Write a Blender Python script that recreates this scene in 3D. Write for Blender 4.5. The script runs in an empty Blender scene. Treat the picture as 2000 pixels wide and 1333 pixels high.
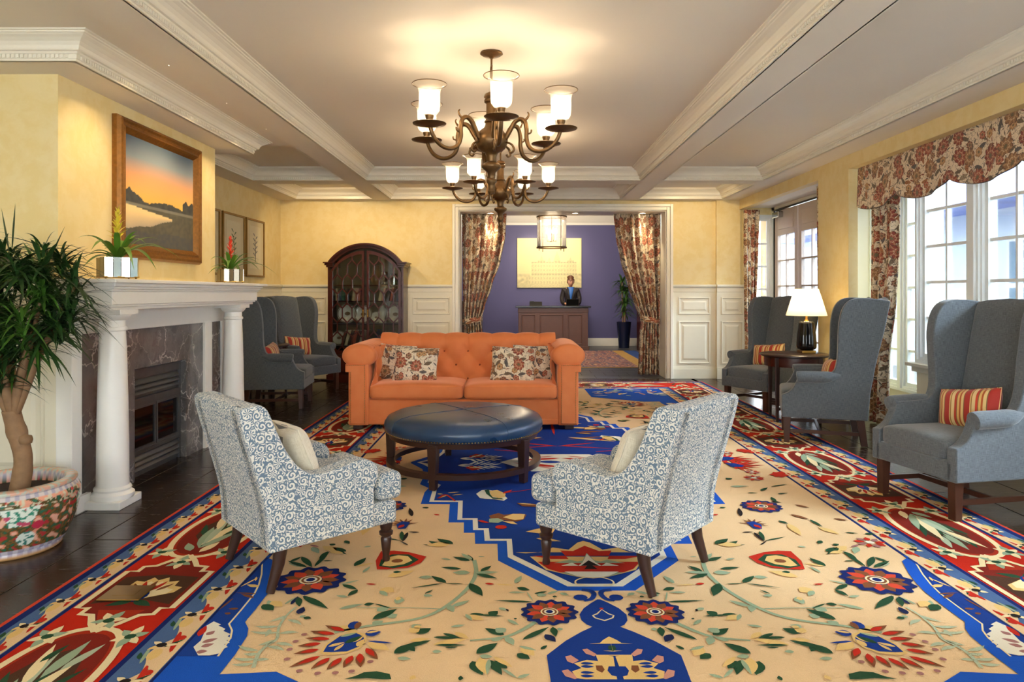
import bpy, math, random
from mathutils import Vector, Matrix, noise as mnoise
random.seed(7)
sc = bpy.context.scene
COL = sc.collection
PI = math.pi

# ------------------------------------------------------------------ camera
EYE = 1.38
cam_d = bpy.data.cameras.new('camera'); cam = bpy.data.objects.new('camera', cam_d); COL.objects.link(cam)
cam.location = (0, 0, EYE); cam.rotation_euler = (PI/2, 0, 0)
cam_d.sensor_width = 36; cam_d.lens = 36*1400/2000
cam_d.shift_x = -8/2000; cam_d.shift_y = -94.5/2000
cam_d.clip_start = .05; cam_d.clip_end = 200
sc.camera = cam

# ------------------------------------------------------------------ sky, exposure
world = bpy.data.worlds.new('sky'); sc.world = world; world.use_nodes = True
bg = world.node_tree.nodes['Background']
bg.inputs[0].default_value = (.87, .945, 1.0, 1); bg.inputs[1].default_value = 7.0
vs = sc.view_settings
vs.view_transform = 'Standard'; vs.look = 'None'; vs.gamma = 1; vs.use_curve_mapping = False
vs.exposure = 1.2
sun_d = bpy.data.lights.new('sun', 'SUN'); sun_d.energy = 5.0; sun_d.angle = math.radians(20); sun_d.color = (.62, .82, 1)
sun = bpy.data.objects.new('sun', sun_d); COL.objects.link(sun)
sun.rotation_euler = (math.radians(12), math.radians(52), 0)

def lamp_point(name, loc, power, color=(1, .72, .42), size=.03, parent=None):
    l = bpy.data.lights.new(name, 'POINT'); l.energy = power; l.color = color; l.shadow_soft_size = size
    o = bpy.data.objects.new(name, l); COL.objects.link(o); o.location = loc; o.parent = parent
    return o
def lamp_spot(name, loc, target, power, color=(1, .76, .46), angle=70, blend=.7, size=.04, parent=None):
    l = bpy.data.lights.new(name, 'SPOT'); l.energy = power; l.color = color; l.shadow_soft_size = size
    l.spot_size = math.radians(angle); l.spot_blend = blend
    o = bpy.data.objects.new(name, l); COL.objects.link(o)
    o.location = loc
    d = Vector(target)-Vector(loc); o.rotation_euler = d.to_track_quat('-Z', 'Y').to_euler(); o.parent = parent
    return o

# ------------------------------------------------------------------ colour + node helpers
def hexc(h):
    h = h.lstrip('#'); out = []
    for i in (0, 2, 4):
        c = int(h[i:i+2], 16)/255
        out.append(c/12.92 if c <= .04045 else ((c+.055)/1.055)**2.4)
    return (*out, 1)
def col(c): return hexc(c) if isinstance(c, str) else (*c[:3], 1)

class NT:
    def __init__(s, name):
        s.m = bpy.data.materials.new(name); s.m.use_nodes = True
        s.t = s.m.node_tree; s.t.nodes.clear()
        s.out = s.t.nodes.new('ShaderNodeOutputMaterial')
        s.b = s.t.nodes.new('ShaderNodeBsdfPrincipled')
        s.t.links.new(s.b.outputs[0], s.out.inputs[0])
    def n(s, typ, **kw):
        nd = s.t.nodes.new('ShaderNode'+typ)
        for k, v in kw.items(): setattr(nd, k, v)
        return nd
    def put(s, sock, v):
        if hasattr(v, 'is_output'): s.t.links.new(v, sock)
        elif isinstance(v, str): sock.default_value = hexc(v)
        elif isinstance(v, (tuple, list)):
            sock.default_value = (*v, 1) if len(v) == 3 and sock.type == 'RGBA' else v
        else: sock.default_value = v
    def M(s, op, a, b=0., c=0., clamp=False):
        nd = s.n('Math', operation=op); nd.use_clamp = clamp
        s.put(nd.inputs[0], a); s.put(nd.inputs[1], b)
        if op in ('MULTIPLY_ADD', 'SMOOTH_MIN', 'COMPARE', 'WRAP'): s.put(nd.inputs[2], c)
        return nd.outputs[0]
    def V(s, op, a, b=(0, 0, 0)):
        nd = s.n('VectorMath', operation=op); s.put(nd.inputs[0], a)
        if op == 'SCALE': s.put(nd.inputs[3], b)
        else: s.put(nd.inputs[1], b)
        return nd.outputs[1] if op in ('LENGTH', 'DOT_PRODUCT', 'DISTANCE') else nd.outputs[0]
    def mix(s, f, a, b, mode='MIX'):
        nd = s.n('Mix', data_type='RGBA', blend_type=mode)
        s.put(nd.inputs[0], f); s.put(nd.inputs[6], a); s.put(nd.inputs[7], b)
        return nd.outputs[2]
    def mixf(s, f, a, b):
        nd = s.n('Mix', data_type='FLOAT'); s.put(nd.inputs[0], f); s.put(nd.inputs[2], a); s.put(nd.inputs[3], b)
        return nd.outputs[0]
    def uv(s, kind='UV'): return s.n('TexCoord').outputs[kind]
    def map(s, v, scale=(1, 1, 1), loc=(0, 0, 0), rot=(0, 0, 0)):
        nd = s.n('Mapping'); s.put(nd.inputs[0], v); nd.inputs[1].default_value = loc
        nd.inputs[2].default_value = rot; nd.inputs[3].default_value = scale
        return nd.outputs[0]
    def noise(s, v, scale, detail=3, rough=.5, dist=0., out=0):
        nd = s.n('TexNoise'); s.put(nd.inputs['Vector'], v); nd.inputs['Scale'].default_value = scale
        nd.inputs['Detail'].default_value = detail; nd.inputs['Roughness'].default_value = rough
        nd.inputs['Distortion'].default_value = dist
        return nd.outputs[out]
    def vor(s, v, scale, feature='F1', rnd=1., dim='3D'):
        nd = s.n('TexVoronoi', feature=feature, voronoi_dimensions=dim)
        s.put(nd.inputs['Vector'], v); nd.inputs['Scale'].default_value = scale
        nd.inputs['Randomness'].default_value = rnd
        return nd
    def ramp(s, f, stops, interp='LINEAR'):
        nd = s.n('ValToRGB'); nd.color_ramp.interpolation = interp; s.put(nd.inputs[0], f)
        e = nd.color_ramp.elements
        while len(e) < len(stops): e.new(.5)
        for el, (p, c) in zip(e, stops): el.position = p; el.color = col(c)
        return nd.outputs[0]
    def bump(s, h, strength=.3, dist=.01):
        nd = s.n('Bump'); s.put(nd.inputs['Height'], h); nd.inputs['Strength'].default_value = strength
        nd.inputs['Distance'].default_value = dist
        s.t.links.new(nd.outputs[0], s.b.inputs['Normal'])
    def set(s, color=None, rough=None, metal=None, **kw):
        if color is not None: s.put(s.b.inputs['Base Color'], color)
        if rough is not None: s.put(s.b.inputs['Roughness'], rough)
        if metal is not None: s.put(s.b.inputs['Metallic'], metal)
        for k, v in kw.items(): s.put(s.b.inputs[k.replace('_', ' ')], v)
        return s.m

MAT = {}
def plain(name, c, rough=.5, metal=0, var=.08, nscale=12, bump=0, **kw):
    t = NT(name); v = t.uv('Object')
    f = t.noise(v, nscale, 4)
    c = col(c)
    lo = tuple(max(0, x*(1-var*1.4)) for x in c[:3]); hi = tuple(min(1, x*(1+var)) for x in c[:3])
    t.set(t.mix(f, lo, hi), rough, metal, **kw)
    if bump: t.bump(f, bump, .005)
    MAT[name] = t.m; return t.m

plain('white_trim', '#e9e3d2', .32, var=.02)
plain('ceiling_paint', '#e2d8c8', .6, var=.03, nscale=1.5)
plain('wainscot_paint', '#e4ddc6', .38, var=.02)
plain('mantel_white', '#eeece4', .28, var=.02)
plain('chair_leg', '#46281c', .3, var=.2)
plain('dark_wood', '#35201a', .3, var=.25, nscale=9)
plain('mahogany', '#43190f', .25, var=.3, nscale=7)
plain('cabinet_back', '#6e5c3c', .5, var=.2)
plain('desk_wood', '#5c3a2a', .38, var=.15)
plain('black_stone', '#16181a', .15, var=.2)
plain('brass', '#a87f3c', .3, 1, var=.1)
plain('bronze', '#6a4f30', .38, .75, var=.3, nscale=30)
plain('iron_black', '#121211', .35, .3, var=.2)
plain('firebox_dark', '#5a5c5e', .32, .6, var=.2)
plain('button_velvet', '#8a3c18', .8)
plain('foyer_wall', '#545079', .55, var=.05, nscale=2)
plain('glass_black', '#0c0a0d', .06, var=.1)
plain('soil', '#2b1e14', .9, var=.4, nscale=60, bump=.6)
plain('bark', '#8a6a4a', .75, var=.25, nscale=25, bump=.4)
plain('leaf_dark', '#24421a', .42, var=.35, nscale=10)
plain('leaf_mid', '#3d6420', .4, var=.3, nscale=10)
plain('leaf_brom', '#5c8a2c', .38, var=.3, nscale=8)
plain('bloom_yellow', '#d8c43a', .45, var=.2, nscale=20)
plain('bloom_red', '#e0452a', .45, var=.2, nscale=20)
plain('gold_frame', '#8a5a20', .38, .55, var=.35, nscale=40, bump=.3)
plain('gold_thin', '#8c6a32', .4, .5, var=.2)
plain('paper', '#e0d4b2', .7, var=.05)
plain('mat_board', '#d9caa2', .7, var=.04)
plain('lamp_ceramic', '#0e0c10', .07, var=.1)
plain('book_cream', '#cdbd95', .6); plain('book_green', '#1f5a44', .5); plain('book_red', '#b4543e', .5)
plain('book_brown', '#4a2e1d', .5); plain('book_blue', '#2d3f5c', .5); plain('book_pink', '#cf9b84', .5)
plain('china_white', '#e6e2d2', .2, var=.03)
plain('china_brown', '#7a5a3c', .3, var=.3)
plain('skin', '#d39a78', .5, var=.04)
plain('hair', '#5e3820', .5, var=.3, nscale=40)
plain('suit', '#1d1412', .7, var=.2)
plain('shirt_blue', '#2d62a8', .6, var=.1)
plain('lips', '#a8453c', .5)
plain('eye_dark', '#1a120e', .3)
plain('silver', '#b9b9b4', .18, 1, var=.05)
plain('mirror_silver', '#a09a8c', .12, 1, var=.05, nscale=50)
plain('door_paint', '#c8b8ac', .4, var=.03)
plain('planter_blue', '#161c33', .2, var=.1)
plain('ext_wall', '#dcecf4', .6, var=.04, nscale=2)
plain('ext_blue', '#7f92e0', .5, var=.05)
plain('ext_ground', '#9aa0a0', .8, var=.1)
plain('hedge', '#41683c', .8, var=.5, nscale=6, bump=.8)
plain('ext_glass', '#7f9cac', .1, var=.1)
plain('window_white', '#e9eeee', .35, var=.02)
plain('nail', '#9a7a45', .3, .9, var=.05)
plain('tile_grout', '#3a2c20', .7, var=.2)

def glass(name, tint=(1, 1, 1), gloss=.08):
    t = NT(name); t.t.nodes.remove(t.b)
    tr = t.n('BsdfTransparent'); tr.inputs[0].default_value = (*tint, 1)
    gl = t.n('BsdfGlossy'); gl.inputs['Roughness'].default_value = .03
    fr = t.n('Fresnel'); fr.inputs[0].default_value = 1.45
    mx = t.n('MixShader'); t.t.links.new(t.M('ADD', t.M('MULTIPLY', fr.outputs[0], .8), gloss*.3, clamp=True), mx.inputs[0])
    t.t.links.new(tr.outputs[0], mx.inputs[1]); t.t.links.new(gl.outputs[0], mx.inputs[2])
    t.t.links.new(mx.outputs[0], t.out.inputs[0])
    MAT[name] = t.m
glass('pane_glass'); glass('cabinet_glass', (.93, .95, .93), .1); glass('crystal', (.97, .97, .95), .5)

def frosted(name, c=(1, .93, .8), emit=.6):
    t = NT(name); t.t.nodes.remove(t.b)
    tr = t.n('BsdfTransparent'); tr.inputs[0].default_value = (1, .97, .9, 1)
    tl = t.n('BsdfTranslucent'); tl.inputs[0].default_value = (*c, 1)
    df = t.n('BsdfDiffuse'); df.inputs[0].default_value = (*c, 1)
    gl = t.n('BsdfGlossy'); gl.inputs['Roughness'].default_value = .15
    m1 = t.n('MixShader'); m1.inputs[0].default_value = .35
    t.t.links.new(tl.outputs[0], m1.inputs[1]); t.t.links.new(df.outputs[0], m1.inputs[2])
    m2 = t.n('MixShader'); m2.inputs[0].default_value = emit
    t.t.links.new(tr.outputs[0], m2.inputs[1]); t.t.links.new(m1.outputs[0], m2.inputs[2])
    fr = t.n('Fresnel'); fr.inputs[0].default_value = 1.4
    m3 = t.n('MixShader'); t.t.links.new(fr.outputs[0], m3.inputs[0])
    t.t.links.new(m2.outputs[0], m3.inputs[1]); t.t.links.new(gl.outputs[0], m3.inputs[2])
    t.t.links.new(m3.outputs[0], t.out.inputs[0]); MAT[name] = t.m
frosted('frosted_glass', emit=.22); frosted('lantern_glass', (1, .94, .84), .15); frosted('lamp_shade_cloth', (1, .9, .7), .92)

def emitter(name, c, strength):
    t = NT(name); t.t.nodes.remove(t.b); e = t.n('Emission'); e.inputs[0].default_value = (*c, 1); e.inputs[1].default_value = strength
    t.t.links.new(e.outputs[0], t.out.inputs[0]); MAT[name] = t.m
emitter('bulb_glow', (1, .82, .55), 14); emitter('downlight_glow', (1, .86, .66), 12)

def vcol(name, rough=.7, bump=0, nscale=300, var=.12, **kw):
    t = NT(name); a = t.n('VertexColor'); a.layer_name = 'Col'
    v = t.uv('Object'); f = t.noise(v, nscale, 2); g = t.noise(v, 2.3, 3)
    f2 = t.M('ADD', t.M('MULTIPLY', f, var), t.M('MULTIPLY', g, var*1.2))
    c = t.mix(1., a.outputs[0], t.M('ADD', f2, 1-var*1.1), 'MULTIPLY')
    t.set(c, rough, **kw)
    if bump: t.bump(f, bump, .004)
    MAT[name] = t.m
vcol('rug_wool', .92, .5, 260, .2); vcol('painted_canvas', .5, 0, 80, .06); vcol('painted_porcelain', .16, 0, 200, .05)
MAT['rug_wool'].node_tree.nodes['Principled BSDF'].inputs['Specular IOR Level'].default_value = .1

# wallpaper: pale yellow with a soft tone-on-tone damask mottling
t = NT('wallpaper'); v = t.uv('Object')
w = t.V('ADD', v, t.V('SCALE', t.noise(v, 3., 3, out=1), .22))
d1 = t.ramp(t.noise(w, 7, 4, .6), [(.4, (0, 0, 0)), (.58, (1, 1, 1))])
d2 = t.ramp(t.noise(v, 1.2, 2), [(.3, (0, 0, 0)), (.7, (1, 1, 1))])
c = t.mix(t.M('MULTIPLY', d1, .6), '#e2cb8e', '#e9d8a8'); c = t.mix(t.M('MULTIPLY', d2, .2), c, '#e0c27c')
t.set(c, .55); MAT['wallpaper'] = t.m

# veined brown-black marble
t = NT('marble'); v = t.uv('Object')
dv = t.V('ADD', v, t.V('SCALE', t.noise(v, 2.5, 5, .6, out=1), .5))
e1 = t.vor(dv, 2.6, 'DISTANCE_TO_EDGE').outputs['Distance']; e2 = t.vor(dv, 6.5, 'DISTANCE_TO_EDGE').outputs['Distance']
v1 = t.ramp(e1, [(0, (1, 1, 1)), (.022, (0, 0, 0))]); v2 = t.ramp(e2, [(0, (.6, .6, .6)), (.03, (0, 0, 0))])
msk = t.ramp(t.noise(v, 3, 2), [(.42, (0, 0, 0)), (.62, (1, 1, 1))])
base = t.ramp(t.noise(dv, 2.2, 5, .6), [(.3, '#33302f'), (.46, '#636160'), (.6, '#757170'), (.74, '#56403a')])
vein = t.M('MAXIMUM', v1, t.M('MULTIPLY', v2, msk)); vein = t.M('MULTIPLY', vein, t.M('ADD', t.M('MULTIPLY', msk, .7), .2))
t.set(t.mix(vein, base, '#cfc6c0'), .14); MAT['marble'] = t.m

# dark hand-scraped floor boards / slate
t = NT('floor_board'); v = t.uv('Object')
ri = t.n('ObjectInfo').outputs['Random']
g = t.noise(t.map(v, (2, 14, 1)), 3, 5, .6, .5)
c = t.mix(g, '#15100d', '#32241b'); c = t.mix(t.M('MULTIPLY', ri, .35), c, '#3a2b22')
t.set(c, t.mixf(g, .16, .34)); t.bump(g, .25, .004); MAT['floor_board'] = t.m
t = NT('slate_tile'); v = t.uv('Object'); ri = t.n('ObjectInfo').outputs['Random']
g = t.noise(v, 6, 5); c = t.mix(g, '#23272a', '#3c4143'); c = t.mix(t.M('MULTIPLY', ri, .3), c, '#4b4a44')
t.set(c, .3); t.bump(g, .2, .004); MAT['slate_tile'] = t.m

# grey-blue linen weave
def linen(name, a, b, scale=1.):
    t = NT(name); v = t.uv()
    n1 = t.noise(t.map(v, (14*scale, 220*scale, 1)), 2, 2); n2 = t.noise(t.map(v, (220*scale, 14*scale, 1)), 2, 2)
    f = t.M('ADD', t.M('MULTIPLY', n1, .5), t.M('MULTIPLY', n2, .5))
    c = t.mix(t.ramp(f, [(.36, (0, 0, 0)), (.64, (1, 1, 1))]), a, b)
    t.set(c, .9, Sheen_Weight=.3); t.bump(f, .35, .002); MAT[name] = t.m
linen('linen_blue', '#3e454b', '#6a7074'); linen('linen_cream', '#d8ccb0', '#efe6d0'); linen('linen_grey', '#4b4945', '#6f6c66')

# orange velvet
t = NT('velvet_orange'); v = t.uv('Object')
lw = t.n('LayerWeight'); lw.inputs[0].default_value = .35
n1 = t.noise(v, 7, 4); c = t.mix(n1, '#d06c34', '#e0864c')
t.set(c, .75, Sheen_Weight=.9, Sheen_Roughness=.35, Sheen_Tint=hexc('#ffb48a')); t.bump(t.noise(v, 400, 1), .1, .001)
MAT['velvet_orange'] = t.m
# navy leather
t = NT('leather_navy'); v = t.uv('Object'); n1 = t.noise(v, 4, 5, .6); n2 = t.vor(v, 160, 'DISTANCE_TO_EDGE').outputs[0]
t.set(t.mix(n1, '#12263f', '#2a4a6c'), t.mixf(n1, .22, .36)); t.bump(n2, .12, .002); MAT['leather_navy'] = t.m

# scroll pattern: cream spirals on slate blue
t = NT('scroll_fabric'); v = t.uv(); S = 21.
vv = t.V('ADD', t.V('SCALE', v, S), t.V('SCALE', t.V('SUBTRACT', t.noise(v, 9, 2, out=1), (.5, .5, .5)), .5))
vv = t.V('MULTIPLY', vv, (1, 1, 0))
vo = t.vor(vv, 1., 'F1', .55, '2D')
dl = t.V('SUBTRACT', vv, vo.outputs['Position']); r = t.V('LENGTH', dl)
sx = t.n('SeparateXYZ'); t.put(sx.inputs[0], dl); ang = t.M('ARCTAN2', sx.outputs[1], sx.outputs[0])
sr = t.n('SeparateColor'); t.put(sr.inputs[0], vo.outputs['Color'])
sgn = t.M('SUBTRACT', t.M('MULTIPLY', t.M('GREATER_THAN', sr.outputs[0], .5), 2), 1)
sp = t.M('SINE', t.M('ADD', t.M('MULTIPLY', ang, sgn), t.M('MULTIPLY', r, 19)))
petal = t.M('SINE', t.M('ADD', t.M('MULTIPLY', ang, 8), t.M('MULTIPLY', r, 5)))
isf = t.M('GREATER_THAN', sr.outputs[1], .72)
pat = t.mixf(isf, sp, petal)
e = t.vor(vv, 1., 'DISTANCE_TO_EDGE', .55, '2D').outputs['Distance']
n3 = t.M('GREATER_THAN', t.M('SINE', t.M('MULTIPLY', t.noise(vv, 1.6, 1.5), 34)), .1)
out_ = t.M('GREATER_THAN', r, .40)
ink = t.mixf(out_, t.M('GREATER_THAN', pat, .05), n3)
ink = t.M('MAXIMUM', ink, t.M('LESS_THAN', e, .03))
t.set(t.mix(ink, '#cfcdc2', '#5c7080'), .85, Sheen_Weight=.2); MAT['scroll_fabric'] = t.m

# floral print: rust blooms, taupe leaves and dark sprigs on cream
def floral(name, S=5., ground='#e3d3b8', dark=1., dens=.75):
    t = NT(name); v = t.V('MULTIPLY', t.uv(), (1, 1, 0))
    v = t.V('ADD', v, t.V('SCALE', t.V('SUBTRACT', t.noise(v, 7, 2, out=1), (.5, .5, .5)), .05)); v = t.V('MULTIPLY', v, (1, 1, 0))
    c = t.mix(t.noise(v, 20, 3), ground, '#d2bd9c')
    def cell(scale, off, rnd=.9):
        vv = t.V('ADD', t.V('SCALE', v, scale), off)
        vo = t.vor(vv, 1., 'F1', rnd, '2D')
        dl = t.V('SUBTRACT', vv, vo.outputs['Position'])
        s = t.n('SeparateColor'); t.put(s.inputs[0], vo.outputs['Color'])
        return dl, s.outputs
    def leaf(c, scale, off, L, W, pal, p=1.):
        dl, rc = cell(scale, off)
        vr = t.n('VectorRotate', rotation_type='Z_AXIS'); t.put(vr.inputs['Vector'], dl); t.put(vr.inputs['Angle'], t.M('MULTIPLY', rc[0], 6.28))
        s = t.n('SeparateXYZ'); t.put(s.inputs[0], vr.outputs[0])
        x = t.M('DIVIDE', s.outputs[0], L); wv = t.M('MULTIPLY', t.M('SUBTRACT', 1., t.M('MULTIPLY', x, x)), W)
        y = t.M('ABSOLUTE', s.outputs[1]); m = t.M('LESS_THAN', y, wv)
        m = t.M('MULTIPLY', m, t.M('LESS_THAN', rc[1], p))
        k = t.ramp(rc[2], pal, 'CONSTANT')
        rib = t.M('LESS_THAN', t.M('MODULO', t.M('ABSOLUTE', t.M('ADD', s.outputs[0], y)), L*.35), L*.1)
        k = t.mix(t.M('MULTIPLY', rib, .55), k, '#3a2f2a')
        return t.mix(m, c, k)
    # fine dark sprigs
    nz = t.M('ABSOLUTE', t.M('SUBTRACT', t.noise(v, 22, 2), .5))
    c = t.mix(t.M('MULTIPLY', t.M('LESS_THAN', nz, .018), .75*dark), c, '#4a4340')
    c = leaf(c, S*3.2, (3.1, 7.7, 0), .42, .1, [(0, '#54504c'), (.4, '#7a6a55'), (.7, '#8a4a30')], .8)
    c = leaf(c, S*1.7, (1.3, 2.2, 0), .45, .17, [(0, '#6e5c46'), (.35, '#9a8468'), (.6, '#5a5450'), (.8, '#a4683c')], .8)
    def bloom(c, scale, off, r0, pal, p, n=8):
        dl, rc = cell(scale, off, .7); r = t.V('LENGTH', dl)
        s = t.n('SeparateXYZ'); t.put(s.inputs[0], dl); a = t.M('ARCTAN2', s.outputs[1], s.outputs[0])
        R = t.M('MULTIPLY_ADD', t.M('ABSOLUTE', t.M('SINE', t.M('MULTIPLY', a, n/2))), r0*.22, r0*.8)
        q = t.M('DIVIDE', r, R); m = t.M('MULTIPLY', t.M('LESS_THAN', q, 1.), t.M('LESS_THAN', rc[1], p))
        k = t.ramp(rc[2], pal, 'CONSTANT')
        k = t.mix(t.M('MULTIPLY', t.M('GREATER_THAN', q, .86), .6), k, '#4a2a20')
        k = t.mix(t.M('MULTIPLY', t.M('GREATER_THAN', t.M('SINE', t.M('MULTIPLY', a, n)), .55), .35), k, '#d8a878')
        k = t.mix(t.M('MULTIPLY', t.M('LESS_THAN', t.M('ABSOLUTE', t.M('SUBTRACT', q, .5)), .05), .5), k, '#e0c49a')
        k = t.mix(t.M('LESS_THAN', q, .24), k, '#6a5c40')
        return t.mix(m, c, k)
    c = bloom(c, S*1.5, (5.5, 1.1, 0), .3, [(0, '#7a4a36'), (.4, '#9c4a34'), (.7, '#a87a4a')], .6, 6)
    c = bloom(c, S, (.2, .6, 0), .4, [(0, '#84382a'), (.45, '#984a34'), (.75, '#8c6440')], dens, 9)
    t.set(c, .8, Sheen_Weight=.15); t.bump(t.noise(v, 500, 1), .1, .001); MAT[name] = t.m
floral('floral_drape', 5.2); floral('floral_valance', 5.2, '#e6d2b6'); floral('floral_pillow', 6.0, '#eadfc6', .6, .45)

# cushion stripes (across u)
t = NT('stripe_fabric'); v = t.uv(); s = t.n('SeparateXYZ'); t.put(s.inputs[0], v)
f = t.M('FRACT', t.M('MULTIPLY', s.outputs[0], 6.2))
c = t.ramp(f, [(0, '#b02a1c'), (.26, '#7d6038'), (.30, '#e6c684'), (.42, '#b8571f'), (.50, '#e2b86a'), (.60, '#7d6038'), (.64, '#c43a20'), (.74, '#e8cc92'), (.9, '#a8752e'), (.95, '#e6c684')], 'CONSTANT')
t.set(c, .7, Sheen_Weight=.2); MAT['stripe_fabric'] = t.m
# small foyer rug
t = NT('foyer_rug_wool'); v = t.uv('Object'); s = t.n('SeparateXYZ'); t.put(s.inputs[0], v)
w1 = t.n('TexWave', wave_type='BANDS', bands_direction='DIAGONAL'); t.put(w1.inputs[0], v); w1.inputs['Scale'].default_value = 2.4; w1.inputs['Distortion'].default_value = 9; w1.inputs['Detail Scale'].default_value = 2
c = t.ramp(w1.outputs[1], [(0, '#5a3038'), (.3, '#a46a58'), (.5, '#c09a6c'), (.7, '#6a4048'), (.85, '#3a3a55')])
t.set(c, .9); MAT['foyer_rug_wool'] = t.m
plain('rug_gold', '#a5803e', .9, var=.3, nscale=30); plain('rug_blue', '#1e3f78', .9, var=.2, nscale=30)

# ------------------------------------------------------------------ mesh builder
def clean(o, mat):
    o.data.materials.append(MAT[mat] if isinstance(mat, str) else mat)

class MB:
    def __init__(s): s.v = []; s.f = []; s.uv = []; s.c = []; s.hasuv = False; s.hasc = False
    def add(s, vs, fs, uvs=None, cs=None):
        o = len(s.v); s.v += [tuple(p) for p in vs]
        for i, f in enumerate(fs):
            s.f.append(tuple(o+k for k in f))
            s.uv.append([uvs[k] for k in f] if uvs else None)
            if cs is None: s.c.append(None)
            elif isinstance(cs, list): s.c.append([cs[k] for k in f])
            else: s.c.append([cs]*len(f))
        if uvs: s.hasuv = True
        if cs is not None: s.hasc = True
        return s
    def box(s, x0, x1, y0, y1, z0, z1):
        return s.add([(x0,y0,z0),(x1,y0,z0),(x1,y1,z0),(x0,y1,z0),(x0,y0,z1),(x1,y0,z1),(x1,y1,z1),(x0,y1,z1)],
                     [(0,3,2,1),(4,5,6,7),(0,1,5,4),(1,2,6,5),(2,3,7,6),(3,0,4,7)])
    def bar(s, p, q, w, h, up=(0, 0, 1)):
        p = Vector(p); q = Vector(q); d = (q-p).normalized(); u = Vector(up)
        if abs(d.dot(u)) > .95: u = Vector((0, 1, 0))
        a = d.cross(u).normalized()*w/2; b = a.cross(d).normalized()*h/2
        vs = [p-a-b, p+a-b, p+a+b, p-a+b, q-a-b, q+a-b, q+a+b, q-a+b]
        return s.add(vs, [(0,1,2,3),(7,6,5,4),(0,4,5,1),(1,5,6,2),(2,6,7,3),(3,7,4,0)])
    def prism(s, poly, a0, a1, axis='x', fn=None):
        """poly in the plane across the axis, extruded between a0 and a1"""
        n = len(poly)
        def P(p, a):
            if axis == 'x': return (a, p[0], p[1])
            if axis == 'y': return (p[0], a, p[1])
            return (p[0], p[1], a)
        vs = [P(p, a0) for p in poly]+[P(p, a1) for p in poly]
        if fn: vs = [fn(*q) for q in vs]
        fs = [tuple(range(n))[::-1], tuple(range(n, 2*n))]+[(i, (i+1) % n, n+(i+1) % n, n+i) for i in range(n)]
        return s.add(vs, fs)
    def lathe(s, prof, seg=24, c=(0, 0, 0), cap=True, a0=0, a1=2*PI, cfn=None, sx=1, sy=1):
        full = abs(a1-a0-2*PI) < 1e-6; m = seg if full else seg+1
        vs = []; cs = [] if cfn else None
        for j, (r, z) in enumerate(prof):
            for i in range(m):
                a = a0+(a1-a0)*i/seg
                vs.append((c[0]+r*math.cos(a)*sx, c[1]+r*math.sin(a)*sy, c[2]+z))
                if cfn: cs.append(cfn(a, r, z, j))
        fs = []
        for j in range(len(prof)-1):
            for i in range(seg):
                k = (i+1) % m
                fs.append((j*m+i, j*m+k, (j+1)*m+k, (j+1)*m+i))
        if cap and full:
            if prof[0][0] > 1e-5: fs.append(tuple(range(m))[::-1])
            if prof[-1][0] > 1e-5: fs.append(tuple((len(prof)-1)*m+i for i in range(m)))
        return s.add(vs, fs, None, cs)
    def tube(s, pts, rad, seg=8, closed=False):
        pts = [Vector(p) for p in pts]; n = len(pts)
        if not isinstance(rad, (list, tuple)): rad = [rad]*n
        vs = []; up = None
        for i, p in enumerate(pts):
            a = pts[i-1] if (i or closed) else p; b = pts[(i+1) % n] if (i < n-1 or closed) else p
            d = (b-a).normalized()
            if up is None:
                up = Vector((0, 0, 1)) if abs(d.z) < .9 else Vector((1, 0, 0))
            x = d.cross(up).normalized(); up = x.cross(d).normalized()
            for k in range(seg):
                t = 2*PI*k/seg; vs.append(p+(x*math.cos(t)+up*math.sin(t))*rad[i])
        fs = []
        for i in range(n if closed else n-1):
            for k in range(seg):
                a = i*seg+k; b = i*seg+(k+1) % seg; j = (i+1) % n
                fs.append((a, b, j*seg+(k+1) % seg, j*seg+k))
        if not closed: fs += [tuple(range(seg))[::-1], tuple((n-1)*seg+k for k in range(seg))]
        return s.add(vs, fs)
    def grid(s, nu, nv, fn, cfn=None, uvfn=None, closeu=False):
        vs = []; uvs = []; cs = [] if cfn else None
        for j in range(nv+1):
            for i in range(nu+1):
                u = i/nu; w = j/nv; vs.append(fn(u, w)); uvs.append(uvfn(u, w) if uvfn else (u, w))
                if cfn: cs.append(cfn(u, w))
        fs = [(j*(nu+1)+i, j*(nu+1)+i+1, (j+1)*(nu+1)+i+1, (j+1)*(nu+1)+i) for j in range(nv) for i in range(nu)]
        return s.add(vs, fs, uvs if uvfn else None, cs)
    def sweep(s, prof, path, closed=False, side=1):
        """prof [(d,z)], path XY corners; d is measured to the left (side=1) of travel"""
        n = len(path); P = [Vector(p) for p in path]; rows = []
        for i in range(n):
            a = P[i-1] if (i or closed) else None; b = P[(i+1) % n] if (i < n-1 or closed) else None
            d1 = (P[i]-a).normalized() if a is not None else None; d2 = (b-P[i]).normalized() if b is not None else None
            n1 = Vector((-d1.y, d1.x))*side if d1 else None; n2 = Vector((-d2.y, d2.x))*side if d2 else None
            if n1 is None: m = n2
            elif n2 is None: m = n1
            else:
                m = (n1+n2)/max(.2, 1+n1.dot(n2))
            rows.append([(P[i].x+m.x*d, P[i].y+m.y*d, z) for d, z in prof])
        k = len(prof); vs = [p for r in rows for p in r]; fs = []
        for i in range(n if closed else n-1):
            j = (i+1) % n
            for q in range(k):
                w = (q+1) % k
                fs.append((i*k+q, j*k+q, j*k+w, i*k+w) if side < 0 else (i*k+q, i*k+w, j*k+w, j*k+q))
        if not closed: fs += [tuple(range(k)), tuple((n-1)*k+q for q in range(k))[::-1]]
        return s.add(vs, fs)
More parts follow.
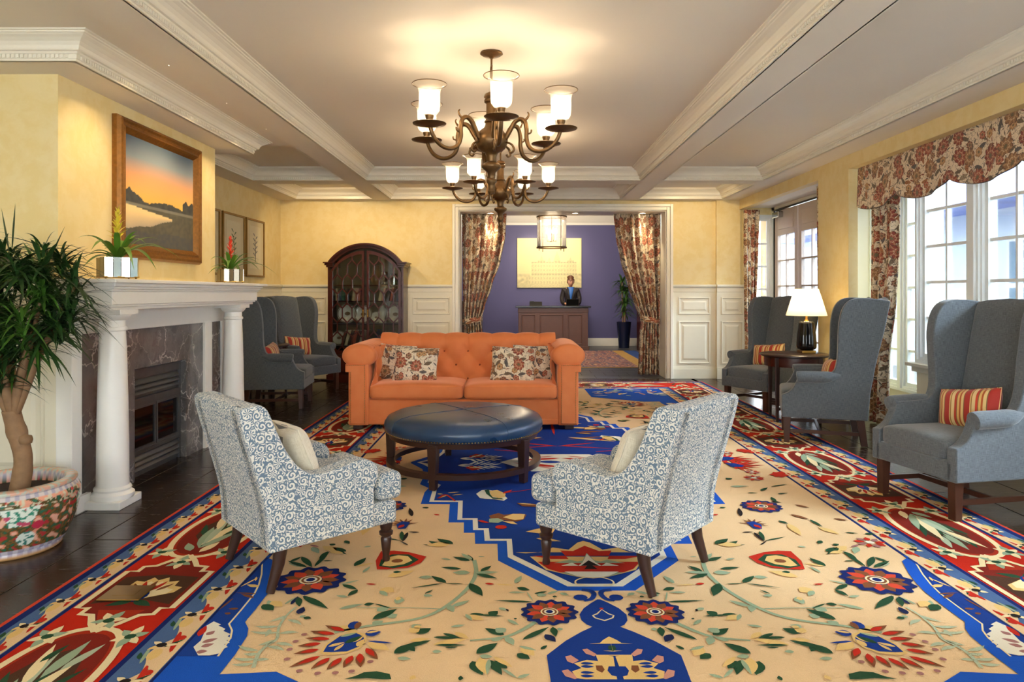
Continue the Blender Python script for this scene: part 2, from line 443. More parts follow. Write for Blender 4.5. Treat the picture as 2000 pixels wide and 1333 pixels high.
    def build(s, name, mat, parent=None, smooth=None, bevel=0, seg=2, subsurf=0, boxuv=False, loc=None, kind=None, normals=True):
        me = bpy.data.meshes.new(name); me.from_pydata(s.v, [], s.f)
        if s.hasuv:
            l = me.uv_layers.new(name='UVMap'); k = 0
            for u, f in zip(s.uv, s.f):
                for q in range(len(f)):
                    if u: l.data[k].uv = u[q]
                    k += 1
        if s.hasc:
            a = me.color_attributes.new('Col', 'FLOAT_COLOR', 'CORNER'); k = 0
            for c, f in zip(s.c, s.f):
                for q in range(len(f)):
                    a.data[k].color = c[q] if c else (1, 1, 1, 1)
                    k += 1
        if normals and not s.hasc:
            import bmesh
            bm = bmesh.new(); bm.from_mesh(me); bmesh.ops.recalc_face_normals(bm, faces=bm.faces); bm.to_mesh(me); bm.free()
        if boxuv:
            l = me.uv_layers.get('UVMap') or me.uv_layers.new(name='UVMap')
            for p in me.polygons:
                nx, ny, nz = (abs(x) for x in p.normal)
                for li in p.loop_indices:
                    x, y, z = me.vertices[me.loops[li].vertex_index].co
                    l.data[li].uv = (y+3.1, z) if nx >= ny and nx >= nz else ((x+7.3, z) if ny >= nz else (x, y+5.7))
        if smooth is not None:
            me.polygons.foreach_set('use_smooth', [True]*len(me.polygons))
            if smooth < 179: me.set_sharp_from_angle(angle=math.radians(smooth))
        o = bpy.data.objects.new(name, me); COL.objects.link(o); clean(o, mat)
        if parent is not None: o.parent = parent
        if loc: o.location = loc
        if bevel:
            b = o.modifiers.new('bevel', 'BEVEL'); b.width = bevel; b.segments = seg; b.limit_method = 'ANGLE'; b.angle_limit = math.radians(35)
        if subsurf:
            m = o.modifiers.new('sub', 'SUBSURF'); m.levels = subsurf; m.render_levels = subsurf
        if kind: o['kind'] = kind
        return o

def tag(o, label=None, cat=None, group=None, kind=None):
    if label: o['label'] = label
    if cat: o['category'] = cat
    if group: o['group'] = group
    if kind: o['kind'] = kind
    return o
def thing(name, label, cat, loc=(0, 0, 0), rz=0, group=None):
    o = bpy.data.objects.new(name, None); COL.objects.link(o); o.location = loc; o.rotation_euler = (0, 0, rz)
    o.empty_display_size = .1
    return tag(o, label, cat, group)
def struct(name, mb, mat, parent=None, **kw):
    o = mb.build(name, mat, parent, **kw)
    if parent is None: o['kind'] = 'structure'
    return o
def group_empty(name, loc=(0, 0, 0), rz=0):
    o = bpy.data.objects.new(name, None); COL.objects.link(o); o.location = loc; o.rotation_euler = (0, 0, rz); o['kind'] = 'structure'
    return o
def copy_tree(o, parent=None):
    c = o.copy(); COL.objects.link(c); c.parent = parent
    for ch in list(o.children): copy_tree(ch, c)
    return c
def face(fx, fy): return math.atan2(-fx, fy)
def share(o, name=None, parent=None, loc=None, rot=None, scale=None):
    c = o.copy(); COL.objects.link(c)
    if name: c.name = name
    if parent is not None: c.parent = parent
    if loc: c.location = loc
    if rot: c.rotation_euler = rot
    if scale: c.scale = scale
    return c
def arc(cx, cy, r, a0, a1, n): return [(cx+r*math.cos(math.radians(a0+(a1-a0)*i/n)), cy+r*math.sin(math.radians(a0+(a1-a0)*i/n))) for i in range(n+1)]
def smooth_pts(pts, k=4):
    P = [Vector(p) for p in pts]; out = []
    for i in range(len(P)-1):
        p0 = P[max(i-1, 0)]; p1 = P[i]; p2 = P[i+1]; p3 = P[min(i+2, len(P)-1)]
        for j in range(k):
            t = j/k
            out.append(.5*((2*p1)+(p2-p0)*t+(2*p0-5*p1+4*p2-p3)*t*t+(3*p1-p0-3*p2+p3)*t**3))
    out.append(P[-1]); return [tuple(q) for q in out]

# ------------------------------------------------------------------ the room
ZS, ZC, YB, XL, XR = 2.86, 3.02, 11.5, -3.78, 3.566      # beam soffit, ceiling, back wall, side walls
Y0 = -1.6                                                # the room goes on behind the camera to here
floor = struct('floor', MB().box(-4.6, 4.3, Y0, YB+.02, -.12, -.006), 'tile_grout')
board = None
def boards():
    global board
    n = 0
    def put(x, y, w, l, mat):
        nonlocal_key = (round(w, 3), round(l, 3), mat)
        if nonlocal_key not in cache:
            o = MB().box(-w/2, w/2, -l/2, l/2, -.006, 0).build('floor_board' if mat == 'floor_board' else 'slate_tile', mat, floor, bevel=.002, seg=1)
            cache[nonlocal_key] = o; o.location = (x, y, 0); return
        share(cache[nonlocal_key], parent=floor, loc=(x, y, 0))
    cache = {}
    W, L = .355, 1.18; g = .006
    for ix in range(6):                      # boards left of the rug
        x = -2.0-W*ix-W/2
        for iy in range(11):
            y = 1.0+L*iy+(.45*L if ix % 2 else .05)
            if y+L/2 > YB: y2 = YB; ll = YB-(y-L/2)
            else: ll = L; y2 = y+L/2
            if ll < .05: continue
            put(x, y2-ll/2, W-g, ll-g, 'floor_board')
    for ix in range(5):                      # right of the rug
        x = 2.8+W*ix-(0)+W/2-.02
        if x-W/2 > 4.25: continue
        for iy in range(10):
            y = 2.0+L*iy+(.5*L if ix % 2 else 0)
            if y-L/2 > YB: continue
            ll = min(L, YB-(y-L/2))
            if ll < .05: continue
            put(x, y-L/2+ll/2, W-g, ll-g, 'floor_board')
    for ix in range(14):                     # strip in front of the back wall
        put(-1.95+.355*ix, 11.28, W-g, .42, 'floor_board')
boards()

# back wall with the wide cased opening
OX0, OX1, OZ = -.92, 2.41, 2.70
wb = struct('wall_back', MB().box(XL-.1, OX0, YB, YB+.5, 0, ZC).box(OX1, 3.80, YB, YB+.5, 0, ZC).box(3.80, 4.25, YB, YB+.5, 2.62, ZC).box(3.80, 4.25, YB, YB+.5, 0, .25).box(4.09, 4.25, YB, YB+.5, .25, 2.62).box(OX0, OX1, YB, YB+.5, OZ, ZC), 'wallpaper')
wl = struct('wall_left', MB().box(XL-.2, XL, Y0, YB, 0, ZC), 'wallpaper')
BX, BY0, BY1, BZ = -2.86, 4.475, 6.81, 2.745
wc = struct('wall_chimney', MB().box(XL, BX, BY0, BY1, 0, BZ+.02), 'wallpaper')
wr = struct('wall_right', MB().box(XR, XR+.1, 7.69, 8.46, 0, ZC).box(XR, XR+.1, 8.46, YB, 2.71, ZC).box(XR, XR+.1, 2.6, 7.69, 2.71, ZC).box(XR, XR+.1, Y0, 2.6, 0, ZC), 'wallpaper')
rear = MB().box(-4, 4.2, Y0-.15, Y0, 0, .8).box(-4, 4.2, Y0-.15, Y0, 2.3, ZC)  # unseen wall added behind the camera; its openings control the light
for x0, x1 in ((-4, -3.0), (-1.6, -.8), (.6, 1.4), (2.8, 4.2)): rear.box(x0, x1, Y0-.15, Y0, .8, 2.3)
struct('wall_rear_added', rear, 'wallpaper')
step = struct('trim_pier', MB().box(3.2, XR+.02, YB-.05, YB, 0, ZS), 'wallpaper')

# casing round the opening
cas = MB()
prof = [(0, YB), (0, YB-.03), (.02, YB-.045), (.06, YB-.045), (.075, YB-.06), (.1, YB-.06), (.1, YB)]
def casing(mb, x0, x1, z1, y, w=.1):
    for (d0, d1, t) in ((0, .055, .035), (.055, .1, .06)):
        mb.box(x0-d1, x0-d0, y-t, y, 0, z1+d1).box(x1+d0, x1+d1, y-t, y, 0, z1+d1).box(x0-d0, x1+d0, y-t, y, z1+d0, z1+d1)
casing(cas, OX0, OX1, OZ, YB)
struct('trim_opening', cas, 'white_trim', bevel=.006)
struct('trim_jamb', MB().box(OX0-.01, OX0+.012, YB, YB+.52, 0, OZ).box(OX1-.012, OX1+.01, YB, YB+.52, 0, OZ).box(OX0, OX1, YB, YB+.52, OZ-.012, OZ+.01), 'white_trim')

# wainscot
def panel_frame(mb, a0, a1, z0, z1, place, t=.012, w=.03):
    """raised mitred moulding round a field; place(a, z, depth) -> xyz"""
    rings = [(0, 0), (.006, t), (w-.01, t), (w, 0)]; vs = []
    for e, d in rings: vs += [place(a0+e, z0+e, d), place(a1-e, z0+e, d), place(a1-e, z1-e, d), place(a0+e, z1-e, d)]
    fs = [(r*4+i, r*4+(i+1) % 4, r*4+4+(i+1) % 4, r*4+4+i) for r in range(3) for i in range(4)]
    mb.add(vs, fs)
def wainscot(parent, a0, a1, place, panels, ztop=1.51):
    body = MB()
    def slab(z0, z1, t, aa0=a0, aa1=a1):
        vs = [place(aa0, z0, 0), place(aa1, z0, 0), place(aa1, z1, 0), place(aa0, z1, 0), place(aa0, z0, t), place(aa1, z0, t), place(aa1, z1, t), place(aa0, z1, t)]
        body.add(vs, [(0,3,2,1),(4,5,6,7),(0,1,5,4),(1,2,6,5),(2,3,7,6),(3,0,4,7)])
    slab(0, ztop-.02, .015); slab(0, .16, .035); slab(.16, .19, .025)
    slab(ztop-.12, ztop-.03, .022); slab(ztop-.035, ztop, .05); slab(ztop-.05, ztop-.035, .035)
    body.build('wainscot', 'wainscot_paint', parent, bevel=.003, seg=1)
    for (p0, p1) in panels:
        for (z0, z1) in ((1.03, 1.31), (.24, .925)):
            m = MB(); panel_frame(m, p0, p1, z0, z1, lambda a, z, d: place(a, z, d+.015))
            vs = [place(p0+.06, z0+.06, .015), place(p1-.06, z0+.06, .015), place(p1-.06, z1-.06, .015), place(p0+.06, z1-.06, .015)]
            w2 = [place(p0+.085, z0+.085, .024), place(p1-.085, z0+.085, .024), place(p1-.085, z1-.085, .024), place(p0+.085, z1-.085, .024)]
            m.add(vs+w2, [(4,5,6,7),(0,1,5,4),(1,2,6,5),(2,3,7,6),(3,0,4,7)])
            m.build('wall_panel', 'wainscot_paint', parent)
pb = lambda a, z, d: (a, YB-d, z)
wainscot(wb, XL, OX0-.1, pb, [(-3.66, -3.05), (-2.95, -1.75), (-1.66, -1.06)])
wainscot(wb, OX1+.1, 3.2, pb, [(2.6, 3.11)])
wainscot(step, 3.2, 3.72, lambda a, z, d: (a, YB-.05-d, z), [(3.27, 3.62)])
wainscot(wl, BY1, YB, lambda a, z, d: (XL+d, a, z), [(7.0, 7.75), (7.85, 8.6), (8.7, 9.45), (9.55, 10.3), (10.4, 11.3)])
wainscot(wl, Y0, BY0, lambda a, z, d: (XL+d, a, z), [(2.0, 3.0), (3.1, 4.2)])
wainscot(wc, XL+.05, BX, lambda a, z, d: (a, BY0-d, z), [(-3.7, -2.93)], ztop=1.46)
wainscot(wc, XL+.05, BX, lambda a, z, d: (a, BY1+d, z), [(-3.7, -2.93)], ztop=1.46)
wainscot(wr, 7.69, 8.46, lambda a, z, d: (XR-d, a, z), [], ztop=.2) if False else None
struct('baseboard_right', MB().box(XR-.025, XR, 7.69, 8.46, 0, .17).box(XR-.025, XR, Y0, 2.6, 0, .17), 'white_trim', bevel=.004)

# ceiling, beams and crown mouldings
struct('ceiling', MB().box(-4.6, 4.3, Y0, YB+.02, ZC, ZC+.12), 'ceiling_paint')
struct('ceiling_dropped', MB().box(XL, -2.26, Y0, 7.4, 2.89, ZC), 'ceiling_paint')
beams = [('trim_beam', -2.26, -1.98, Y0, YB), ('trim_beam', 1.648, 1.933, Y0, YB)]
for n, x0, x1, y0, y1 in beams: struct(n, MB().box(x0, x1, y0, y1, ZS, ZC), 'ceiling_paint')
for x0, x1 in ((-3.48, -2.26), (-1.98, 1.648), (1.933, 3.256)):
    struct('trim_beam', MB().box(x0, x1, 9.45, 9.75, ZS, ZC).box(x0, x1, 11.32, YB, ZS, ZC), 'ceiling_paint')
struct('trim_beam', MB().box(XL, -3.48, 7.4, YB, ZS, ZC), 'ceiling_paint')
struct('trim_beam', MB().box(3.256, XR+.02, Y0, YB, ZS, ZC), 'ceiling_paint')
struct('trim_soffit', MB().box(XL, -2.60, 4.228, 7.06, BZ, 2.895), 'ceiling_paint')
def crown_prof(z0, h=.16, p=.145):
    k = h/.16; q = p/.145
    pts = [(-.01, 0), (.012, 0), (.012, .012), (.018, .014), (.018, .04), (.026, .045), (.03, .055), (.045, .058), (.05, .066), (.056, .085), (.07, .105), (.092, .122), (.112, .132), (.118, .138), (.128, .140), (.13, .148), (.145, .15), (.145, .161), (-.01, .161)]
    return [(d*q, z0+z*k) for d, z in pts]
def dentils(mb, p, q, z, side, pitch=.026, off=.018):
    p = Vector(p); q = Vector(q); L = (q-p).length; d = (q-p)/L; n = Vector((-d.y, d.x))*side
    k = int(L/pitch)
    for i in range(1, k):
        c = p+d*(i*pitch)
        a = c-d*.007; b = c+d*.007; o1 = n*off; o2 = n*(off+.011)
        vs = [(a+o1), (b+o1), (b+o2), (a+o2)]
        mb.add([(w.x, w.y, z) for w in vs]+[(w.x, w.y, z+.02) for w in vs], [(0,3,2,1),(4,5,6,7),(0,1,5,4),(1,2,6,5),(2,3,7,6),(3,0,4,7)])
def crown(path, closed, side, z0=ZS, h=.16, p=.145, dent=True):
    o = struct('trim_crown', MB().sweep(crown_prof(z0, h, p), path, closed, side), 'white_trim')
    if dent:
        m = MB(); n = len(path)
        for i in range(n if closed else n-1):
            dentils(m, path[i], path[(i+1) % n], z0+.016*h/.16, side)
        m.build('dentil_row', 'white_trim', o, normals=False, kind='stuff')
    return o
crown([(-1.98, Y0), (-1.98, 9.45), (1.648, 9.45), (1.648, Y0)], False, -1)
crown([(1.933, Y0), (1.933, 9.45), (3.256, 9.45), (3.256, Y0)], False, -1)
crown([(-3.48, 7.4), (-3.48, 9.45), (-2.26, 9.45), (-2.26, 7.4)], False, -1)
for x0, x1 in ((-3.48, -2.26), (-1.98, 1.648), (1.933, 3.256)):
    crown([(x0, 9.75), (x0, 11.32), (x1, 11.32), (x1, 9.75)], True, -1, dent=False)
crown([(XL, 4.228), (-2.60, 4.228), (-2.60, 7.06), (XL, 7.06)], False, -1, z0=BZ, h=.147, p=.15)

# right side: bay with windows, alcove with doors
struct('wall_bay', MB().box(4.2, 4.3, 7.05, 8.5, 0, .32).box(4.2, 4.3, 7.05, 8.5, 2.55, 3.02).box(3.666, 4.3, 8.42, 8.5, 0, 3.02), 'wainscot_paint')
struct('wall_knee', MB().box(3.98, 4.1, 2.6, 7.12, 0, .67).box(3.98, 4.1, 2.6, 7.12, 2.62, 3.02).box(4.05, 4.2, 7.1, 7.16, 0, 2.9).box(3.6, 4.1, 2.5, 2.6, 0, 3.02), 'wainscot_paint')
struct('trim_stool', MB().box(3.88, 4.1, 2.6, 7.16, .655, .69).box(3.93, 4.02, 2.6, 7.13, .60, .655), 'white_trim', bevel=.006)
struct('ceiling_bay', MB().box(XR+.1, 4.3, 2.6, 8.46, 2.71, 2.80).box(XR+.1, 4.3, 8.5, YB, 2.74, 2.80), 'ceiling_paint')
def sash(y0, y1, z0, z1, x, cols, rows, name, deep=.07, axis='y', fr=.05, mun=.026):
    """window unit in the plane x=const (axis y) or y=const (axis x)"""
    root = group_empty(name)
    def B(mb, a0, a1, c0, c1, t0, t1):
        if axis == 'y': mb.box(x+t0, x+t1, a0, a1, c0, c1)
        else: mb.box(a0, a1, x+t0, x+t1, c0, c1)
    f = MB()
    for k, (e, tt) in enumerate(((0, -.05), (.03, -.03), (.055, -.005))):
        w = .03 if k == 0 else (.025 if k == 1 else .04)
        B(f, y0+e, y0+e+w, z0+e, z1-e, tt, deep); B(f, y1-e-w, y1-e, z0+e, z1-e, tt, deep)
        B(f, y0+e+w, y1-e-w, z0+e, z0+e+w, tt, deep); B(f, y0+e+w, y1-e-w, z1-e-w, z1-e, tt, deep)
    f.build('window_frame', 'window_white', root)
    a0, a1, c0, c1 = y0+.095, y1-.095, z0+.095, z1-.095
    m = MB()
    for i in range(1, cols):
        a = a0+(a1-a0)*i/cols; B(m, a-mun/2, a+mun/2, c0, c1, .01, .05)
    for j in range(1, rows):
        c = c0+(c1-c0)*j/rows; B(m, a0, a1, c-mun/2, c+mun/2, .012, .048)
    m.build('muntin', 'window_white', root)
    for i in range(cols):
        for j in range(rows):
            g = MB(); B(g, a0+(a1-a0)*i/cols, a0+(a1-a0)*(i+1)/cols, c0+(c1-c0)*j/rows, c0+(c1-c0)*(j+1)/rows, .028, .032)
            g.build('pane', 'pane_glass', root)
    return root
sash(7.16, 7.78, .32, 2.55, 4.2, 2, 6, 'window_1')
sash(7.78, 8.42, .32, 2.55, 4.2, 2, 6, 'window_2')
yy = 7.10; k = 3
while yy > 3.0:
    sash(yy-.84, yy, .69, 2.62, 4.0, 2, 5, 'window_%d' % k); yy -= .84; k += 1
    struct('trim_mullion', MB().box(3.93, 4.09, yy-.1, yy, .69, 2.62), 'window_white', bevel=.005); yy -= .1
struct('wall_bay_near', MB().box(3.98, 4.1, 2.6, yy, .6, 2.7), 'wainscot_paint')
# alcove: side light in the end wall and a pair of glazed doors
struct('wall_alcove', MB().box(4.1, 4.2, 8.5, 9.46, 0, 2.8).box(4.1, 4.2, 9.46, YB, 2.69, 2.8).box(4.1, 4.2, 11.38, YB, 0, 2.8).box(3.666, 4.2, 8.46, 8.5, 0, 2.8), 'white_trim')
sash(3.72, 4.1, .25, 2.62, YB-.045, 1, 6, 'window_9', axis='x', deep=.03)
def glazed_door(name, y0, y1):
    root = group_empty(name, (4.1, 0, 0))
    zt = 2.66; f = MB(); st = .12
    f.box(.0, .05, y0, y0+st, .02, zt).box(0, .05, y1-st, y1, .02, zt).box(0, .05, y0+st, y1-st, 2.27, zt).box(0, .05, y0+st, y1-st, .02, .3)
    f.build('door_frame', 'door_paint', root, bevel=.004)
    MB().box(-.008, .0, y0+.16, y1-.16, 2.36, 2.58).build('door_panel', 'door_paint', root, bevel=.006)
    m = MB(); ym = (y0+y1)/2; m.box(.005, .045, ym-.012, ym+.012, .3, 2.27)
    for j in range(1, 5): z = .3+j*(1.97/5); m.box(.005, .045, y0+st, y1-st, z-.012, z+.012)
    m.build('muntin', 'door_paint', root)
    for i in range(2):
        for j in range(5):
            a = y0+st+(y1-y0-2*st)*i/2; b = a+(y1-y0-2*st)/2; z = .3+j*1.97/5
            MB().box(.022, .027, a, b, z, z+1.97/5).build('pane', 'pane_glass', root)
    MB().box(-.05, 0, y0+.03 if name == 'door_1' else y1-.06, y0+.06 if name == 'door_1' else y1-.03, .9, 1.2).build('door_handle', 'brass', root, bevel=.008)
    return root
d1 = glazed_door('door_1', 10.44, 11.36)
glazed_door('door_2', 9.48, 10.425)
MB().box(-.09, -.005, 10.98, 11.24, 2.54, 2.63).build('door_closer', 'silver', d1, bevel=.01)
MB().bar((-.06, 11.1, 2.64), (-.03, 10.5, 2.665), .02, .012).build('closer_arm', 'iron_black', d1)
struct('trim_door_edge', MB().box(4.085, 4.11, 11.36, 11.38, 0, 2.69).box(4.085, 4.11, 9.46, 11.38, 2.665, 2.69), 'iron_black')

# ------------------------------------------------------------------ foyer beyond the opening
FY = 18.6
ff = struct('floor_foyer', MB().box(-3.2, 3.7, YB+.02, FY+.1, -.12, -.006), 'tile_grout')
c0 = None
for ix in range(20):
    for iy in range(9):
        x = -2.9+.4*ix+(.2 if iy % 2 else 0); y = 11.72+.4*iy
        if not (-1.1 < x < 3.0): continue
        if c0 is None: c0 = MB().box(-.197, .197, -.197, .197, -.006, 0).build('slate_tile', 'slate_tile', ff, bevel=.003, seg=1); c0.location = (x, y, 0)
        else: share(c0, parent=ff, loc=(x, y, 0))
MB().box(-3.2, 3.6, 15.15, FY, -.006, 0).build('slate_field', 'slate_tile', ff, kind='stuff')
struct('wall_foyer', MB().box(-3.2, 3.6, FY, FY+.1, 0, 3.5).box(-3.3, -3.2, YB+.5, FY+.1, 0, 3.5).box(3.6, 3.7, YB+.5, FY+.1, 0, 3.5), 'foyer_wall')
struct('ceiling_foyer', MB().box(-3.3, 3.7, YB+.5, FY+.1, 3.36, 3.46), 'ceiling_paint')
struct('baseboard_foyer', MB().box(-3.2, 3.6, FY-.03, FY, 0, .2), 'white_trim', bevel=.006)
struct('trim_foyer_crown', MB().sweep([(0, 3.13), (.02, 3.13), (.03, 3.19), (.05, 3.21), (.12, 3.3), (.16, 3.36), (0, 3.36)], [(-3.2, FY), (3.6, FY)], False, -1), 'white_trim')

# ------------------------------------------------------------------ outside
struct('ground_outside', MB().box(4.3, 20, -8, 26, -.3, -.2), 'ext_ground')
bl = thing('neighbour_building', 'pale building with white windows and a blue roof edge outside the bay window', 'building', (8.2, 5, -.2))
MB().box(0, 4, -3.2, 16, 0, 3.05).build('wall', 'ext_wall', bl)
MB().prism([(-1.0, 3.0), (4.5, 3.0), (4.5, 4.6), (1.2, 4.4)], -3.6, 16.3, 'y').build('roof', 'ext_blue', bl)
for i in range(5):
    w = MB().box(-.06, 0, -2.6+i*2.1, -1.5+i*2.1, .9, 2.5).build('window', 'window_white', bl)
    MB().box(-.07, -.055, -2.52+i*2.1, -2.09+i*2.1, .98, 1.66).box(-.07, -.055, -2.01+i*2.1, -1.58+i*2.1, .98, 1.66).box(-.07, -.055, -2.52+i*2.1, -2.09+i*2.1, 1.74, 2.42).box(-.07, -.055, -2.01+i*2.1, -1.58+i*2.1, 1.74, 2.42).build('pane', 'ext_glass', w)
for i in range(4):
    m = MB(); rnd = random.Random(i)
    def sph(u, w):
        th = u*2*PI; ph = (w-.5)*PI; r = .55*(1+.25*mnoise.noise((math.cos(th)*2+i*5, math.sin(th)*2, ph*2)))
        return (r*math.cos(ph)*math.cos(th), r*math.cos(ph)*math.sin(th), .55+r*math.sin(ph))
    m.grid(24, 14, sph)
    o = m.build('shrub', 'hedge', None, smooth=180); o.location = (7.3, 3.4+i*2.3, -.2)
    tag(o, 'rounded green shrub outside against the pale building, %s from the camera' % ('nearest', 'second', 'third', 'farthest')[i], 'shrub', 'shrubs outside the windows')

# ------------------------------------------------------------------ furniture helpers
def sbox(mb, cx, cy, cz, a, b, c, e1=.22, e2=.22, nu=44, nv=22, fn=None):
    sg = lambda x, e: math.copysign(abs(x)**e, x)
    def P(u, w):
        th = u*2*PI-PI; ph = (w-.5)*PI
        p = (cx+a*sg(math.cos(ph), e1)*sg(math.cos(th), e2), cy+b*sg(math.cos(ph), e1)*sg(math.sin(th), e2), cz+c*sg(math.sin(ph), e1))
        return fn(*p) if fn else p
    return mb.grid(nu, nv, P)
def pillow_mesh(w, h, t, uvs=(0, 0), n=22, pinch=.06):
    m = MB()
    for sgn in (1, -1):
        def P(u, v):
            x = 2*u-1; z = 2*v-1
            k = max(0, (1-x**4)*(1-z**4))**.55
            px = x*w/2*(1-pinch*(1-z*z)*abs(x)**6*0-pinch*(1-abs(z))*abs(x)); pz = z*h/2*(1-pinch*(1-abs(x))*abs(z))
            wr = 1+.06*math.sin(9*x+5*z)*(1-k)
            return (px, sgn*t/2*k*wr, pz)
        m.grid(n, n, P, None, lambda u, v: (uvs[0]+u*w, uvs[1]+v*h))
    return m
PIL = {}
def pillow(name, label, group, mat, M, w=.46, h=.3, t=.15, uvs=(0, 0), cat='pillow'):
    key = (mat, w, h, t, uvs)
    o = pillow_mesh(w, h, t, uvs).build(name, mat, None, smooth=180)
    o.matrix_world = M
    tag(o, label, cat, group)
    pts = [(-w/2, 0, -h/2), (w/2, 0, -h/2), (w/2, 0, h/2), (-w/2, 0, h/2)]
    q = []
    for i in range(4):
        a = Vector(pts[i]); b = Vector(pts[(i+1) % 4])
        for k in range(8):
            p = a.lerp(b, k/8); x = p.x/(w/2); z = p.z/(h/2)
            q.append((p.x*(1-.06*(1-abs(z))*abs(x)), 0, p.z*(1-.06*(1-abs(x))*abs(z))))
    MB().tube(q, .004, 6, True).build('piping', mat, o, smooth=180, boxuv=True)
    return o
def TRS(loc, rz=0, rx=0, ry=0): return Matrix.Translation(loc) @ Matrix.Rotation(rz, 4, 'Z') @ Matrix.Rotation(rx, 4, 'X') @ Matrix.Rotation(ry, 4, 'Y')

# ------------------------------------------------------------------ wing chairs
def wing_chair(label, loc, rz):
    t = thing('wing_chair', label, 'chair', loc, rz, 'grey-blue wing chairs along the walls')
    prof = smooth_pts([(.35, .44, 0), (.315, .452, 0), (.27, .485, 0), (.235, .54, 0), (.215, .59, 0)], 3)
    prof += smooth_pts([(.205, .625, 0), (.0, .632, 0), (-.065, .65, 0), (-.10, .70, 0), (-.115, .80, 0), (-.118, .95, 0), (-.125, 1.1, 0), (-.15, 1.22, 0), (-.20, 1.295, 0), (-.28, 1.325, 0), (-.40, 1.322, 0), (-.545, 1.30, 0)], 3)
    prof = [(p[0], p[1]) for p in prof]+[(-.50, 1.05), (-.43, .75), (-.385, .48), (-.365, .235), (.35, .235)]
    for s in (-1, 1):
        def fn(x, y, z):
            k = max(0, z-.62)/.7
            return (x+s*(.045*min(1, k*1.5)*max(0, min(1, (y+.42)/.28))), y, z)
        MB().prism(prof, s*.285, s*.36, 'x', fn).build('side_wing', 'linen_blue', t, smooth=50, bevel=.022, seg=4, boxuv=True)
        m = MB(); pts = [(s*.345, .222, .600), (s*.348, .17, .606), (s*.348, 0, .61), (s*.345, -.1, .625), (s*.335, -.2, .65)]
        m.tube(smooth_pts(pts, 4), [.04]+[.055]*8+[.052, .048, .042, .034, .024, .016, .01, .008], 14)
        m.build('arm_roll', 'linen_blue', t, smooth=60, boxuv=True)
    # back: gently reclined slab with a shallow crest
    def bk(u, w):
        a = u*2*PI; x = math.copysign(abs(math.cos(a))**.3, math.cos(a))*.30; d = math.copysign(abs(math.sin(a))**.5, math.sin(a))*.075
        z = .30+w*(1.0+.035*math.cos(x*5)); y0 = -.30-.19*((z-.3)/1.0)**1.1
        k = 1-.25*max(0, (w-.93)/.07)**2
        return (x, y0+d*k+(.025*(1-(x/.3)**2) if d > 0 else 0), z)
    m = MB(); m.grid(40, 24, bk)
    n = len(m.v); top = [n-41+i for i in range(40)]; m.f.append(tuple(top)); m.uv.append(None); m.c.append(None)
    m.build('backrest', 'linen_blue', t, smooth=60, boxuv=True)
    MB().box(-.33, .33, -.36, .35, .235, .36).build('seat_rail', 'linen_blue', t, smooth=40, bevel=.015, seg=3, boxuv=True)
    m = MB(); sbox(m, 0, .055, .41, .286, .30, .066, .3, .18, fn=lambda x, y, z: (x, y, z+(.022*(1-(x/.29)**2) if z > .41 else 0)))
    m.build('seat_cushion', 'linen_blue', t, smooth=180, boxuv=True)
    m = MB()
    for s in (-1, 1):
        MB().prism([(.27, .25), (.335, .25), (.33, 0), (.285, 0)], s*.335-.0 if s > 0 else -.275, s*.275 if s > 0 else -.335, 'x').build('leg', 'chair_leg', t, bevel=.004)
        MB().prism([(-.34, .25), (-.275, .25), (-.315, 0), (-.37, 0)], .275*s, .33*s, 'x').build('leg', 'chair_leg', t, bevel=.004)
        MB().bar((s*.305, .3, .105), (s*.305, -.32, .105), .022, .032).build('stretcher', 'chair_leg', t)
    MB().bar((-.305, .02, .105), (.305, .02, .105), .022, .032).build('stretcher', 'chair_leg', t)
    return t
WC = [('grey-blue wing chair nearest the camera in front of the bay window', (2.883, 4.686), (-.977, -.211)),
      ('grey-blue wing chair seen from its side, right of the black table lamp', (2.881, 6.797), (-.948, .317)),
      ('grey-blue wing chair before the glazed doors, behind the lamp table', (3.005, 8.66), (-.88, -.465)),
      ('grey-blue wing chair half hidden behind the far fireplace column', (-2.895, 8.792), (.994, .11)),
      ('dark wing chair in the far left corner beside the china cabinet', (-2.996, 10.155), (.88, -.47))]
PL = ['red and gold striped pillow on the wing chair nearest the camera', 'small striped pillow in the wing chair right of the lamp',
      'striped pillow in the wing chair behind the lamp table', 'sliver of striped pillow in the wing chair behind the fireplace column',
      'striped pillow in the corner wing chair beside the china cabinet']
wproto = None
for i, (lb, (x, y), (fx, fy)) in enumerate(WC):
    rz = face(fx, fy)
    if wproto is None: wproto = w = wing_chair(lb, (x, y, .006 if x > 0 else 0), rz)
    else:
        w = copy_tree(wproto); w.location = (x, y, .006 if x > 0 else 0); w.rotation_euler = (0, 0, rz); w['label'] = lb
    M = TRS((x, y, 0), rz) @ TRS((.03 if i else .0, -.095, .615), 0, math.radians(12), math.radians((9, 4, 6, 4, -6)[i]))
    pillow('striped_pillow', PL[i], 'striped pillows in the wing chairs', 'stripe_fabric', M, .47, .27, .15, (.02*i, 0))

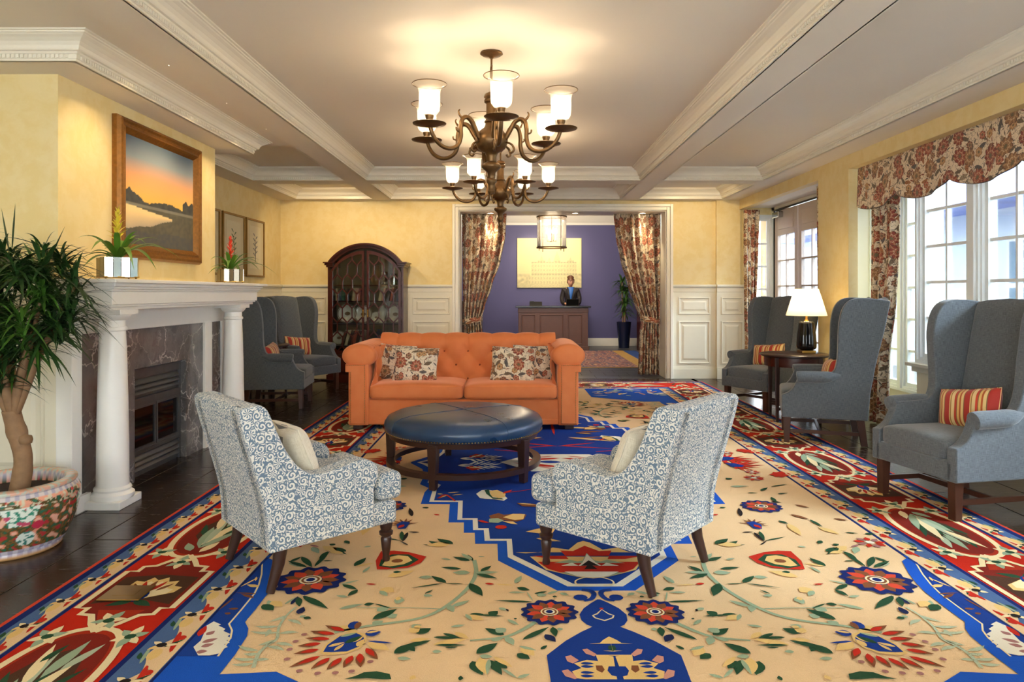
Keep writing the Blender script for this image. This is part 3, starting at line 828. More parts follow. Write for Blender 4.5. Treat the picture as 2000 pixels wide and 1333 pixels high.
# ------------------------------------------------------------------ patterned armchairs
def armchair(label, loc, rz):
    t = thing('armchair', label, 'chair', loc, rz, 'pair of scroll-patterned armchairs')
    top = smooth_pts([(.20, .40, 0), (.225, .46, 0), (.21, .515, 0), (.16, .545, 0), (.09, .545, 0), (0, .525, 0), (-.08, .515, 0), (-.15, .535, 0), (-.21, .59, 0), (-.26, .67, 0), (-.30, .76, 0), (-.335, .84, 0), (-.365, .866, 0)], 3)
    back = smooth_pts([(-.44, .862, 0), (-.462, .84, 0), (-.44, .74, 0), (-.40, .60, 0), (-.36, .46, 0), (-.335, .34, 0), (-.328, .195, 0)], 3)
    prof = [(.20, .205)]+[(p[0], p[1]) for p in top]+[(p[0], p[1]) for p in back]
    for s in (-1, 1):
        MB().prism(prof, s*.215, s*.325, 'x').build('side_panel', 'scroll_fabric', t, smooth=50, bevel=.035, seg=5, boxuv=True)
    bp = [(-.20, .35), (-.22, .55), (-.27, .70), (-.33, .84), (-.365, .862)]+[(p[0], p[1]) for p in back]+[(-.22, .2)]
    MB().prism(bp, -.29, .29, 'x', lambda x, y, z: (x, y-.0, z+.02*max(0, (z-.7)/.17)*(1-(x/.29)**2))).build('backrest', 'scroll_fabric', t, smooth=50, bevel=.02, seg=4, boxuv=True)
    MB().box(-.318, .318, -.32, .335, .20, .315).build('seat_base', 'scroll_fabric', t, smooth=40, bevel=.02, seg=3, boxuv=True)
    tc = [(-.205, -.22), (.205, -.22), (.205, .225), (.31, .235), (.315, .375), (-.315, .375), (-.31, .235), (-.205, .225)]
    MB().prism(tc, .315, .455, 'z', lambda x, y, z: (x, y, z+(.012 if z > .4 else 0)*(1-(x/.33)**2))).build('seat_cushion', 'scroll_fabric', t, smooth=50, bevel=.038, seg=5, boxuv=True)
    lp = [(.018, 0), (.02, .01), (.017, .03), (.022, .06), (.028, .115), (.022, .125), (.034, .135), (.036, .15), (.026, .158), (.03, .17), (.036, .2), (.03, .21)]
    for s in (-1, 1):
        MB().lathe(lp, 16, (s*.265, .30, 0)).build('leg', 'dark_wood', t, smooth=50)
        MB().tube([(s*.265, -.25, .215), (s*.268, -.265, .12), (s*.272, -.305, 0)], [.034, .028, .02], 10).build('leg', 'dark_wood', t, smooth=60)
    return t
def gaze(p, q): d = Vector(q)-Vector(p); return d.normalized()
ca = (-.894+(-.17-.0), 3.459+.21); 
aL = (-1.0645, 3.669)
# chair centres from the measured feet
def ctr(rn, fn_, away): m = (Vector(rn)+Vector(fn_))/2; return m+Vector(away)*.27
cL = ctr((-1.129, 3.258), (-.659, 3.66), (-.63, .776)); cR = ctr((.615, 3.2265), (.142, 3.618), (.643, .766))
ac = armchair('blue and cream scroll-patterned armchair on the left, its back towards the fireplace', (cL.x, cL.y, 0.012), face(.762, .648))
ac2 = copy_tree(ac); ac2.location = (cR.x, cR.y, .012); ac2.rotation_euler = (0, 0, face(-.771, .637)); ac2['label'] = 'blue and cream scroll-patterned armchair on the right of the rug, facing the sofa'
for c, f, lb, sg in ((cL, (.762, .648), 'cream pillow with grey panel in the left patterned armchair', 1), (cR, (-.771, .637), 'cream pillow with grey panel in the right patterned armchair', -1)):
    M = TRS((c.x, c.y, .012), face(*f)) @ TRS((0.0, -.09, .585), 0, math.radians(22))
    p = pillow('lumbar_pillow', lb, 'cream pillows in the patterned armchairs', 'linen_cream', M, .40, .27, .13)
    m = MB()
    for sgn in (1, -1): m.grid(10, 10, lambda u, v, sgn=sgn: ((2*u-1)*.10, sgn*(.066*max(0, (1-((2*u-1)*.5)**4)*(1-(2*v-1)**4))**.55+.002), (2*v-1)*.13))
    m.build('grey_band', 'linen_grey', p, smooth=180, boxuv=True)

# ------------------------------------------------------------------ sofa
def sofa():
    SX, SY = -.5265, 7.155
    t = thing('sofa', 'orange velvet button-tufted sofa with rolled arms facing the ottoman', 'sofa', (SX, SY, .012))
    V = 'velvet_orange'
    MB().box(-.96, .96, .02, .9, .045, .30).build('seat_base', V, t, smooth=40, bevel=.02, seg=3)
    MB().box(-.955, .955, .012, .05, .045, .105).build('base_band', V, t, smooth=40, bevel=.012, seg=3)
    for s in (-1, 1):
        m = MB(); m.prism([(s*1.15, .04), (s*1.15, .60), (s*1.12, .72), (s*.96, .72), (s*.945, .6), (s*.945, .04)], 0, .93, 'y')
        m.build('arm', V, t, smooth=40, bevel=.018, seg=3)
        def roll(u, w):
            a = u*2*PI; y = -.012+w*.93
            pl = 1-.035*max(0, math.sin(y*2*PI/.115))**6
            e = math.sqrt(max(0, 1-(1-min(1, w/.06))**2)); e = .62+.38*e
            return (s*(1.05+.172*math.cos(a)*pl*e), y, .735+.122*math.sin(a)*pl*e)
        m = MB(); m.grid(36, 70, roll); m.f.append(tuple(range(36))); m.uv.append(None); m.c.append(None)
        n0 = 70*37; m.f.append(tuple(n0+i for i in range(36))); m.uv.append(None); m.c.append(None)
        m.build('arm_roll', V, t, smooth=60)
        # raised front facing with its scroll outline and nail heads
        facing = [(s*1.128, .06), (s*1.128, .575), (s*1.175, .575), (s*1.175, .655), (s*.972, .655), (s*.972, .06)]
        MB().prism(facing, -.020, .01, 'y').build('arm_facing', V, t, smooth=40, bevel=.006, seg=2)
        m = MB()
        for (xa, za, xb, zb) in ((1.12, .07, 1.12, .575), (.98, .07, .98, .645), (.98, .645, 1.165, .645)):
            k = int(math.hypot(xb-xa, zb-za)/.017)
            for i in range(k+1):
                q = i/k; m.lathe([(0, -.004), (.005, -.002), (.0055, .001), (0, .005)], 6, (s*(xa+(xb-xa)*q), -.026, za+(zb-za)*q))
        m.build('nailhead_trim', 'nail', t, smooth=180, kind='stuff')
        # tufted inside of the arm
        def ins(u, w):
            y = .06+u*.72; z = .42+w*.40; a = u*5; b = w*2.2
            h = abs(math.sin(PI*(a+b)/2)*math.sin(PI*(a-b)/2))**.5
            return (s*(.945-.05*h-.035*w), y, z)
        m = MB(); m.grid(48, 24, ins); m.build('arm_tufting', V, t, smooth=180)
    # back
    curve = smooth_pts([(.68, .40, 0), (.70, .50, 0), (.72, .62, 0), (.735, .74, 0), (.755, .82, 0), (.80, .855, 0), (.87, .855, 0), (.93, .82, 0), (.95, .74, 0), (.95, .4, 0), (.94, .05, 0)], 6)
    L = [0]
    for a, b in zip(curve, curve[1:]): L.append(L[-1]+math.hypot(b[0]-a[0], b[1]-a[1]))
    su, sv = .26, .30; NX = 150
    def bk(u, w):
        k = w*(len(curve)-1); i = min(int(k), len(curve)-2); f = k-i
        a, b = curve[i], curve[i+1]; y = a[0]+(b[0]-a[0])*f; z = a[1]+(b[1]-a[1])*f
        s_ = L[i]+(L[i+1]-L[i])*f; x = (u-.5)*1.92
        dx, dy = b[0]-a[0], b[1]-a[1]; l = math.hypot(dx, dy); ny, nz = -dy/l, dx/l
        p = x/su*2; q = (s_-.03)/sv*2              # buttons sit where p and q are whole and p+q is even
        best = 9
        for qi in (math.floor(q), math.floor(q)+1):
            if not 0 <= qi <= 2: continue
            for pi_ in (math.floor(p)-1, math.floor(p), math.floor(p)+1, math.floor(p)+2):
                if (pi_+qi) % 2 == 0: best = min(best, math.hypot((p-pi_)*su/2, (q-qi)*sv/2))
        pit = 1-math.exp(-(best/.055)**1.1)
        fold = abs(math.sin(PI*(p+q)/2)*math.sin(PI*(p-q)/2))**.4
        if s_ > .36: fold = fold*max(0, 1-(s_-.36)/.06)+abs(math.sin(PI*p/2))**.4*min(1, (s_-.36)/.06)
        fade = max(0, min(1, (.64-s_)/.12))
        d = (.045*pit+.022*fold)*fade
        return (x, y+ny*d, z+nz*d)
    m = MB(); m.grid(NX, 66, bk); o = m.build('backrest', V, t, smooth=180)
    m = None
    for r in range(4):
        for k in range(-8, 9):
            x = (k/2)*su
            if abs(x) > .9: continue
            if (k+r) % 2 or r > 2: continue
            s_ = .03+r*.5*sv
            i = max(j for j in range(len(L)) if L[j] <= s_); a = curve[i]
            MB().lathe([(0, -.004), (.012, 0), (.012, .004), (.007, .009), (0, .01)], 10).build('button', 'button_velvet', t, smooth=180, loc=(x, a[0]-.004, a[1]+(s_-L[i]))).rotation_euler = (PI/2, 0, 0)
    for x0 in (-.472, .472):
        m = MB(); sbox(m, x0, .30, .372, .47, .335, .078, .35, .14, 60, 24, lambda x, y, z: (x, y, z+(.02*(1-((x-x0)/.47)**2) if z > .372 else 0)))
        c = m.build('seat_cushion', V, t, smooth=180)
        q = [(x0+.462*math.copysign(abs(math.cos(a))**.16, math.cos(a)), .30+.33*math.copysign(abs(math.sin(a))**.16, math.sin(a)), .425) for a in [i*2*PI/72 for i in range(72)]]
        MB().tube(q, .006, 6, True).build('piping', V, c, smooth=180)
    for s in (-1, 1):
        for y in (.06, .86): MB().box(s*1.06-.045, s*1.06+.045, y-.04, y+.04, 0, .045).build('foot', 'dark_wood', t, bevel=.004)
    return t
sofa()
SP = [(-1.30, 7.575, .62, .50, -20, -14, 'floral pillow tucked against the left sofa arm, behind another pillow', (.0, .0), .42),
      (-1.045, 7.43, .605, .46, 0, -18, 'floral pillow at the front left of the orange sofa', (1.3, .4), .42),
      (.185, 7.575, .62, .44, 20, -14, 'floral pillow tucked against the right sofa arm, behind another pillow', (2.2, 1.4), .40),
      (-.03, 7.43, .605, .46, -3, -18, 'floral pillow at the front right of the orange sofa', (3.7, 2.1), .42)]
for x, y, z, w, rz, rx, lb, uvs, h in SP:
    pillow('floral_pillow', lb, 'floral pillows on the orange sofa', 'floral_pillow', TRS((x, y+.03, z+.02), math.radians(rz), math.radians(rx), math.radians(3)), w, h-.04, .15, uvs)

# ------------------------------------------------------------------ round leather ottoman
ot = thing('ottoman', 'large round navy leather ottoman on a dark wood ring base', 'ottoman', (-.40, 5.5, .012))
m = MB().lathe([(0, .472), (.3, .47), (.45, .464), (.53, .45), (.578, .428), (.6, .395), (.604, .37), (.598, .345), (.585, .325), (0, .322)], 72)
cu = m.build('cushion', 'leather_navy', ot, smooth=60)
for a in (35, 125, 215, 305):
    ca_, sa_ = math.cos(math.radians(a)), math.sin(math.radians(a))
    MB().tube([(r*ca_, r*sa_, z) for r, z in ((0, .472), (.3, .4705), (.45, .4645), (.53, .4505), (.578, .4285), (.6, .395), (.604, .37), (.59, .33))], .0035, 6).build('seam', 'leather_navy', cu, smooth=180)
m = MB()
for i in range(170):
    a = 2*PI*i/170; m.lathe([(0, -.005), (.006, -.002), (.006, .002), (0, .005)], 6, (.594*math.cos(a), .594*math.sin(a), .334))
m.build('nailhead_trim', 'nail', ot, smooth=180, kind='stuff')
MB().lathe([(.0, .285), (.565, .285), (.57, .322), (0, .322)], 72).build('apron', 'dark_wood', ot, smooth=40)
MB().lathe([(.53, .075), (.588, .075), (.588, .112), (.53, .112), (.53, .075)], 72, cap=False).build('ring_stretcher', 'dark_wood', ot, smooth=40)
lg = None
for k in range(5):
    a = math.radians(-36-72*k)
    if lg is None:
        lg = MB().add([(-.035, -.035, .31), (.035, -.035, .31), (.035, .035, .31), (-.035, .035, .31), (-.023, -.025, 0), (.023, -.025, 0), (.023, .025, 0), (-.023, .025, 0)], [(0,1,2,3),(7,6,5,4),(0,4,5,1),(1,5,6,2),(2,6,7,3),(3,7,4,0)]).build('leg', 'dark_wood', ot, bevel=.004)
        o = lg
    else: o = share(lg, parent=ot)
    o.location = (.56*math.cos(a), .56*math.sin(a), 0); o.rotation_euler = (0, 0, a+PI/2)

# ------------------------------------------------------------------ side tables and the lamp
def side_table(label, loc, R, h):
    t = thing('side_table', label, 'table', loc, 0, 'round side tables between wing chairs')
    MB().lathe([(0, h-.028), (R-.02, h-.028), (R, h-.018), (R, h-.006), (R-.008, h), (0, h)], 48).build('tabletop', 'dark_wood', t, smooth=40)
    MB().lathe([(R*.84, h-.13), (R*.86, h-.13), (R*.86, h-.028), (R*.84, h-.028), (R*.84, h-.13)], 48, cap=False).build('apron', 'mahogany', t, smooth=40)
    for k in range(4):
        a = math.radians(35+90*k); c, s = math.cos(a)*R*.84, math.sin(a)*R*.84
        MB().add([(c-.022, s-.022, h-.03), (c+.022, s-.022, h-.03), (c+.022, s+.022, h-.03), (c-.022, s+.022, h-.03), (c-.013, s-.013, 0), (c+.013, s-.013, 0), (c+.013, s+.013, 0), (c-.013, s+.013, 0)], [(0,1,2,3),(7,6,5,4),(0,4,5,1),(1,5,6,2),(2,6,7,3),(3,7,4,0)]).build('leg', 'dark_wood', t, bevel=.003)
    for k in range(2):
        a = math.radians(35+90*k); c, s = math.cos(a)*R*.84, math.sin(a)*R*.84
        MB().bar((c, s, .14), (-c, -s, .14), .02, .025).build('stretcher', 'dark_wood', t)
    return t
side_table('round dark wood table under the black lamp by the right wall', (3.02, 7.78, 0), .36, .72)
side_table('small dark wood table half hidden between the two left wing chairs', (-3.27, 9.47, 0), .27, .70)
tl = thing('table_lamp', 'black ceramic table lamp with cream cone shade, lit, on the side table', 'lamp', (3.18, 7.85, .72))
MB().box(-.075, .075, -.075, .075, 0, .03).build('lamp_foot', 'brass', tl, bevel=.006)
prof = [(.05, .03), (.095, .045), (.105, .07), (.104, .11), (.098, .2), (.086, .29), (.08, .33), (.068, .345), (.03, .35)]
def lam(u, w):
    k = w*(len(prof)-1); i = min(int(k), len(prof)-2); f = k-i
    r = prof[i][0]+(prof[i+1][0]-prof[i][0])*f; z = prof[i][1]+(prof[i+1][1]-prof[i][1])*f
    a = u*2*PI; r *= 1-.045*abs(math.sin(a*8))**.6
    return (r*math.cos(a), r*math.sin(a), z)
MB().grid(96, 24, lam).build('lamp_body', 'lamp_ceramic', tl, smooth=180)
MB().lathe([(.03, .345), (.022, .355), (.012, .37), (.012, .43), (.02, .435), (.02, .5), (0, .5)], 16).build('lamp_neck', 'brass', tl, smooth=50)
MB().lathe([(.215, .41), (.125, .70)], 48, cap=False).build('lamp_shade', 'lamp_shade_cloth', tl, smooth=180, normals=False)
MB().lathe([(0, .5), (.02, .51), (.03, .545), (.022, .58), (0, .59)], 16).build('bulb', 'bulb_glow', tl, smooth=180)
lamp_point('lamp_light', (3.18, 7.85, .72+.56), 7, (1, .78, .46), .05)

# ------------------------------------------------------------------ fireplace
fp = thing('fireplace', 'white columned mantelpiece with dark veined marble surround and glass-fronted firebox', 'fireplace', (0, 0, 0))
FX, FC = -2.757, 5.64                        # front plane of the surround, centre along the wall
W_ = 'mantel_white'
MB().box(BX+.001, FX, 4.45, 4.555, 0, 1.27).box(BX+.001, FX, 6.725, 6.83, 0, 1.27).box(BX+.001, FX, 4.555, 6.725, 1.115, 1.27).build('surround_frame', W_, fp, bevel=.004)
MB().box(FX-.03, FX+.006, 4.79, 4.93, 0, 1.115).box(FX-.03, FX+.006, 6.35, 6.49, 0, 1.115).build('pilaster_strip', W_, fp, bevel=.003)
for y0, y1, z0, z1 in ((4.555, 4.79, 0, 1.115), (6.49, 6.725, 0, 1.115), (4.93, 5.2, 0, 1.115), (6.05, 6.35, 0, 1.115), (5.2, 6.05, .82, 1.115)):
    MB().box(BX+.001, FX-.018, y0, y1, z0, z1).build('marble_slab', 'marble', fp)
for y in (5.2, 6.03): MB().box(BX+.002, FX-.02, y, y+.02, 0, .82).build('marble_return', 'marble', fp)
MB().box(FX, FX+.03, 4.45, 4.60, .0, .1).build('skirting', W_, fp)
ins = MB().box(BX+.001, BX+.02, 5.22, 6.03, 0, .82).build('firebox', 'firebox_dark', fp)
fx = BX+.02
MB().box(fx, fx+.02, 5.25, 6.0, .74, .81).box(fx, fx+.02, 5.22, 5.25, 0, .81).box(fx, fx+.02, 6.0, 6.03, 0, .81).box(fx, fx+.03, 5.25, 6.0, .53, .59).box(fx, fx+.025, 5.25, 6.0, .17, .2).build('insert_frame', 'firebox_dark', fp, bevel=.003)
for z in (.61, .65, .69): MB().prism([(fx, z+.03), (fx+.022, z), (fx+.022, z+.008), (fx, z+.038)], 5.25, 6.0, 'y').build('louvre', 'firebox_dark', fp)
for z in (.04, .08, .12): MB().prism([(fx, z+.03), (fx+.022, z), (fx+.022, z+.008), (fx, z+.038)], 5.25, 6.0, 'y').build('louvre', 'firebox_dark', fp)
for y0, y1 in ((5.25, 5.62), (5.63, 6.0)):
    g = MB().box(fx+.004, fx+.009, y0, y1, .2, .53).build('glass_door', 'glass_black', fp)
    MB().box(fx+.004, fx+.018, y0, y0+.02, .2, .53).box(fx+.004, fx+.018, y1-.02, y1, .2, .53).box(fx+.004, fx+.018, y0+.02, y1-.02, .2, .22).box(fx+.004, fx+.018, y0+.02, y1-.02, .51, .53).build('door_rim', 'firebox_dark', g)
cp = [(.0, .05), (.125, .05), (.13, .062), (.128, .08), (.115, .09), (.108, .1), (.112, .112), (.108, .122), (.098, .13), (.096, .16), (.095, .4), (.09, .7), (.082, 1.0), (.076, 1.13), (.084, 1.135), (.086, 1.145), (.084, 1.155), (.076, 1.16), (.076, 1.2), (.088, 1.206), (.104, 1.225), (.108, 1.235), (.108, 1.24), (0, 1.24)]
for yc in (4.665, 6.655):
    c = MB().lathe(cp, 40, (-2.625, yc, 0)).build('column', W_, fp, smooth=40)
    MB().box(-2.757, -2.507, yc-.135, yc+.135, 0, .05).build('plinth', W_, c, bevel=.004)
    MB().box(-2.757, -2.515, yc-.11, yc+.11, 1.238, 1.275).build('abacus', W_, c, bevel=.003)
ent = [(0, 1.27), (.245, 1.27), (.245, 1.285), (.255, 1.29), (.27, 1.30), (.274, 1.305), (.274, 1.385), (.28, 1.388), (.283, 1.40), (.30, 1.41), (.32, 1.432), (.325, 1.44), (.34, 1.443), (.34, 1.448), (0, 1.448)]
MB().sweep([(d+.0, z) for d, z in ent], [(FX, 4.41+.274), (FX, 6.87-.274)], False, -1).build('entablature', W_, fp, smooth=30) if False else None
# entablature runs round three sides of the chimney breast
E = MB()
pth = [(BX+.001, 4.56), (FX, 4.56), (FX, 6.72), (BX+.001, 6.72)]
prof = [(0, 1.27)]+[(d*.54, z) for d, z in ent[1:-1]]+[(0, 1.448)]
def ring(d0, d1, z0, z1): E.box(BX+.001, FX+d1, 4.56-(d1-.12), 6.72+(d1-.12), z0, z1)
for d, z0, z1 in ((.245, 1.27, 1.29), (.262, 1.29, 1.305), (.274, 1.305, 1.388), (.284, 1.388, 1.402), (.30, 1.402, 1.418), (.315, 1.418, 1.44)): ring(0, d, z0, z1)
E.build('entablature', W_, fp, bevel=.004)
MB().box(BX+.001, FX+.345, 4.56-.24, 6.72+.24, 1.44, 1.465).build('mantel_shelf', W_, fp, bevel=.006, seg=3)

# ------------------------------------------------------------------ pictures
def canvas_color(u, v):
    """a dusk lake scene: u left-right, v bottom-top"""
    def mixc(a, b, t): t = max(0, min(1, t)); return tuple(a[i]+(b[i]-a[i])*t for i in range(3))
    H = lambda s: hexc(s)[:3]
    n = mnoise.noise((u*6, v*6, 1.3)); n2 = mnoise.noise((u*24, v*24, 4.1))
    if v > .40:
        t = (v-.40)/.6
        c = mixc(H('#f4be52'), H('#e9a873'), t/.42) if t < .42 else (mixc(H('#e9a873'), H('#8f9aa0'), (t-.42)/.28) if t < .70 else mixc(H('#8f9aa0'), H('#54687a'), (t-.70)/.3))
    else:
        c = mixc(H('#4d4c40'), H('#615b49'), .5+n2*.9+n*.4)
        lo_ = .15+.13*(u/.66)**1.5+.02*n; hi_ = .37-.07*(u/.66)+.012*n
        if u < .66 and lo_ < v < hi_: c = mixc(H('#b3a188'), H('#f2d193'), (v-lo_)/max(.02, hi_-lo_)*1.3)
        if v > .36: c = mixc(c, H('#8c887a'), .6)
        if v < .13+.02*n: c = mixc(H('#474a4c'), H('#565349'), .5+n2)
    hill = .415+.02*n2
    if u < .24: hill = .43+.10*(1-(u/.24)**2)*(.8+.35*mnoise.noise((u*22, 3, 3)))
    if .36 < u < .80: hill = .42+.035*abs(math.sin((u-.36)*7))*(.8+.5*mnoise.noise((u*25, 9, 3)))
    if u > .82: hill = .44+.08*(.8+.5*mnoise.noise((u*20, 6, 3)))
    if .385 < v < hill: c = mixc(H('#33383a'), H('#4a4a44'), .5+n2)
    return (*c, 1)
pc = thing('landscape_painting', 'gold-framed painting of a lake at dusk above the mantel', 'painting', (BX+.001, 5.735, 2.14))
PW, PH = 1.33, 1.02
fw = .115
pr = [(0, 0), (.0, .035), (.014, .06), (.03, .066), (.045, .055), (.06, .05), (.075, .058), (.09, .045), (.105, .03), (.115, .02), (.115, 0)]
m = MB(); n = len(pr); rows = []
for (sy, sz) in ((-1, -1), (1, -1), (1, 1), (-1, 1)):
    rows += [(x, sy*(PW/2-d), sz*(PH/2-d)) for d, x in pr]
fs = []
for i in range(4):
    j = (i+1) % 4
    for q in range(n-1): fs.append((i*n+q, j*n+q, j*n+q+1, i*n+q+1))
m.add(rows, fs); m.build('picture_frame', 'gold_frame', pc)
cw, ch = PW/2-fw+.005, PH/2-fw+.005
m = MB(); m.grid(150, 110, lambda u, v: (.024, -cw+2*cw*u, -ch+2*ch*v), canvas_color); m.build('canvas', 'painted_canvas', pc, normals=False)
MB().box(.0, .02, -cw, cw, -ch, ch).build('backing', 'dark_wood', pc)
for i, (y0, y1, lb) in enumerate(((8.36, 9.1, 'thin-framed botanical print mostly hidden behind the chimney breast'), (9.19, 9.93, 'thin-framed botanical print behind the red bromeliad'), (9.99, 10.70, 'thin-framed botanical print nearest the corner on the left wall'))):
    p = thing('botanical_print', lb, 'picture', (XL+.001, (y0+y1)/2, 2.02), 0, 'botanical prints on the left wall')
    w = (y1-y0)/2; h = .415; f = .028
    MB().box(0, .03, -w, w, -h, -h+f).box(0, .03, -w, w, h-f, h).box(0, .03, -w, -w+f, -h+f, h-f).box(0, .03, w-f, w, -h+f, h-f).build('picture_frame', 'gold_thin', p, bevel=.004)
    MB().box(0, .012, -w+f, w-f, -h+f, h-f).build('mat_board', 'mat_board', p)
    MB().box(.012, .014, -w+.13, w-.13, -h+.12, h-.10).build('print_sheet', 'paper', p)
    m = MB(); rr = random.Random(i); m.tube([(.016, 0, -.2), (.016, .01, -.05), (.016, -.01, .12)], .004, 5)
    for k in range(9):
        z = -.12+.035*k; s = 1 if k % 2 else -1; m.add([(.016, 0, z), (.016, s*.05, z+.05), (.016, s*.09, z+.05), (.016, s*.05, z+.02)], [(0, 1, 2, 3)])
    m.build('plant_drawing', 'leaf_mid' if i == 1 else 'linen_grey', p, normals=False)

# ------------------------------------------------------------------ leafy things
def leaf(mb, base, d, L, w, droop, seg=6, fold=.25):
    b = Vector(base); d = Vector(d).normalized(); side = d.cross(Vector((0, 0, 1)))
    side = side.normalized() if side.length > .05 else Vector((1, 0, 0))
    vs = []
    for i in range(seg+1):
        t = i/seg; p = b+d*(L*t); p.z -= droop*L*t*t
        ww = w*(math.sin(PI*min(1, .12+t*.95))**.7 if t < 1 else .02)
        up = Vector((0, 0, 1))*ww*fold
        vs += [p-side*ww+up, p, p+side*ww+up]
    fs = []
    for i in range(seg):
        a = i*3; fs += [(a, a+1, a+4, a+3), (a+1, a+2, a+5, a+4)]
    mb.add(vs, fs)
def leaf_head(rr, n, L, w, spread=1.0, up=.4):
    m = MB()
    for i in range(n):
        a = rr.random()*2*PI; e = rr.uniform(-.35, 1.3)*spread
        d = (math.cos(a)*math.cos(e), math.sin(a)*math.cos(e), math.sin(e)+up*.3)
        leaf(m, (rr.uniform(-.015, .015), rr.uniform(-.015, .015), rr.uniform(-.06, .06)), d, L*rr.uniform(.65, 1.1), w*rr.uniform(.7, 1.15), rr.uniform(.25, .75))
    return m
# glazed famille-rose style jardiniere
def pot_col(a, r, z, j):
    H = lambda s: hexc(s)[:3]
    u = a/(2*PI)*46; v = z*30
    n = mnoise.noise((u*.9, v*.9, 0)); n2 = mnoise.noise((u*2.1, v*2.1, 5)); n3 = mnoise.noise((u*1.5+9, v*1.5, 8))
    if z < .028: return hexc('#c79a6a')
    if z < .06: return hexc('#c4bdc6') if int(u*1.5) % 2 else hexc('#a49cb0')
    if z > .345: return hexc('#d8a890') if n2 > 0 else hexc('#b8c0b0')
    if z > .322: return hexc('#a8a4b2') if int(u*2) % 2 else hexc('#c9c0bc')
    c = H('#5a4a2c')
    if n3 > .05: c = H('#4c5636')
    if n2 > .12: c = H('#7d5a34')
    if n2 < -.22: c = H('#2f6a52')
    if n > .26: c = H('#d98c72')
    if n > .38: c = H('#e4b09a')
    if n < -.38: c = H('#b03a3a')
    if z > .27 and n > .05: c = H('#dc9a80')
    if z > .27 and n2 > .15: c = H('#c9c1a4')
    k = (a/(2*PI)*5) % 1                                     # white fan and round cartouches
    fz = (z-.235)/.045; fu = (k-.35)/(.17+.05*fz)
    if abs(fz) < 1 and abs(fu) < 1:
        c = H('#d9e2d6')
        if n2 > .1: c = H('#3d8a72')
        if n > .3: c = H('#c0506a')
    if ((k-.42)/.11)**2+((z-.115)/.04)**2 < 1:
        c = H('#d4ded4')
        if n2 > .05: c = H('#3d7a72')
    if ((k-.55)/.07)**2+((z-.18)/.022)**2 < 1: c = H('#b8324a')
    return (*c, 1)
jd = thing('jardiniere', 'round porcelain planter painted with flowers, holding the tree by the mantel', 'planter', (-2.74, 3.88, 0))
pp = [(.0, .0), (.235, 0), (.245, .012), (.24, .028), (.235, .04)]
zz = [.04+i*(.30/60) for i in range(61)]
def potr(z):
    t = z/.34; return .235+.095*math.sin(min(1, t*1.02)*PI*.56)**.9+ (0 if t < .9 else -.02*((t-.9)/.1))
prof = pp+[(potr(z), z) for z in zz]+[(.312, .345), (.316, .352), (.314, .362), (.30, .366), (.262, .366), (.255, .36), (.25, .345), (.245, .3)]
MB().lathe(prof, 300, cap=False, cfn=pot_col).build('pot_body', 'painted_porcelain', jd, smooth=60, normals=False)
MB().lathe([(0, .305), (.246, .30)], 40, cap=False).build('soil', 'soil', jd)
tr = thing('dracaena_tree', 'leafy dracaena tree with a bare branching trunk growing from the porcelain planter', 'plant', (-2.68, 3.86, .30))
trunk = [(0, 0, 0), (.02, 0, .10), (.025, .0, .2), (.0, .0, .30), (-.03, .01, .38), (-.04, 0, .45)]
MB().tube(smooth_pts(trunk, 4), [.048]*6+[.044]*6+[.046, .05, .05, .046]+[.044]*5, 14).build('trunk', 'bark', tr, smooth=180)
MB().lathe([(0, -.03), (.03, -.02), (.035, 0), (.03, .02), (0, .03)], 12, (.045, -.01, .29)).build('trunk_knot', 'bark', tr, smooth=180)
rr = random.Random(5); heads = []
while len(heads) < 46:
    x, y, z_ = rr.uniform(-1, 1), rr.uniform(-1, 1), rr.uniform(-1, 1); q = math.sqrt(x*x+y*y+z_*z_)
    if .45 < q < 1: heads.append((-.04+x*.35, y*.26, .96+z_*.42))
for i, b in enumerate([heads[k] for k in range(0, 7)]):
    MB().tube(smooth_pts([(-.03, 0, .40), (b[0]*.35-.02, b[1]*.4, .40+(b[2]-.40)*.4), (b[0]*.7, b[1]*.7, .40+(b[2]-.40)*.75), b], 3), [.026]*3+[.02]*3+[.012]*4, 8).build('branch', 'bark', tr, smooth=180)
rr = random.Random(11)
for i, h in enumerate(heads):
    o = leaf_head(rr, 46, .25, .0095, 1.0).build('leaf_cluster', 'leaf_dark' if i % 3 else 'leaf_mid', tr, smooth=180, normals=False, kind='stuff'); o.location = h
for bx, by, bz, dx, dz in ((-.16, 0, 1.25, -.1, .3), (-.02, -.02, 1.32, .05, .3), (-.05, 0, 1.3, -.12, .28), (.15, 0, 1.22, .3, .25)):
    m = MB(); leaf(m, (bx, by, bz), (dx, 0, dz+.4), .24, .008, .0); m.build('top_shoot', 'leaf_dark', tr, smooth=180, normals=False)
m = MB(); rr = random.Random(4)
for i in range(14):
    a = rr.random()*6.28; leaf(m, (rr.uniform(-.06, .06), rr.uniform(-.05, .05), 0), (math.cos(a), math.sin(a), 1.6), rr.uniform(.12, .22), .006, .5)
o = m.build('grass_tuft', 'leaf_mid', None, smooth=180, normals=False); o.location = (-2.86, 3.76, .30); tag(o, 'small tuft of grass sprouting at the edge of the porcelain planter', 'plant')

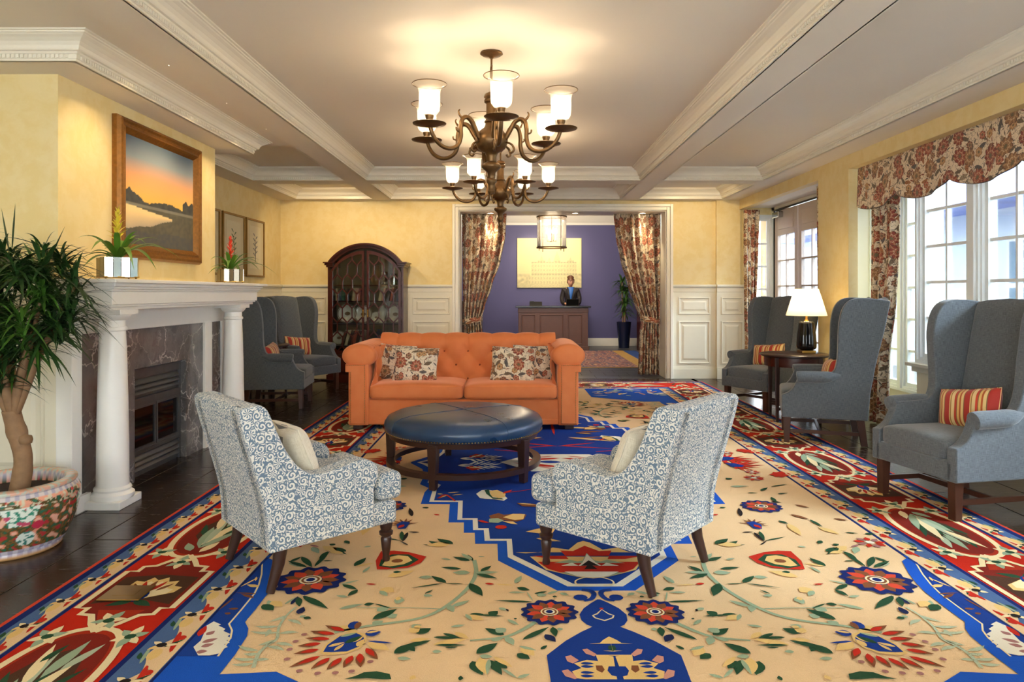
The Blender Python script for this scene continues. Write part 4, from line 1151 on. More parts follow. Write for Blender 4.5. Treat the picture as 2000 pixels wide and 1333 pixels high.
def bromeliad(nm, x, y, z, bloom, s, seed, label, mlabel):
    pl = thing('mirrored_planter', mlabel, 'planter', (x, y, z), math.radians(42), 'mirrored planters on the mantel')
    w, h = .095*s, .135*s; m = MB()
    for k in range(4):
        for q in range(4):
            a = math.radians(90*k); c0 = -w+2*w*q/4; c1 = c0+2*w/4-.004
            R = Matrix.Rotation(a, 3, 'Z'); vs = []
            for cc, zz_ in ((c0, .012), (c1, .012), (c1, h), (c0, h)):
                vs.append(R @ Vector((cc, -w-(.014 if (cc == c1) == (q % 2 == 0) else 0), zz_)))
            v2 = [R @ (R.inverted() @ v+Vector((0, .008, 0))) for v in vs]
            MB().add(vs+v2, [(0,1,2,3),(7,6,5,4),(0,4,5,1),(1,5,6,2),(2,6,7,3),(3,7,4,0)]).build('mirror_strip', 'mirror_silver', pl)
    MB().box(-w-.006, w+.006, -w-.006, w+.006, .008, .016).box(-w, w, -w, w, h*.84, h*.86).build('base_tray', 'brass', pl)
    for a in (-1, 1):
        for b in (-1, 1): MB().lathe([(0, 0), (.007, .003), (.004, .01), (0, .012)], 8, (a*w*.9, b*w*.9, 0)).build('foot', 'brass', pl)
    b = thing('bromeliad', label, 'plant', (x, y, z+h*.86), seed, 'bromeliads on the mantel')
    MB().lathe([(0, .012), (.05*s, .01), (.075*s, 0)], 12, cap=False).build('moss', 'soil', b)
    r2 = random.Random(seed)
    for i in range(18):
        a = i*2.4; e = .62+.6*(i/18)
        m = MB(); L = (.60-.18*i/15)*s*(.52 if math.cos(a+seed) < -.45 else 1); leaf(m, (0, 0, .0), (math.cos(a)*math.cos(e), math.sin(a)*math.cos(e), math.sin(e)), L, .019*s, .74-.3*i/18, 9, .35)
        m.build('leaf', 'leaf_brom', b, smooth=180, normals=False)
    m = MB()
    for i in range(26):
        a = i*2.4; t = i/26; e = .75+.6*t
        leaf(m, (0, 0, (.12+.20*t)*s), (math.cos(a)*math.cos(e), math.sin(a)*math.cos(e), math.sin(e)), (.11-.06*t)*s, .010*s, .25, 5, .3)
    m.tube([(0, 0, 0), (0, 0, .31*s)], .008*s, 8)
    m.build('flower_spike', bloom, b, smooth=180, normals=False)
bromeliad('a', -2.535, 4.56, 1.466, 'bloom_yellow', 1.0, 3, 'bromeliad with a yellow flower spike on the near end of the mantel', 'mirrored square planter on the near end of the mantel')
bromeliad('b', -2.535, 6.36, 1.466, 'bloom_red', .9, 8, 'bromeliad with a red flower spike on the far end of the mantel', 'mirrored square planter on the far end of the mantel')

# ------------------------------------------------------------------ china cabinet
CX, CY = -2.31, 11.0
cb = thing('china_cabinet', 'arched mahogany display cabinet with latticed glass doors against the back wall', 'cabinet', (CX, CY, 0))
HW = .58; ZC0 = 1.80; D = .44; WD = 'mahogany'
R_ = .66; zc_ = 2.10-R_; ha = math.asin(.53/R_)
def arcp(r, n=20, a=ha): return [(r*math.sin(-a+2*a*i/n), zc_+r*math.cos(-a+2*a*i/n)) for i in range(n+1)]
poly = [(-HW, .1), (HW, .1), (HW, ZC0)]+arcp(R_)[::-1]+[(-HW, ZC0)]
MB().prism(poly, D-.02, D-.005, 'y').build('back_panel', 'cabinet_back', cb)
for x in (-HW, HW-.03): MB().box(x, x+.03, 0, D, .1, ZC0+.05).build('side', WD, cb)
m = MB(); a_ = arcp(R_, 20); b_ = arcp(R_-.02, 20)
vs = [(x, 0, z) for x, z in a_]+[(x, D, z) for x, z in a_]
m.add(vs, [(i, i+1, 22+i, 21+i) for i in range(20)]); m.build('arched_top', WD, cb, normals=False)
m = MB()
for k, (r0, r1, yy_) in enumerate(((R_-.035, R_, .03), (R_-.005, R_+.02, .05), (R_+.012, R_+.04, .075))):
    p0 = arcp(r0); p1 = arcp(r1)
    m.prism(p0+p1[::-1], -yy_, .02, 'y')
for s in (-1, 1):
    for z0, z1, e in ((ZC0-.03, ZC0, .02), (ZC0, ZC0+.03, .04), (ZC0+.03, ZC0+.05, .06)):
        xa, xb = sorted((s*.49, s*(HW+e))); m.box(xa, xb, -e-.01, D, z0, z1)
m.build('cornice', WD, cb, bevel=.003)
MB().box(-HW-.02, HW+.02, -.02, D, 0, .12).build('plinth', WD, cb, bevel=.006)
MB().box(-HW, HW, -.005, D, .12, .42).build('lower_case', WD, cb, bevel=.004)
for s in (-1, 1): MB().box(*sorted((s*.03, s*(HW-.04))), -.02, 0, .16, .39).build('drawer_front', WD, cb, bevel=.006)
shelf_z = [.56, .90, 1.255, 1.50]
for z in shelf_z: MB().box(-HW+.03, HW-.03, .06, D-.02, z-.018, z).build('shelf', 'dark_wood' if z < 1.2 else 'mahogany', cb)
RI = R_-.045
def ztop(x): return zc_+math.sqrt(RI*RI-x*x)-.03
for s in (-1, 1):
    d = bpy.data.objects.new('glazed_door', None); COL.objects.link(d); d.parent = cb
    xi, xo = .02, HW-.035; gi, go = .055, HW-.075
    fr = MB()
    xs = [xi+(xo-xi)*i/12 for i in range(13)]
    for a, b in ((xi, gi), (go, xo)): fr.prism([(s*a, .43), (s*b, .43), (s*b, ztop(b)), (s*a, ztop(a))], -.012, .012, 'y')
    fr.prism([(s*gi, .43), (s*go, .43), (s*go, .49), (s*gi, .49)], -.012, .012, 'y')
    top = [gi+(go-gi)*i/10 for i in range(11)]
    fr.prism([(s*x, ztop(x)) for x in top]+[(s*x, ztop(x)-.05) for x in top[::-1]], -.012, .012, 'y')
    fr.build('door_frame', WD, d)
    MB().prism([(s*gi, .49), (s*go, .49)]+[(s*x, ztop(x)-.05) for x in top[::-1]], .0, .004, 'y').build('pane', 'cabinet_glass', d)
    lat = MB(); hw_ = (go-gi)/3; pitch = .22; zz0 = .52; amp = .04
    for r in range(8):
        zb = zz0+pitch*r
        for k in range(6):
            x0 = gi+hw_/2*k; x1 = x0+hw_/2
            up0 = (k+r) % 2 == 0; z0_ = zb+(amp if up0 else -amp)*1; z1_ = zb+(-amp if up0 else amp)
            if max(z0_, z1_) > min(ztop(x0), ztop(x1))-.045: continue
            lat.bar((s*x0, -.006, z0_), (s*x1, -.006, z1_), .018, .018, (0, 1, 0))
        for k in range(7):
            x0 = gi+hw_/2*k
            hi = (k+r) % 2 == 0
            if not hi: continue
            if k in (0, 6): continue
            za = zb+amp; zt = min(zb+pitch-amp, ztop(x0)-.05)
            if zt > za: lat.bar((s*x0, -.006, za), (s*x0, -.006, zt), .014, .016, (1, 0, 0))
    lat.build('lattice', WD, d)
    for z in (1.02, 1.10): MB().lathe([(0, -.012), (.009, -.01), (.012, 0), (.009, .01), (0, .012)], 10, (s*.037, -.024, z)).build('door_knob', 'brass', d, smooth=180)
    MB().box(*sorted((s*.028, s*.046)), -.016, -.012, 1.0, 1.12).build('escutcheon', 'brass', d)
def book(x, z, w, h, mat, lean, lb, y=.16, dep=.17):
    o = thing('book', lb, 'book', (CX+x, CY+y, z+.001), 0, 'books in the china cabinet'); o.rotation_euler = (0, lean, 0)
    MB().box(0, w, 0, dep, 0, h).build('cover', mat, o, bevel=.002, seg=1)
    MB().box(.003, w-.003, .004, dep+.002, h-.001, h+.001).build('page_block', 'paper', o)
bk = [(-.50, .03, .19, 'book_cream', 0, 'cream book at the left end of the upper cabinet shelf'), (-.44, .025, .18, 'book_blue', 0, 'blue book beside the cream one on the upper cabinet shelf'),
      (-.41, .05, .2, 'book_green', 0, 'thick green book on the upper cabinet shelf'), (-.35, .025, .19, 'book_brown', 0, 'brown book right of the green one in the cabinet'),
      (-.25, .035, .2, 'book_cream', .12, 'leaning pale book in the middle of the cabinet left door'), (-.21, .05, .2, 'book_pink', .12, 'thick pink book leaning in the cabinet'),
      (-.155, .03, .19, 'book_red', .12, 'red book leaning beside the pink one'), (.16, .045, .2, 'book_cream', .2, 'cream book leaning left behind the cabinet right door'),
      (.21, .035, .2, 'book_pink', .2, 'pink book leaning behind the cabinet right door'), (.30, .03, .2, 'book_brown', .18, 'brown book leaning behind the cabinet right door'),
      (.34, .035, .2, 'book_red', .18, 'red-brown book leaning near the cabinet right edge'), (.44, .03, .19, 'book_blue', 0, 'dark blue book at the right end of the upper cabinet shelf')]
for x, w, h, mt, ln, lb in bk: book(x, 1.256, w, h, mt, ln, lb)
for i in range(6): book(-.42+.055*i, .561, .045, .24, ('book_brown', 'book_cream', 'book_brown', 'book_red', 'book_brown', 'book_cream')[i], .25, 'leaning old book on the low cabinet shelf, %s from the left' % ('first', 'second', 'third', 'fourth', 'fifth', 'last')[i])
def plate(x, z, r, lb):
    o = thing('plate', lb, 'plate', (CX+x, CY+.22, z+r+.002), 0, 'plates in the china cabinet'); o.rotation_euler = (math.radians(80), 0, 0)
    MB().lathe([(0, -.004), (r*.55, -.004), (r*.65, .006), (r, .016), (r, .02), (r*.62, .011), (r*.55, .002), (0, .002)], 36).build('dish', 'china_white', o, smooth=60)
    MB().lathe([(0, .003), (r*.3, .003)], 8, cap=False, sx=1, sy=.7).build('painted_spray', 'china_brown', o)
    MB().lathe([(r*.9, .0185), (r*.97, .0205)], 36, cap=False).build('rim_band', 'china_brown', o)
plate(-.33, .90, .15, 'large white plate standing behind the left cabinet door'); plate(-.08, .90, .14, 'white plate standing left of the cabinet door handles')
plate(.12, .90, .09, 'small white plate standing right of the cabinet door handles'); plate(.42, .90, .14, 'painted white plate at the right of the cabinet')
plate(-.46, .56, .11, 'white plate low in the cabinet behind the left door')
def vase(x, z, prof, mt, lb, nm='vase'):
    o = thing(nm, lb, nm, (CX+x, CY+.22, z+.001)); b = MB().lathe(prof, 24).build('body', mt, o, smooth=60)
    MB().lathe([(prof[-1][0]*.8, prof[-1][1]), (prof[-1][0]*1.1, prof[-1][1]+.006)], 24, cap=False).build('rim', mt, o)
vase(.22, .90, [(.05, 0), (.06, .01), (.05, .04), (.03, .07), (.05, .12), (.075, .17), (.06, .22), (.03, .25), (.035, .28)], 'china_white', 'white footed vase between plates behind the right cabinet door')
vase(.17, .56, [(.05, 0), (.07, .08), (.06, .18), (.03, .22), (.04, .24)], 'book_blue', 'dark blue vase low behind the right cabinet door')
vase(.25, 1.50, [(.04, 0), (.05, .01), (.02, .04), (.05, .1), (.06, .18), (.05, .2)], 'silver', 'silver goblet on the top cabinet shelf')
vase(.40, 1.50, [(.05, 0), (.055, .1), (.05, .17)], 'silver', 'silver beaker on the top cabinet shelf beside the goblet', 'beaker')
vase(.12, 1.50, [(.06, 0), (.09, .05), (.1, .1), (.06, .2), (.05, .3)], 'china_brown', 'brown jar on the top cabinet shelf', 'jar')

# ------------------------------------------------------------------ chandeliers
def chandelier(label, x, y, rz):
    t = thing('chandelier', label, 'chandelier', (x, y, ZC), rz, 'six-arm chandeliers')
    B = 'bronze'; z = lambda v: v-ZC
    MB().lathe([(0, 0), (.075, -.001), (.078, -.01), (.06, -.022), (.02, -.03), (.012, -.04), (0, -.04)], 32).build('ceiling_canopy', B, t, smooth=50)
    m = MB(); m.tube([(0, 0, -.03), (0, 0, z(2.90))], .007, 8)
    m.tube([(.0+.022*math.sin(a), 0, z(2.865)+.03*math.cos(a)) for a in [i*2*PI/16 for i in range(16)]], .006, 6, True)
    m.tube([(0, 0, z(2.84)), (0, 0, z(2.74))], .009, 8); m.build('hanging_rod', B, t, smooth=60)
    MB().tube(smooth_pts([(0, 0, z(2.83)), (-.025, 0, z(2.85)), (-.045, 0, z(2.885)), (-.035, 0, z(2.92)), (0, 0, z(2.935)), (.025, 0, z(2.92))], 4), .006, 6).build('hook', B, t, smooth=180)
    body = [(0, 2.755), (.02, 2.75), (.045, 2.735), (.052, 2.715), (.04, 2.70), (.05, 2.695), (.05, 2.68), (.036, 2.67), (.036, 2.60), (.04, 2.56), (.05, 2.545), (.04, 2.535), (.05, 2.51), (.085, 2.48), (.107, 2.45), (.112, 2.42), (.108, 2.395), (.095, 2.365), (.07, 2.345), (.045, 2.335), (.035, 2.31), (.032, 2.275), (.05, 2.265), (.066, 2.25), (.066, 2.235), (.045, 2.215), (.028, 2.20), (.024, 2.16), (.035, 2.15), (.036, 2.135), (.024, 2.12), (.02, 2.08), (.026, 2.07), (.02, 2.055), (0, 2.05)]
    MB().lathe([(r, z(v)) for r, v in body][::-1], 36).build('turned_body', B, t, smooth=50)
    path = smooth_pts([(.10, 0, z(2.42)), (.135, 0, z(2.475)), (.17, 0, z(2.53)), (.21, 0, z(2.548)), (.243, 0, z(2.525)), (.255, 0, z(2.47)), (.255, 0, z(2.41)), (.275, 0, z(2.355)), (.325, 0, z(2.325)), (.385, 0, z(2.325)), (.44, 0, z(2.355)), (.475, 0, z(2.40)), (.492, 0, z(2.445))], 4)
    n = len(path)
    for k in range(6):
        a = k*PI/3
        if k == 0:
            am = MB(); am.tube(path, [.017-.004*i/n for i in range(n)], 8)
            am.tube(smooth_pts([(.235, 0, z(2.53)), (.26, 0, z(2.55)), (.272, 0, z(2.575)), (.262, 0, z(2.59))], 3), [.009, .009, .008, .008, .007, .006, .006, .005, .005, .004], 6)
            am.tube(smooth_pts([(.11, 0, z(2.40)), (.15, 0, z(2.38)), (.165, 0, z(2.345)), (.145, 0, z(2.325)), (.13, 0, z(2.34))], 3), .008, 6)
            am.tube(smooth_pts([(.255, 0, z(2.44)), (.285, 0, z(2.45)), (.29, 0, z(2.47))], 3), .006, 6)
            arm = am.build('arm', B, t, smooth=180)
            o = (.4965, 0, z(2.45))
            MB().lathe([(0, -.015), (.02, -.012), (.05, -.004), (.105, .008), (.108, .013), (.10, .016), (.03, .012), (0, .012)], 32, o).build('drip_pan', B, arm, smooth=50)
            MB().lathe([(.02, .012), (.027, .02), (.022, .03), (.024, .045), (.028, .055), (.028, .065), (.0, .065)], 20, o).build('candle_cup', B, arm, smooth=50)
            MB().lathe([(.03, .066), (.05, .075), (.064, .095), (.068, .125), (.068, .20), (.071, .228), (.083, .248), (.106, .262), (.110, .264)], 32, o, cap=False).build('glass_shade', 'frosted_glass', arm, smooth=180, normals=False)
            MB().tube([(o[0]+.11*math.cos(q), .11*math.sin(q), o[2]+.264) for q in [i*2*PI/36 for i in range(36)]], .003, 5, True).build('shade_rim', B, arm, smooth=180)
            MB().lathe([(.009, .065), (.010, .10), (.0, .10)], 10, o).build('candle_sleeve', 'paper', arm, smooth=50)
            MB().lathe([(0, .10), (.010, .108), (.014, .13), (.010, .155), (.003, .178), (0, .182)], 12, o).build('flame_bulb', 'bulb_glow', arm, smooth=180)
        else:
            ar = copy_tree(arm, t); ar.rotation_euler = (0, 0, a)
        q = rz+a
        lamp_point('bulb_light', (x+.4965*math.cos(q), y+.4965*math.sin(q), 2.45+.155), 2.6, (1, .80, .55), .03)
    return t
chandelier('bronze chandelier with six glass shades, the nearer and larger-looking of the two', -.168, 4.895, math.radians(-81))
chandelier('bronze chandelier with six glass shades, the one farther away behind the other', -.162, 7.42, 0)

# ------------------------------------------------------------------ draperies
def drape(name, label, group, edges, plane, const, folds, amp, mat='floral_drape', cat='curtain', uvoff=(0, 0), tie=None, full=1.7, sgn=1):
    """edges [(z, a0, a1)] from the top down; plane 'y' hangs across x at y=const, 'x' hangs across y at x=const"""
    zs = [e[0] for e in edges]; W = max(abs(e[2]-e[1]) for e in edges)
    NU, NV = folds*10, 56
    def E(z):
        for (z0, a0, b0), (z1, a1, b1) in zip(edges, edges[1:]):
            if z1 <= z <= z0:
                t = (z0-z)/(z0-z1); t = t*t*(3-2*t)*.5+t*.5
                return a0+(a1-a0)*t, b0+(b1-b0)*t
        return edges[-1][1:]
    def P(u, w):
        z = zs[0]+(zs[-1]-zs[0])*w; a, b = E(z); p = a+(b-a)*u
        sq = abs(b-a)/W
        d = amp*(.6+.8*(1-sq))*math.sin(u*folds*2*PI+.5*math.sin(w*3+u*4))+amp*.4*math.sin(u*folds*PI*1.3+1)
        return (p, const+sgn*d, z) if plane == 'y' else (const+sgn*d, p, z)
    root = thing(name, label, cat, (0, 0, 0), 0, group)
    m = MB(); m.grid(NU, NV, P, None, lambda u, w: (uvoff[0]+u*W*full, uvoff[1]-w*(zs[0]-zs[-1])))
    o = m.build('panel', mat, root, smooth=180, normals=False)
    s = o.modifiers.new('cloth', 'SOLIDIFY'); s.thickness = .004
    if tie:
        z, dz = tie; a, b = E(z); c = (a+b)/2; h = abs(b-a)/2+.02; m = MB()
        def T(u, w):
            q = u*2*PI; p = c+h*math.cos(q); d = (amp*1.7+.01)*math.sin(q); zz = z+(w-.5)*.09+dz*math.cos(q)
            return (p, const+d, zz) if plane == 'y' else (const+d, p, zz)
        m.grid(32, 3, T, None, lambda u, w: (u*.5, w*.1)); m.build('tieback', mat, root, smooth=180, normals=False)
    return root
g = 'floral curtains'
drape('curtain', 'floral curtain tied back at the left of the wide opening', g, [(2.688, -.90, -.16), (2.3, -.895, -.18), (1.9, -.89, -.26), (1.5, -.885, -.40), (1.15, -.88, -.52), (.93, -.87, -.58), (.6, -.87, -.55), (.02, -.87, -.53)], 'y', 11.9, 7, .06, tie=(.92, .03))
drape('curtain', 'floral curtain tied back at the right of the wide opening', g, [(2.688, 1.62, 2.39), (2.3, 1.66, 2.385), (1.9, 1.74, 2.38), (1.5, 1.86, 2.38), (1.15, 1.98, 2.375), (.93, 2.08, 2.37), (.6, 2.05, 2.37), (.02, 2.03, 2.37)], 'y', 11.9, 7, .06, uvoff=(2.3, 1), tie=(.93, -.03))
drape('curtain', 'floral curtain between the pier and the glazed doors', g, [(2.69, 3.60, 3.84), (2.0, 3.60, 3.82), (1.2, 3.61, 3.79), (.6, 3.62, 3.76), (.02, 3.62, 3.76)], 'y', 11.33, 4, .03, uvoff=(1.1, 3))
drape('curtain', 'narrow floral curtain edge at the near side of the glazed doors', g, [(2.69, 8.54, 8.84), (1.2, 8.54, 8.80), (.02, 8.54, 8.78)], 'x', 3.73, 4, .03, uvoff=(4, 2))
drape('curtain', 'floral curtain hanging under the valance behind the wing chair', g, [(2.60, 7.12, 7.64), (1.9, 7.14, 7.64), (1.3, 7.22, 7.64), (.7, 7.36, 7.64), (.02, 7.40, 7.64)], 'x', 3.79, 5, .04, uvoff=(3, 5))
va = thing('valance', 'scalloped floral valance over the bay window', 'valance')
def zb(y): return 2.345-.10*abs(math.cos(PI*(y-7.33)/.86))**.8
def V_(u, w):
    y = 7.67+(2.7-7.67)*u; z = 2.715+(zb(y)-2.715)*w
    return (3.672+.012*math.sin(y*9)*w-.018*w+.01*math.sin(y*23)*w*w, y, z)
m = MB(); m.grid(240, 12, V_, None, lambda u, w: (u*4.97, -w*.45)); o = m.build('panel', 'floral_valance', va, smooth=180, normals=False)
s = o.modifiers.new('cloth', 'SOLIDIFY'); s.thickness = .012
MB().tube([V_(i/160, 1.0) for i in range(161)], .006, 6).build('welt', 'dark_wood', va, smooth=180)
MB().box(3.68, 3.86, 2.7, 7.66, 2.68, 2.708).build('pelmet_board', 'white_trim', va)

# ------------------------------------------------------------------ foyer: desk, receptionist, art, lantern, plant
dk = thing('reception_desk', 'dark wood reception desk with black stone top against the blue wall', 'desk', (.885, 17.1, 0))
MB().box(-.83, .83, 0, .62, .0, 1.02).build('carcass', 'desk_wood', dk, bevel=.006)
MB().box(-.86, .86, -.02, .63, .0, .1).build('plinth', 'desk_wood', dk, bevel=.006)
MB().box(-.84, .84, -.012, .625, .90, 1.02).build('frieze', 'desk_wood', dk, bevel=.01)
MB().box(-.9, .9, -.05, .66, 1.02, 1.06).build('worktop', 'black_stone', dk, bevel=.008)
for x0, x1 in ((-.76, -.42), (-.32, .25), (.35, .70)):
    m = MB()
    panel_frame(m, x0, x1, .14, .86, lambda a, z, d: (a, -d, z), .014, .03); m.build('panel', 'desk_wood', dk)
fm = thing('laptop', 'dark screen standing on the desk before the receptionist', 'computer', (1.36, 17.42, 1.061), math.radians(8))
MB().box(-.15, .15, -.02, .18, 0, .012).build('keyboard_base', 'iron_black', fm); MB().prism([(-.02, .012), (-.08, .16), (-.07, .165), (-.005, .012)], -.15, .15, 'x').build('screen', 'iron_black', fm)
ph = thing('desk_sign_holder', 'low black stand at the left of the reception desk', 'stand', (.48, 17.4, 1.061))
MB().prism([(-.08, 0), (.1, 0), (.06, .1), (.03, .1)], -.15, .15, 'x').build('body', 'iron_black', ph, bevel=.005); MB().box(-.15, -.05, .02, .08, .08, .115).build('handset', 'glass_black', ph, bevel=.01)

def skin_mesh(name, verts, edges, radii, mat, parent, sub=2, root=0):
    me = bpy.data.meshes.new(name); me.from_pydata(verts, edges, [])
    o = bpy.data.objects.new(name, me); COL.objects.link(o); clean(o, mat)
    if parent is not None: o.parent = parent
    sk = o.modifiers.new('skin', 'SKIN'); sk.use_smooth_shade = True
    if not me.skin_vertices: me.attributes
    sv = me.skin_vertices[0].data if me.skin_vertices else None
    return o, sv
def skinned(name, verts, edges, radii, mat, parent, root=0):
    import bmesh
    me = bpy.data.meshes.new(name); bm = bmesh.new(); ly = bm.verts.layers.skin.verify()
    vs = [bm.verts.new(v) for v in verts]
    for a, b in edges: bm.edges.new((vs[a], vs[b]))
    for i, v in enumerate(vs):
        r = radii[i]; v[ly].radius = r if isinstance(r, tuple) else (r, r); v[ly].use_root = (i == root)
    bm.to_mesh(me); bm.free()
    o = bpy.data.objects.new(name, me); COL.objects.link(o); clean(o, mat)
    if parent is not None: o.parent = parent
    k = o.modifiers.new('skin', 'SKIN'); k.use_smooth_shade = True
    s = o.modifiers.new('sub', 'SUBSURF'); s.levels = 2; s.render_levels = 2
    return o
wm = thing('person', 'receptionist in a black jacket and blue shirt standing behind the desk, looking down', 'person', (1.37, 18.03, 0))
bv = [(0, 0, .98), (0, 0, 1.14), (0, 0, 1.30), (0, .01, 1.43), (0, .005, 1.50), (0, -.01, 1.56),          # 0-5 pelvis..neck
      (.17, 0, 1.43), (.215, -.02, 1.24), (.20, -.16, 1.12), (.13, -.33, 1.10),                        # 6-9 right arm
      (-.17, 0, 1.43), (-.215, -.02, 1.24), (-.20, -.16, 1.12), (-.13, -.33, 1.10),                    # 10-13 left arm
      (.09, 0, .92), (.09, 0, .50), (.09, .02, .08), (.09, -.08, .04), (-.09, 0, .92), (-.09, 0, .50), (-.09, .02, .08), (-.09, -.08, .04),
      (0, -.025, 1.62), (0, -.03, 1.70)]
be = [(0, 1), (1, 2), (2, 3), (3, 4), (4, 5), (3, 6), (6, 7), (7, 8), (8, 9), (3, 10), (10, 11), (11, 12), (12, 13), (0, 14), (14, 15), (15, 16), (16, 17), (0, 18), (18, 19), (19, 20), (20, 21), (5, 22), (22, 23)]
br = [(.14, .10), (.115, .085), (.13, .095), (.12, .085), .05, .045, .055, .042, .036, .026, .055, .042, .036, .026, .085, .055, .038, .034, .085, .055, .038, .034, (.068, .08), (.066, .08)]
skinned('body', bv, be, br, 'skin', wm)
jv = [(0, 0, .90), (0, 0, 1.12), (0, 0, 1.30), (0, .012, 1.43), (.17, 0, 1.435), (.222, -.02, 1.24), (.205, -.15, 1.12), (.15, -.29, 1.10), (-.17, 0, 1.435), (-.222, -.02, 1.24), (-.205, -.15, 1.12), (-.15, -.29, 1.10)]
je = [(0, 1), (1, 2), (2, 3), (3, 4), (4, 5), (5, 6), (6, 7), (3, 8), (8, 9), (9, 10), (10, 11)]
skinned('jacket', jv, je, [(.175, .13), (.15, .112), (.165, .125), (.145, .105), .075, .062, .055, .042, .075, .062, .055, .042], 'suit', wm)
skinned('trousers', [(0, 0, .98), (.09, 0, .9), (.09, 0, .5), (.09, .02, .1), (-.09, 0, .9), (-.09, 0, .5), (-.09, .02, .1)], [(0, 1), (1, 2), (2, 3), (0, 4), (4, 5), (5, 6)], [.16, .11, .08, .06, .11, .08, .06], 'suit', wm)
# shirt front: the V between the lapels
m = MB(); m.grid(8, 10, lambda u, w: ((u-.5)*.15*(1-w*.8), -.118-.022*math.sin(w*2.2)-.02*(1-(2*u-1)**2)+.045*(1-w)**2*0+(.05*(1-w)**3), 1.52-.30*w)); m.build('shirt', 'shirt_blue', wm, smooth=180, normals=False)
for s in (-1, 1):
    MB().add([(s*.02, -.150, 1.20), (s*.075, -.148, 1.33), (s*.125, -.11, 1.44), (s*.085, -.06, 1.53), (s*.055, -.10, 1.48), (s*.045, -.142, 1.36)], [(0, 1, 2, 3, 4, 5)]).build('lapel', 'suit', wm, normals=False).modifiers.new('thick', 'SOLIDIFY').thickness = .01
hd = MB()
def head(u, w):
    th = u*2*PI; ph = (w-.5)*PI; x = .074*math.cos(ph)*math.cos(th); y = .092*math.cos(ph)*math.sin(th); z = .118*math.sin(ph)
    if z < 0: x *= 1+z*2.6; y = y*(1+z*1.2) if y > 0 else y*(1+z*.6)
    if y < -.05: y += .008
    nose = math.exp(-(x/.012)**2-((z+.022)/.022)**2)*.018 if y < 0 else 0
    return (x, y-nose, z)
hd.grid(40, 28, head)
h = hd.build('head', 'skin', wm, smooth=180); h.scale = (1.08, 1.08, 1.08); h.location = (0, -.035, 1.645); h.rotation_euler = (math.radians(14), 0, math.radians(6))
for s in (-1, 1):
    MB().lathe([(0, -.005), (.010, 0), (0, .005)], 10, (s*.028, -.083, .008)).build('eye', 'eye_dark', h, smooth=180)
    MB().tube([(s*.014, -.086, .027), (s*.03, -.085, .032), (s*.045, -.074, .027)], .003, 5).build('eyebrow', 'hair', h)
    sbm = MB(); sbox(sbm, s*.074, .005, -.008, .008, .016, .026, 1, 1, 12, 8); sbm.build('ear', 'skin', h, smooth=180)
MB().tube([(-.02, -.084, -.058), (0, -.089, -.056), (.02, -.084, -.058)], [.004, .006, .004], 6).build('mouth', 'lips', h, smooth=180)
m = MB()
def hairf(u, w):
    th = u*2*PI; ph = -.25+w*(PI/2+.25); r = 1.10+.06*mnoise.noise((th*3, ph*6, 0))
    x = .078*math.cos(ph)*math.cos(th)*r; y = .098*math.cos(ph)*math.sin(th)*r+.012; z = .122*math.sin(ph)*r
    if y < -.02: z = max(z, .055+.02*abs(math.cos(th)))
    return (x, y, z)
m.grid(36, 14, hairf); m.build('hair', 'hair', h, smooth=180)
m = MB(); sbox(m, 0, .04, .10, .078, .075, .05, 1, 1, 20, 12, lambda x, y, z: (x*(1+.15*mnoise.noise((x*40, y*40, z*40))), y, z*(1+.1*mnoise.noise((x*40, y*40, 3)))))
m.build('hair_bun', 'hair', h, smooth=180)
for s in (-1, 1):                       # hands resting on the worktop
    hv = [(0, 0, 0), (0, -.045, 0)]; he = [(0, 1)]; hr = [(.026, .018), (.034, .014)]
    for k, L in zip((-1.5, -.5, .5, 1.5), (.06, .07, .066, .052)):
        n0 = len(hv); hv += [(k*.017, -.075, .003), (k*.018, -.075-L*.5, .004), (k*.019, -.075-L, -.012)]; he += [(1, n0), (n0, n0+1), (n0+1, n0+2)]; hr += [.009, .0085, .007]
    n0 = len(hv); hv += [(-s*.04, -.03, -.003), (-s*.055, -.06, -.01)]; he += [(0, n0), (n0, n0+1)]; hr += [.010, .008]
    skinned('hand', hv, he, hr, 'skin', wm).location = (s*.125, -.345, 1.095)

art = thing('lithograph_panel', 'large pale print of a grand hotel hanging on the blue wall behind the desk', 'picture', (.86, FY-.05, 2.15))
def litho(u, v):
    H = lambda s: hexc(s)[:3]
    c = Vector(H('#e2d396')); ink = 0
    n = mnoise.noise((u*60, v*60, 0)); n2 = mnoise.noise((u*18, v*18, 3))
    if v < .10+.02*n2: ink = .35+.3*n
    if .12 < u < .95 and .08 < v < .56:
        top = .50
        if .22 < u < .92:
            top = .52+(.14 if abs(u-.62) < .05 else 0)+(.09 if abs(u-.38) < .06 else 0)+(.06 if abs(u-.83) < .05 else 0)
        else: top = .24+.1*abs(n2)
        if v < top:
            ink = .22+.25*n
            if (int(u*44) % 2 == 0) and (int(v*24) % 2 == 0): ink += .25
            if int(v*24) % 6 == 0: ink += .2
    for (tx, th) in ((.38, .66), (.62, .74), (.5, .62), (.83, .63)):
        if .5 < v < th and abs(u-tx) < (th-v)*.28: ink = max(ink, .35+.2*n)
    if v < .28 and (u < .2 or u > .86): ink = max(ink, .3+.5*n2)
    ink = max(0, min(.75, ink)); d = Vector(H('#8f8a6c'))
    c = c.lerp(d, ink); return (*c, 1)
m = MB(); m.grid(170, 130, lambda u, v: (-.83+1.66*u, -.001, -.64+1.28*v), litho); m.build('print_sheet', 'painted_canvas', art, normals=False)
MB().box(-.83, .83, 0, .045, -.64, .64).build('stretcher_frame', 'paper', art)

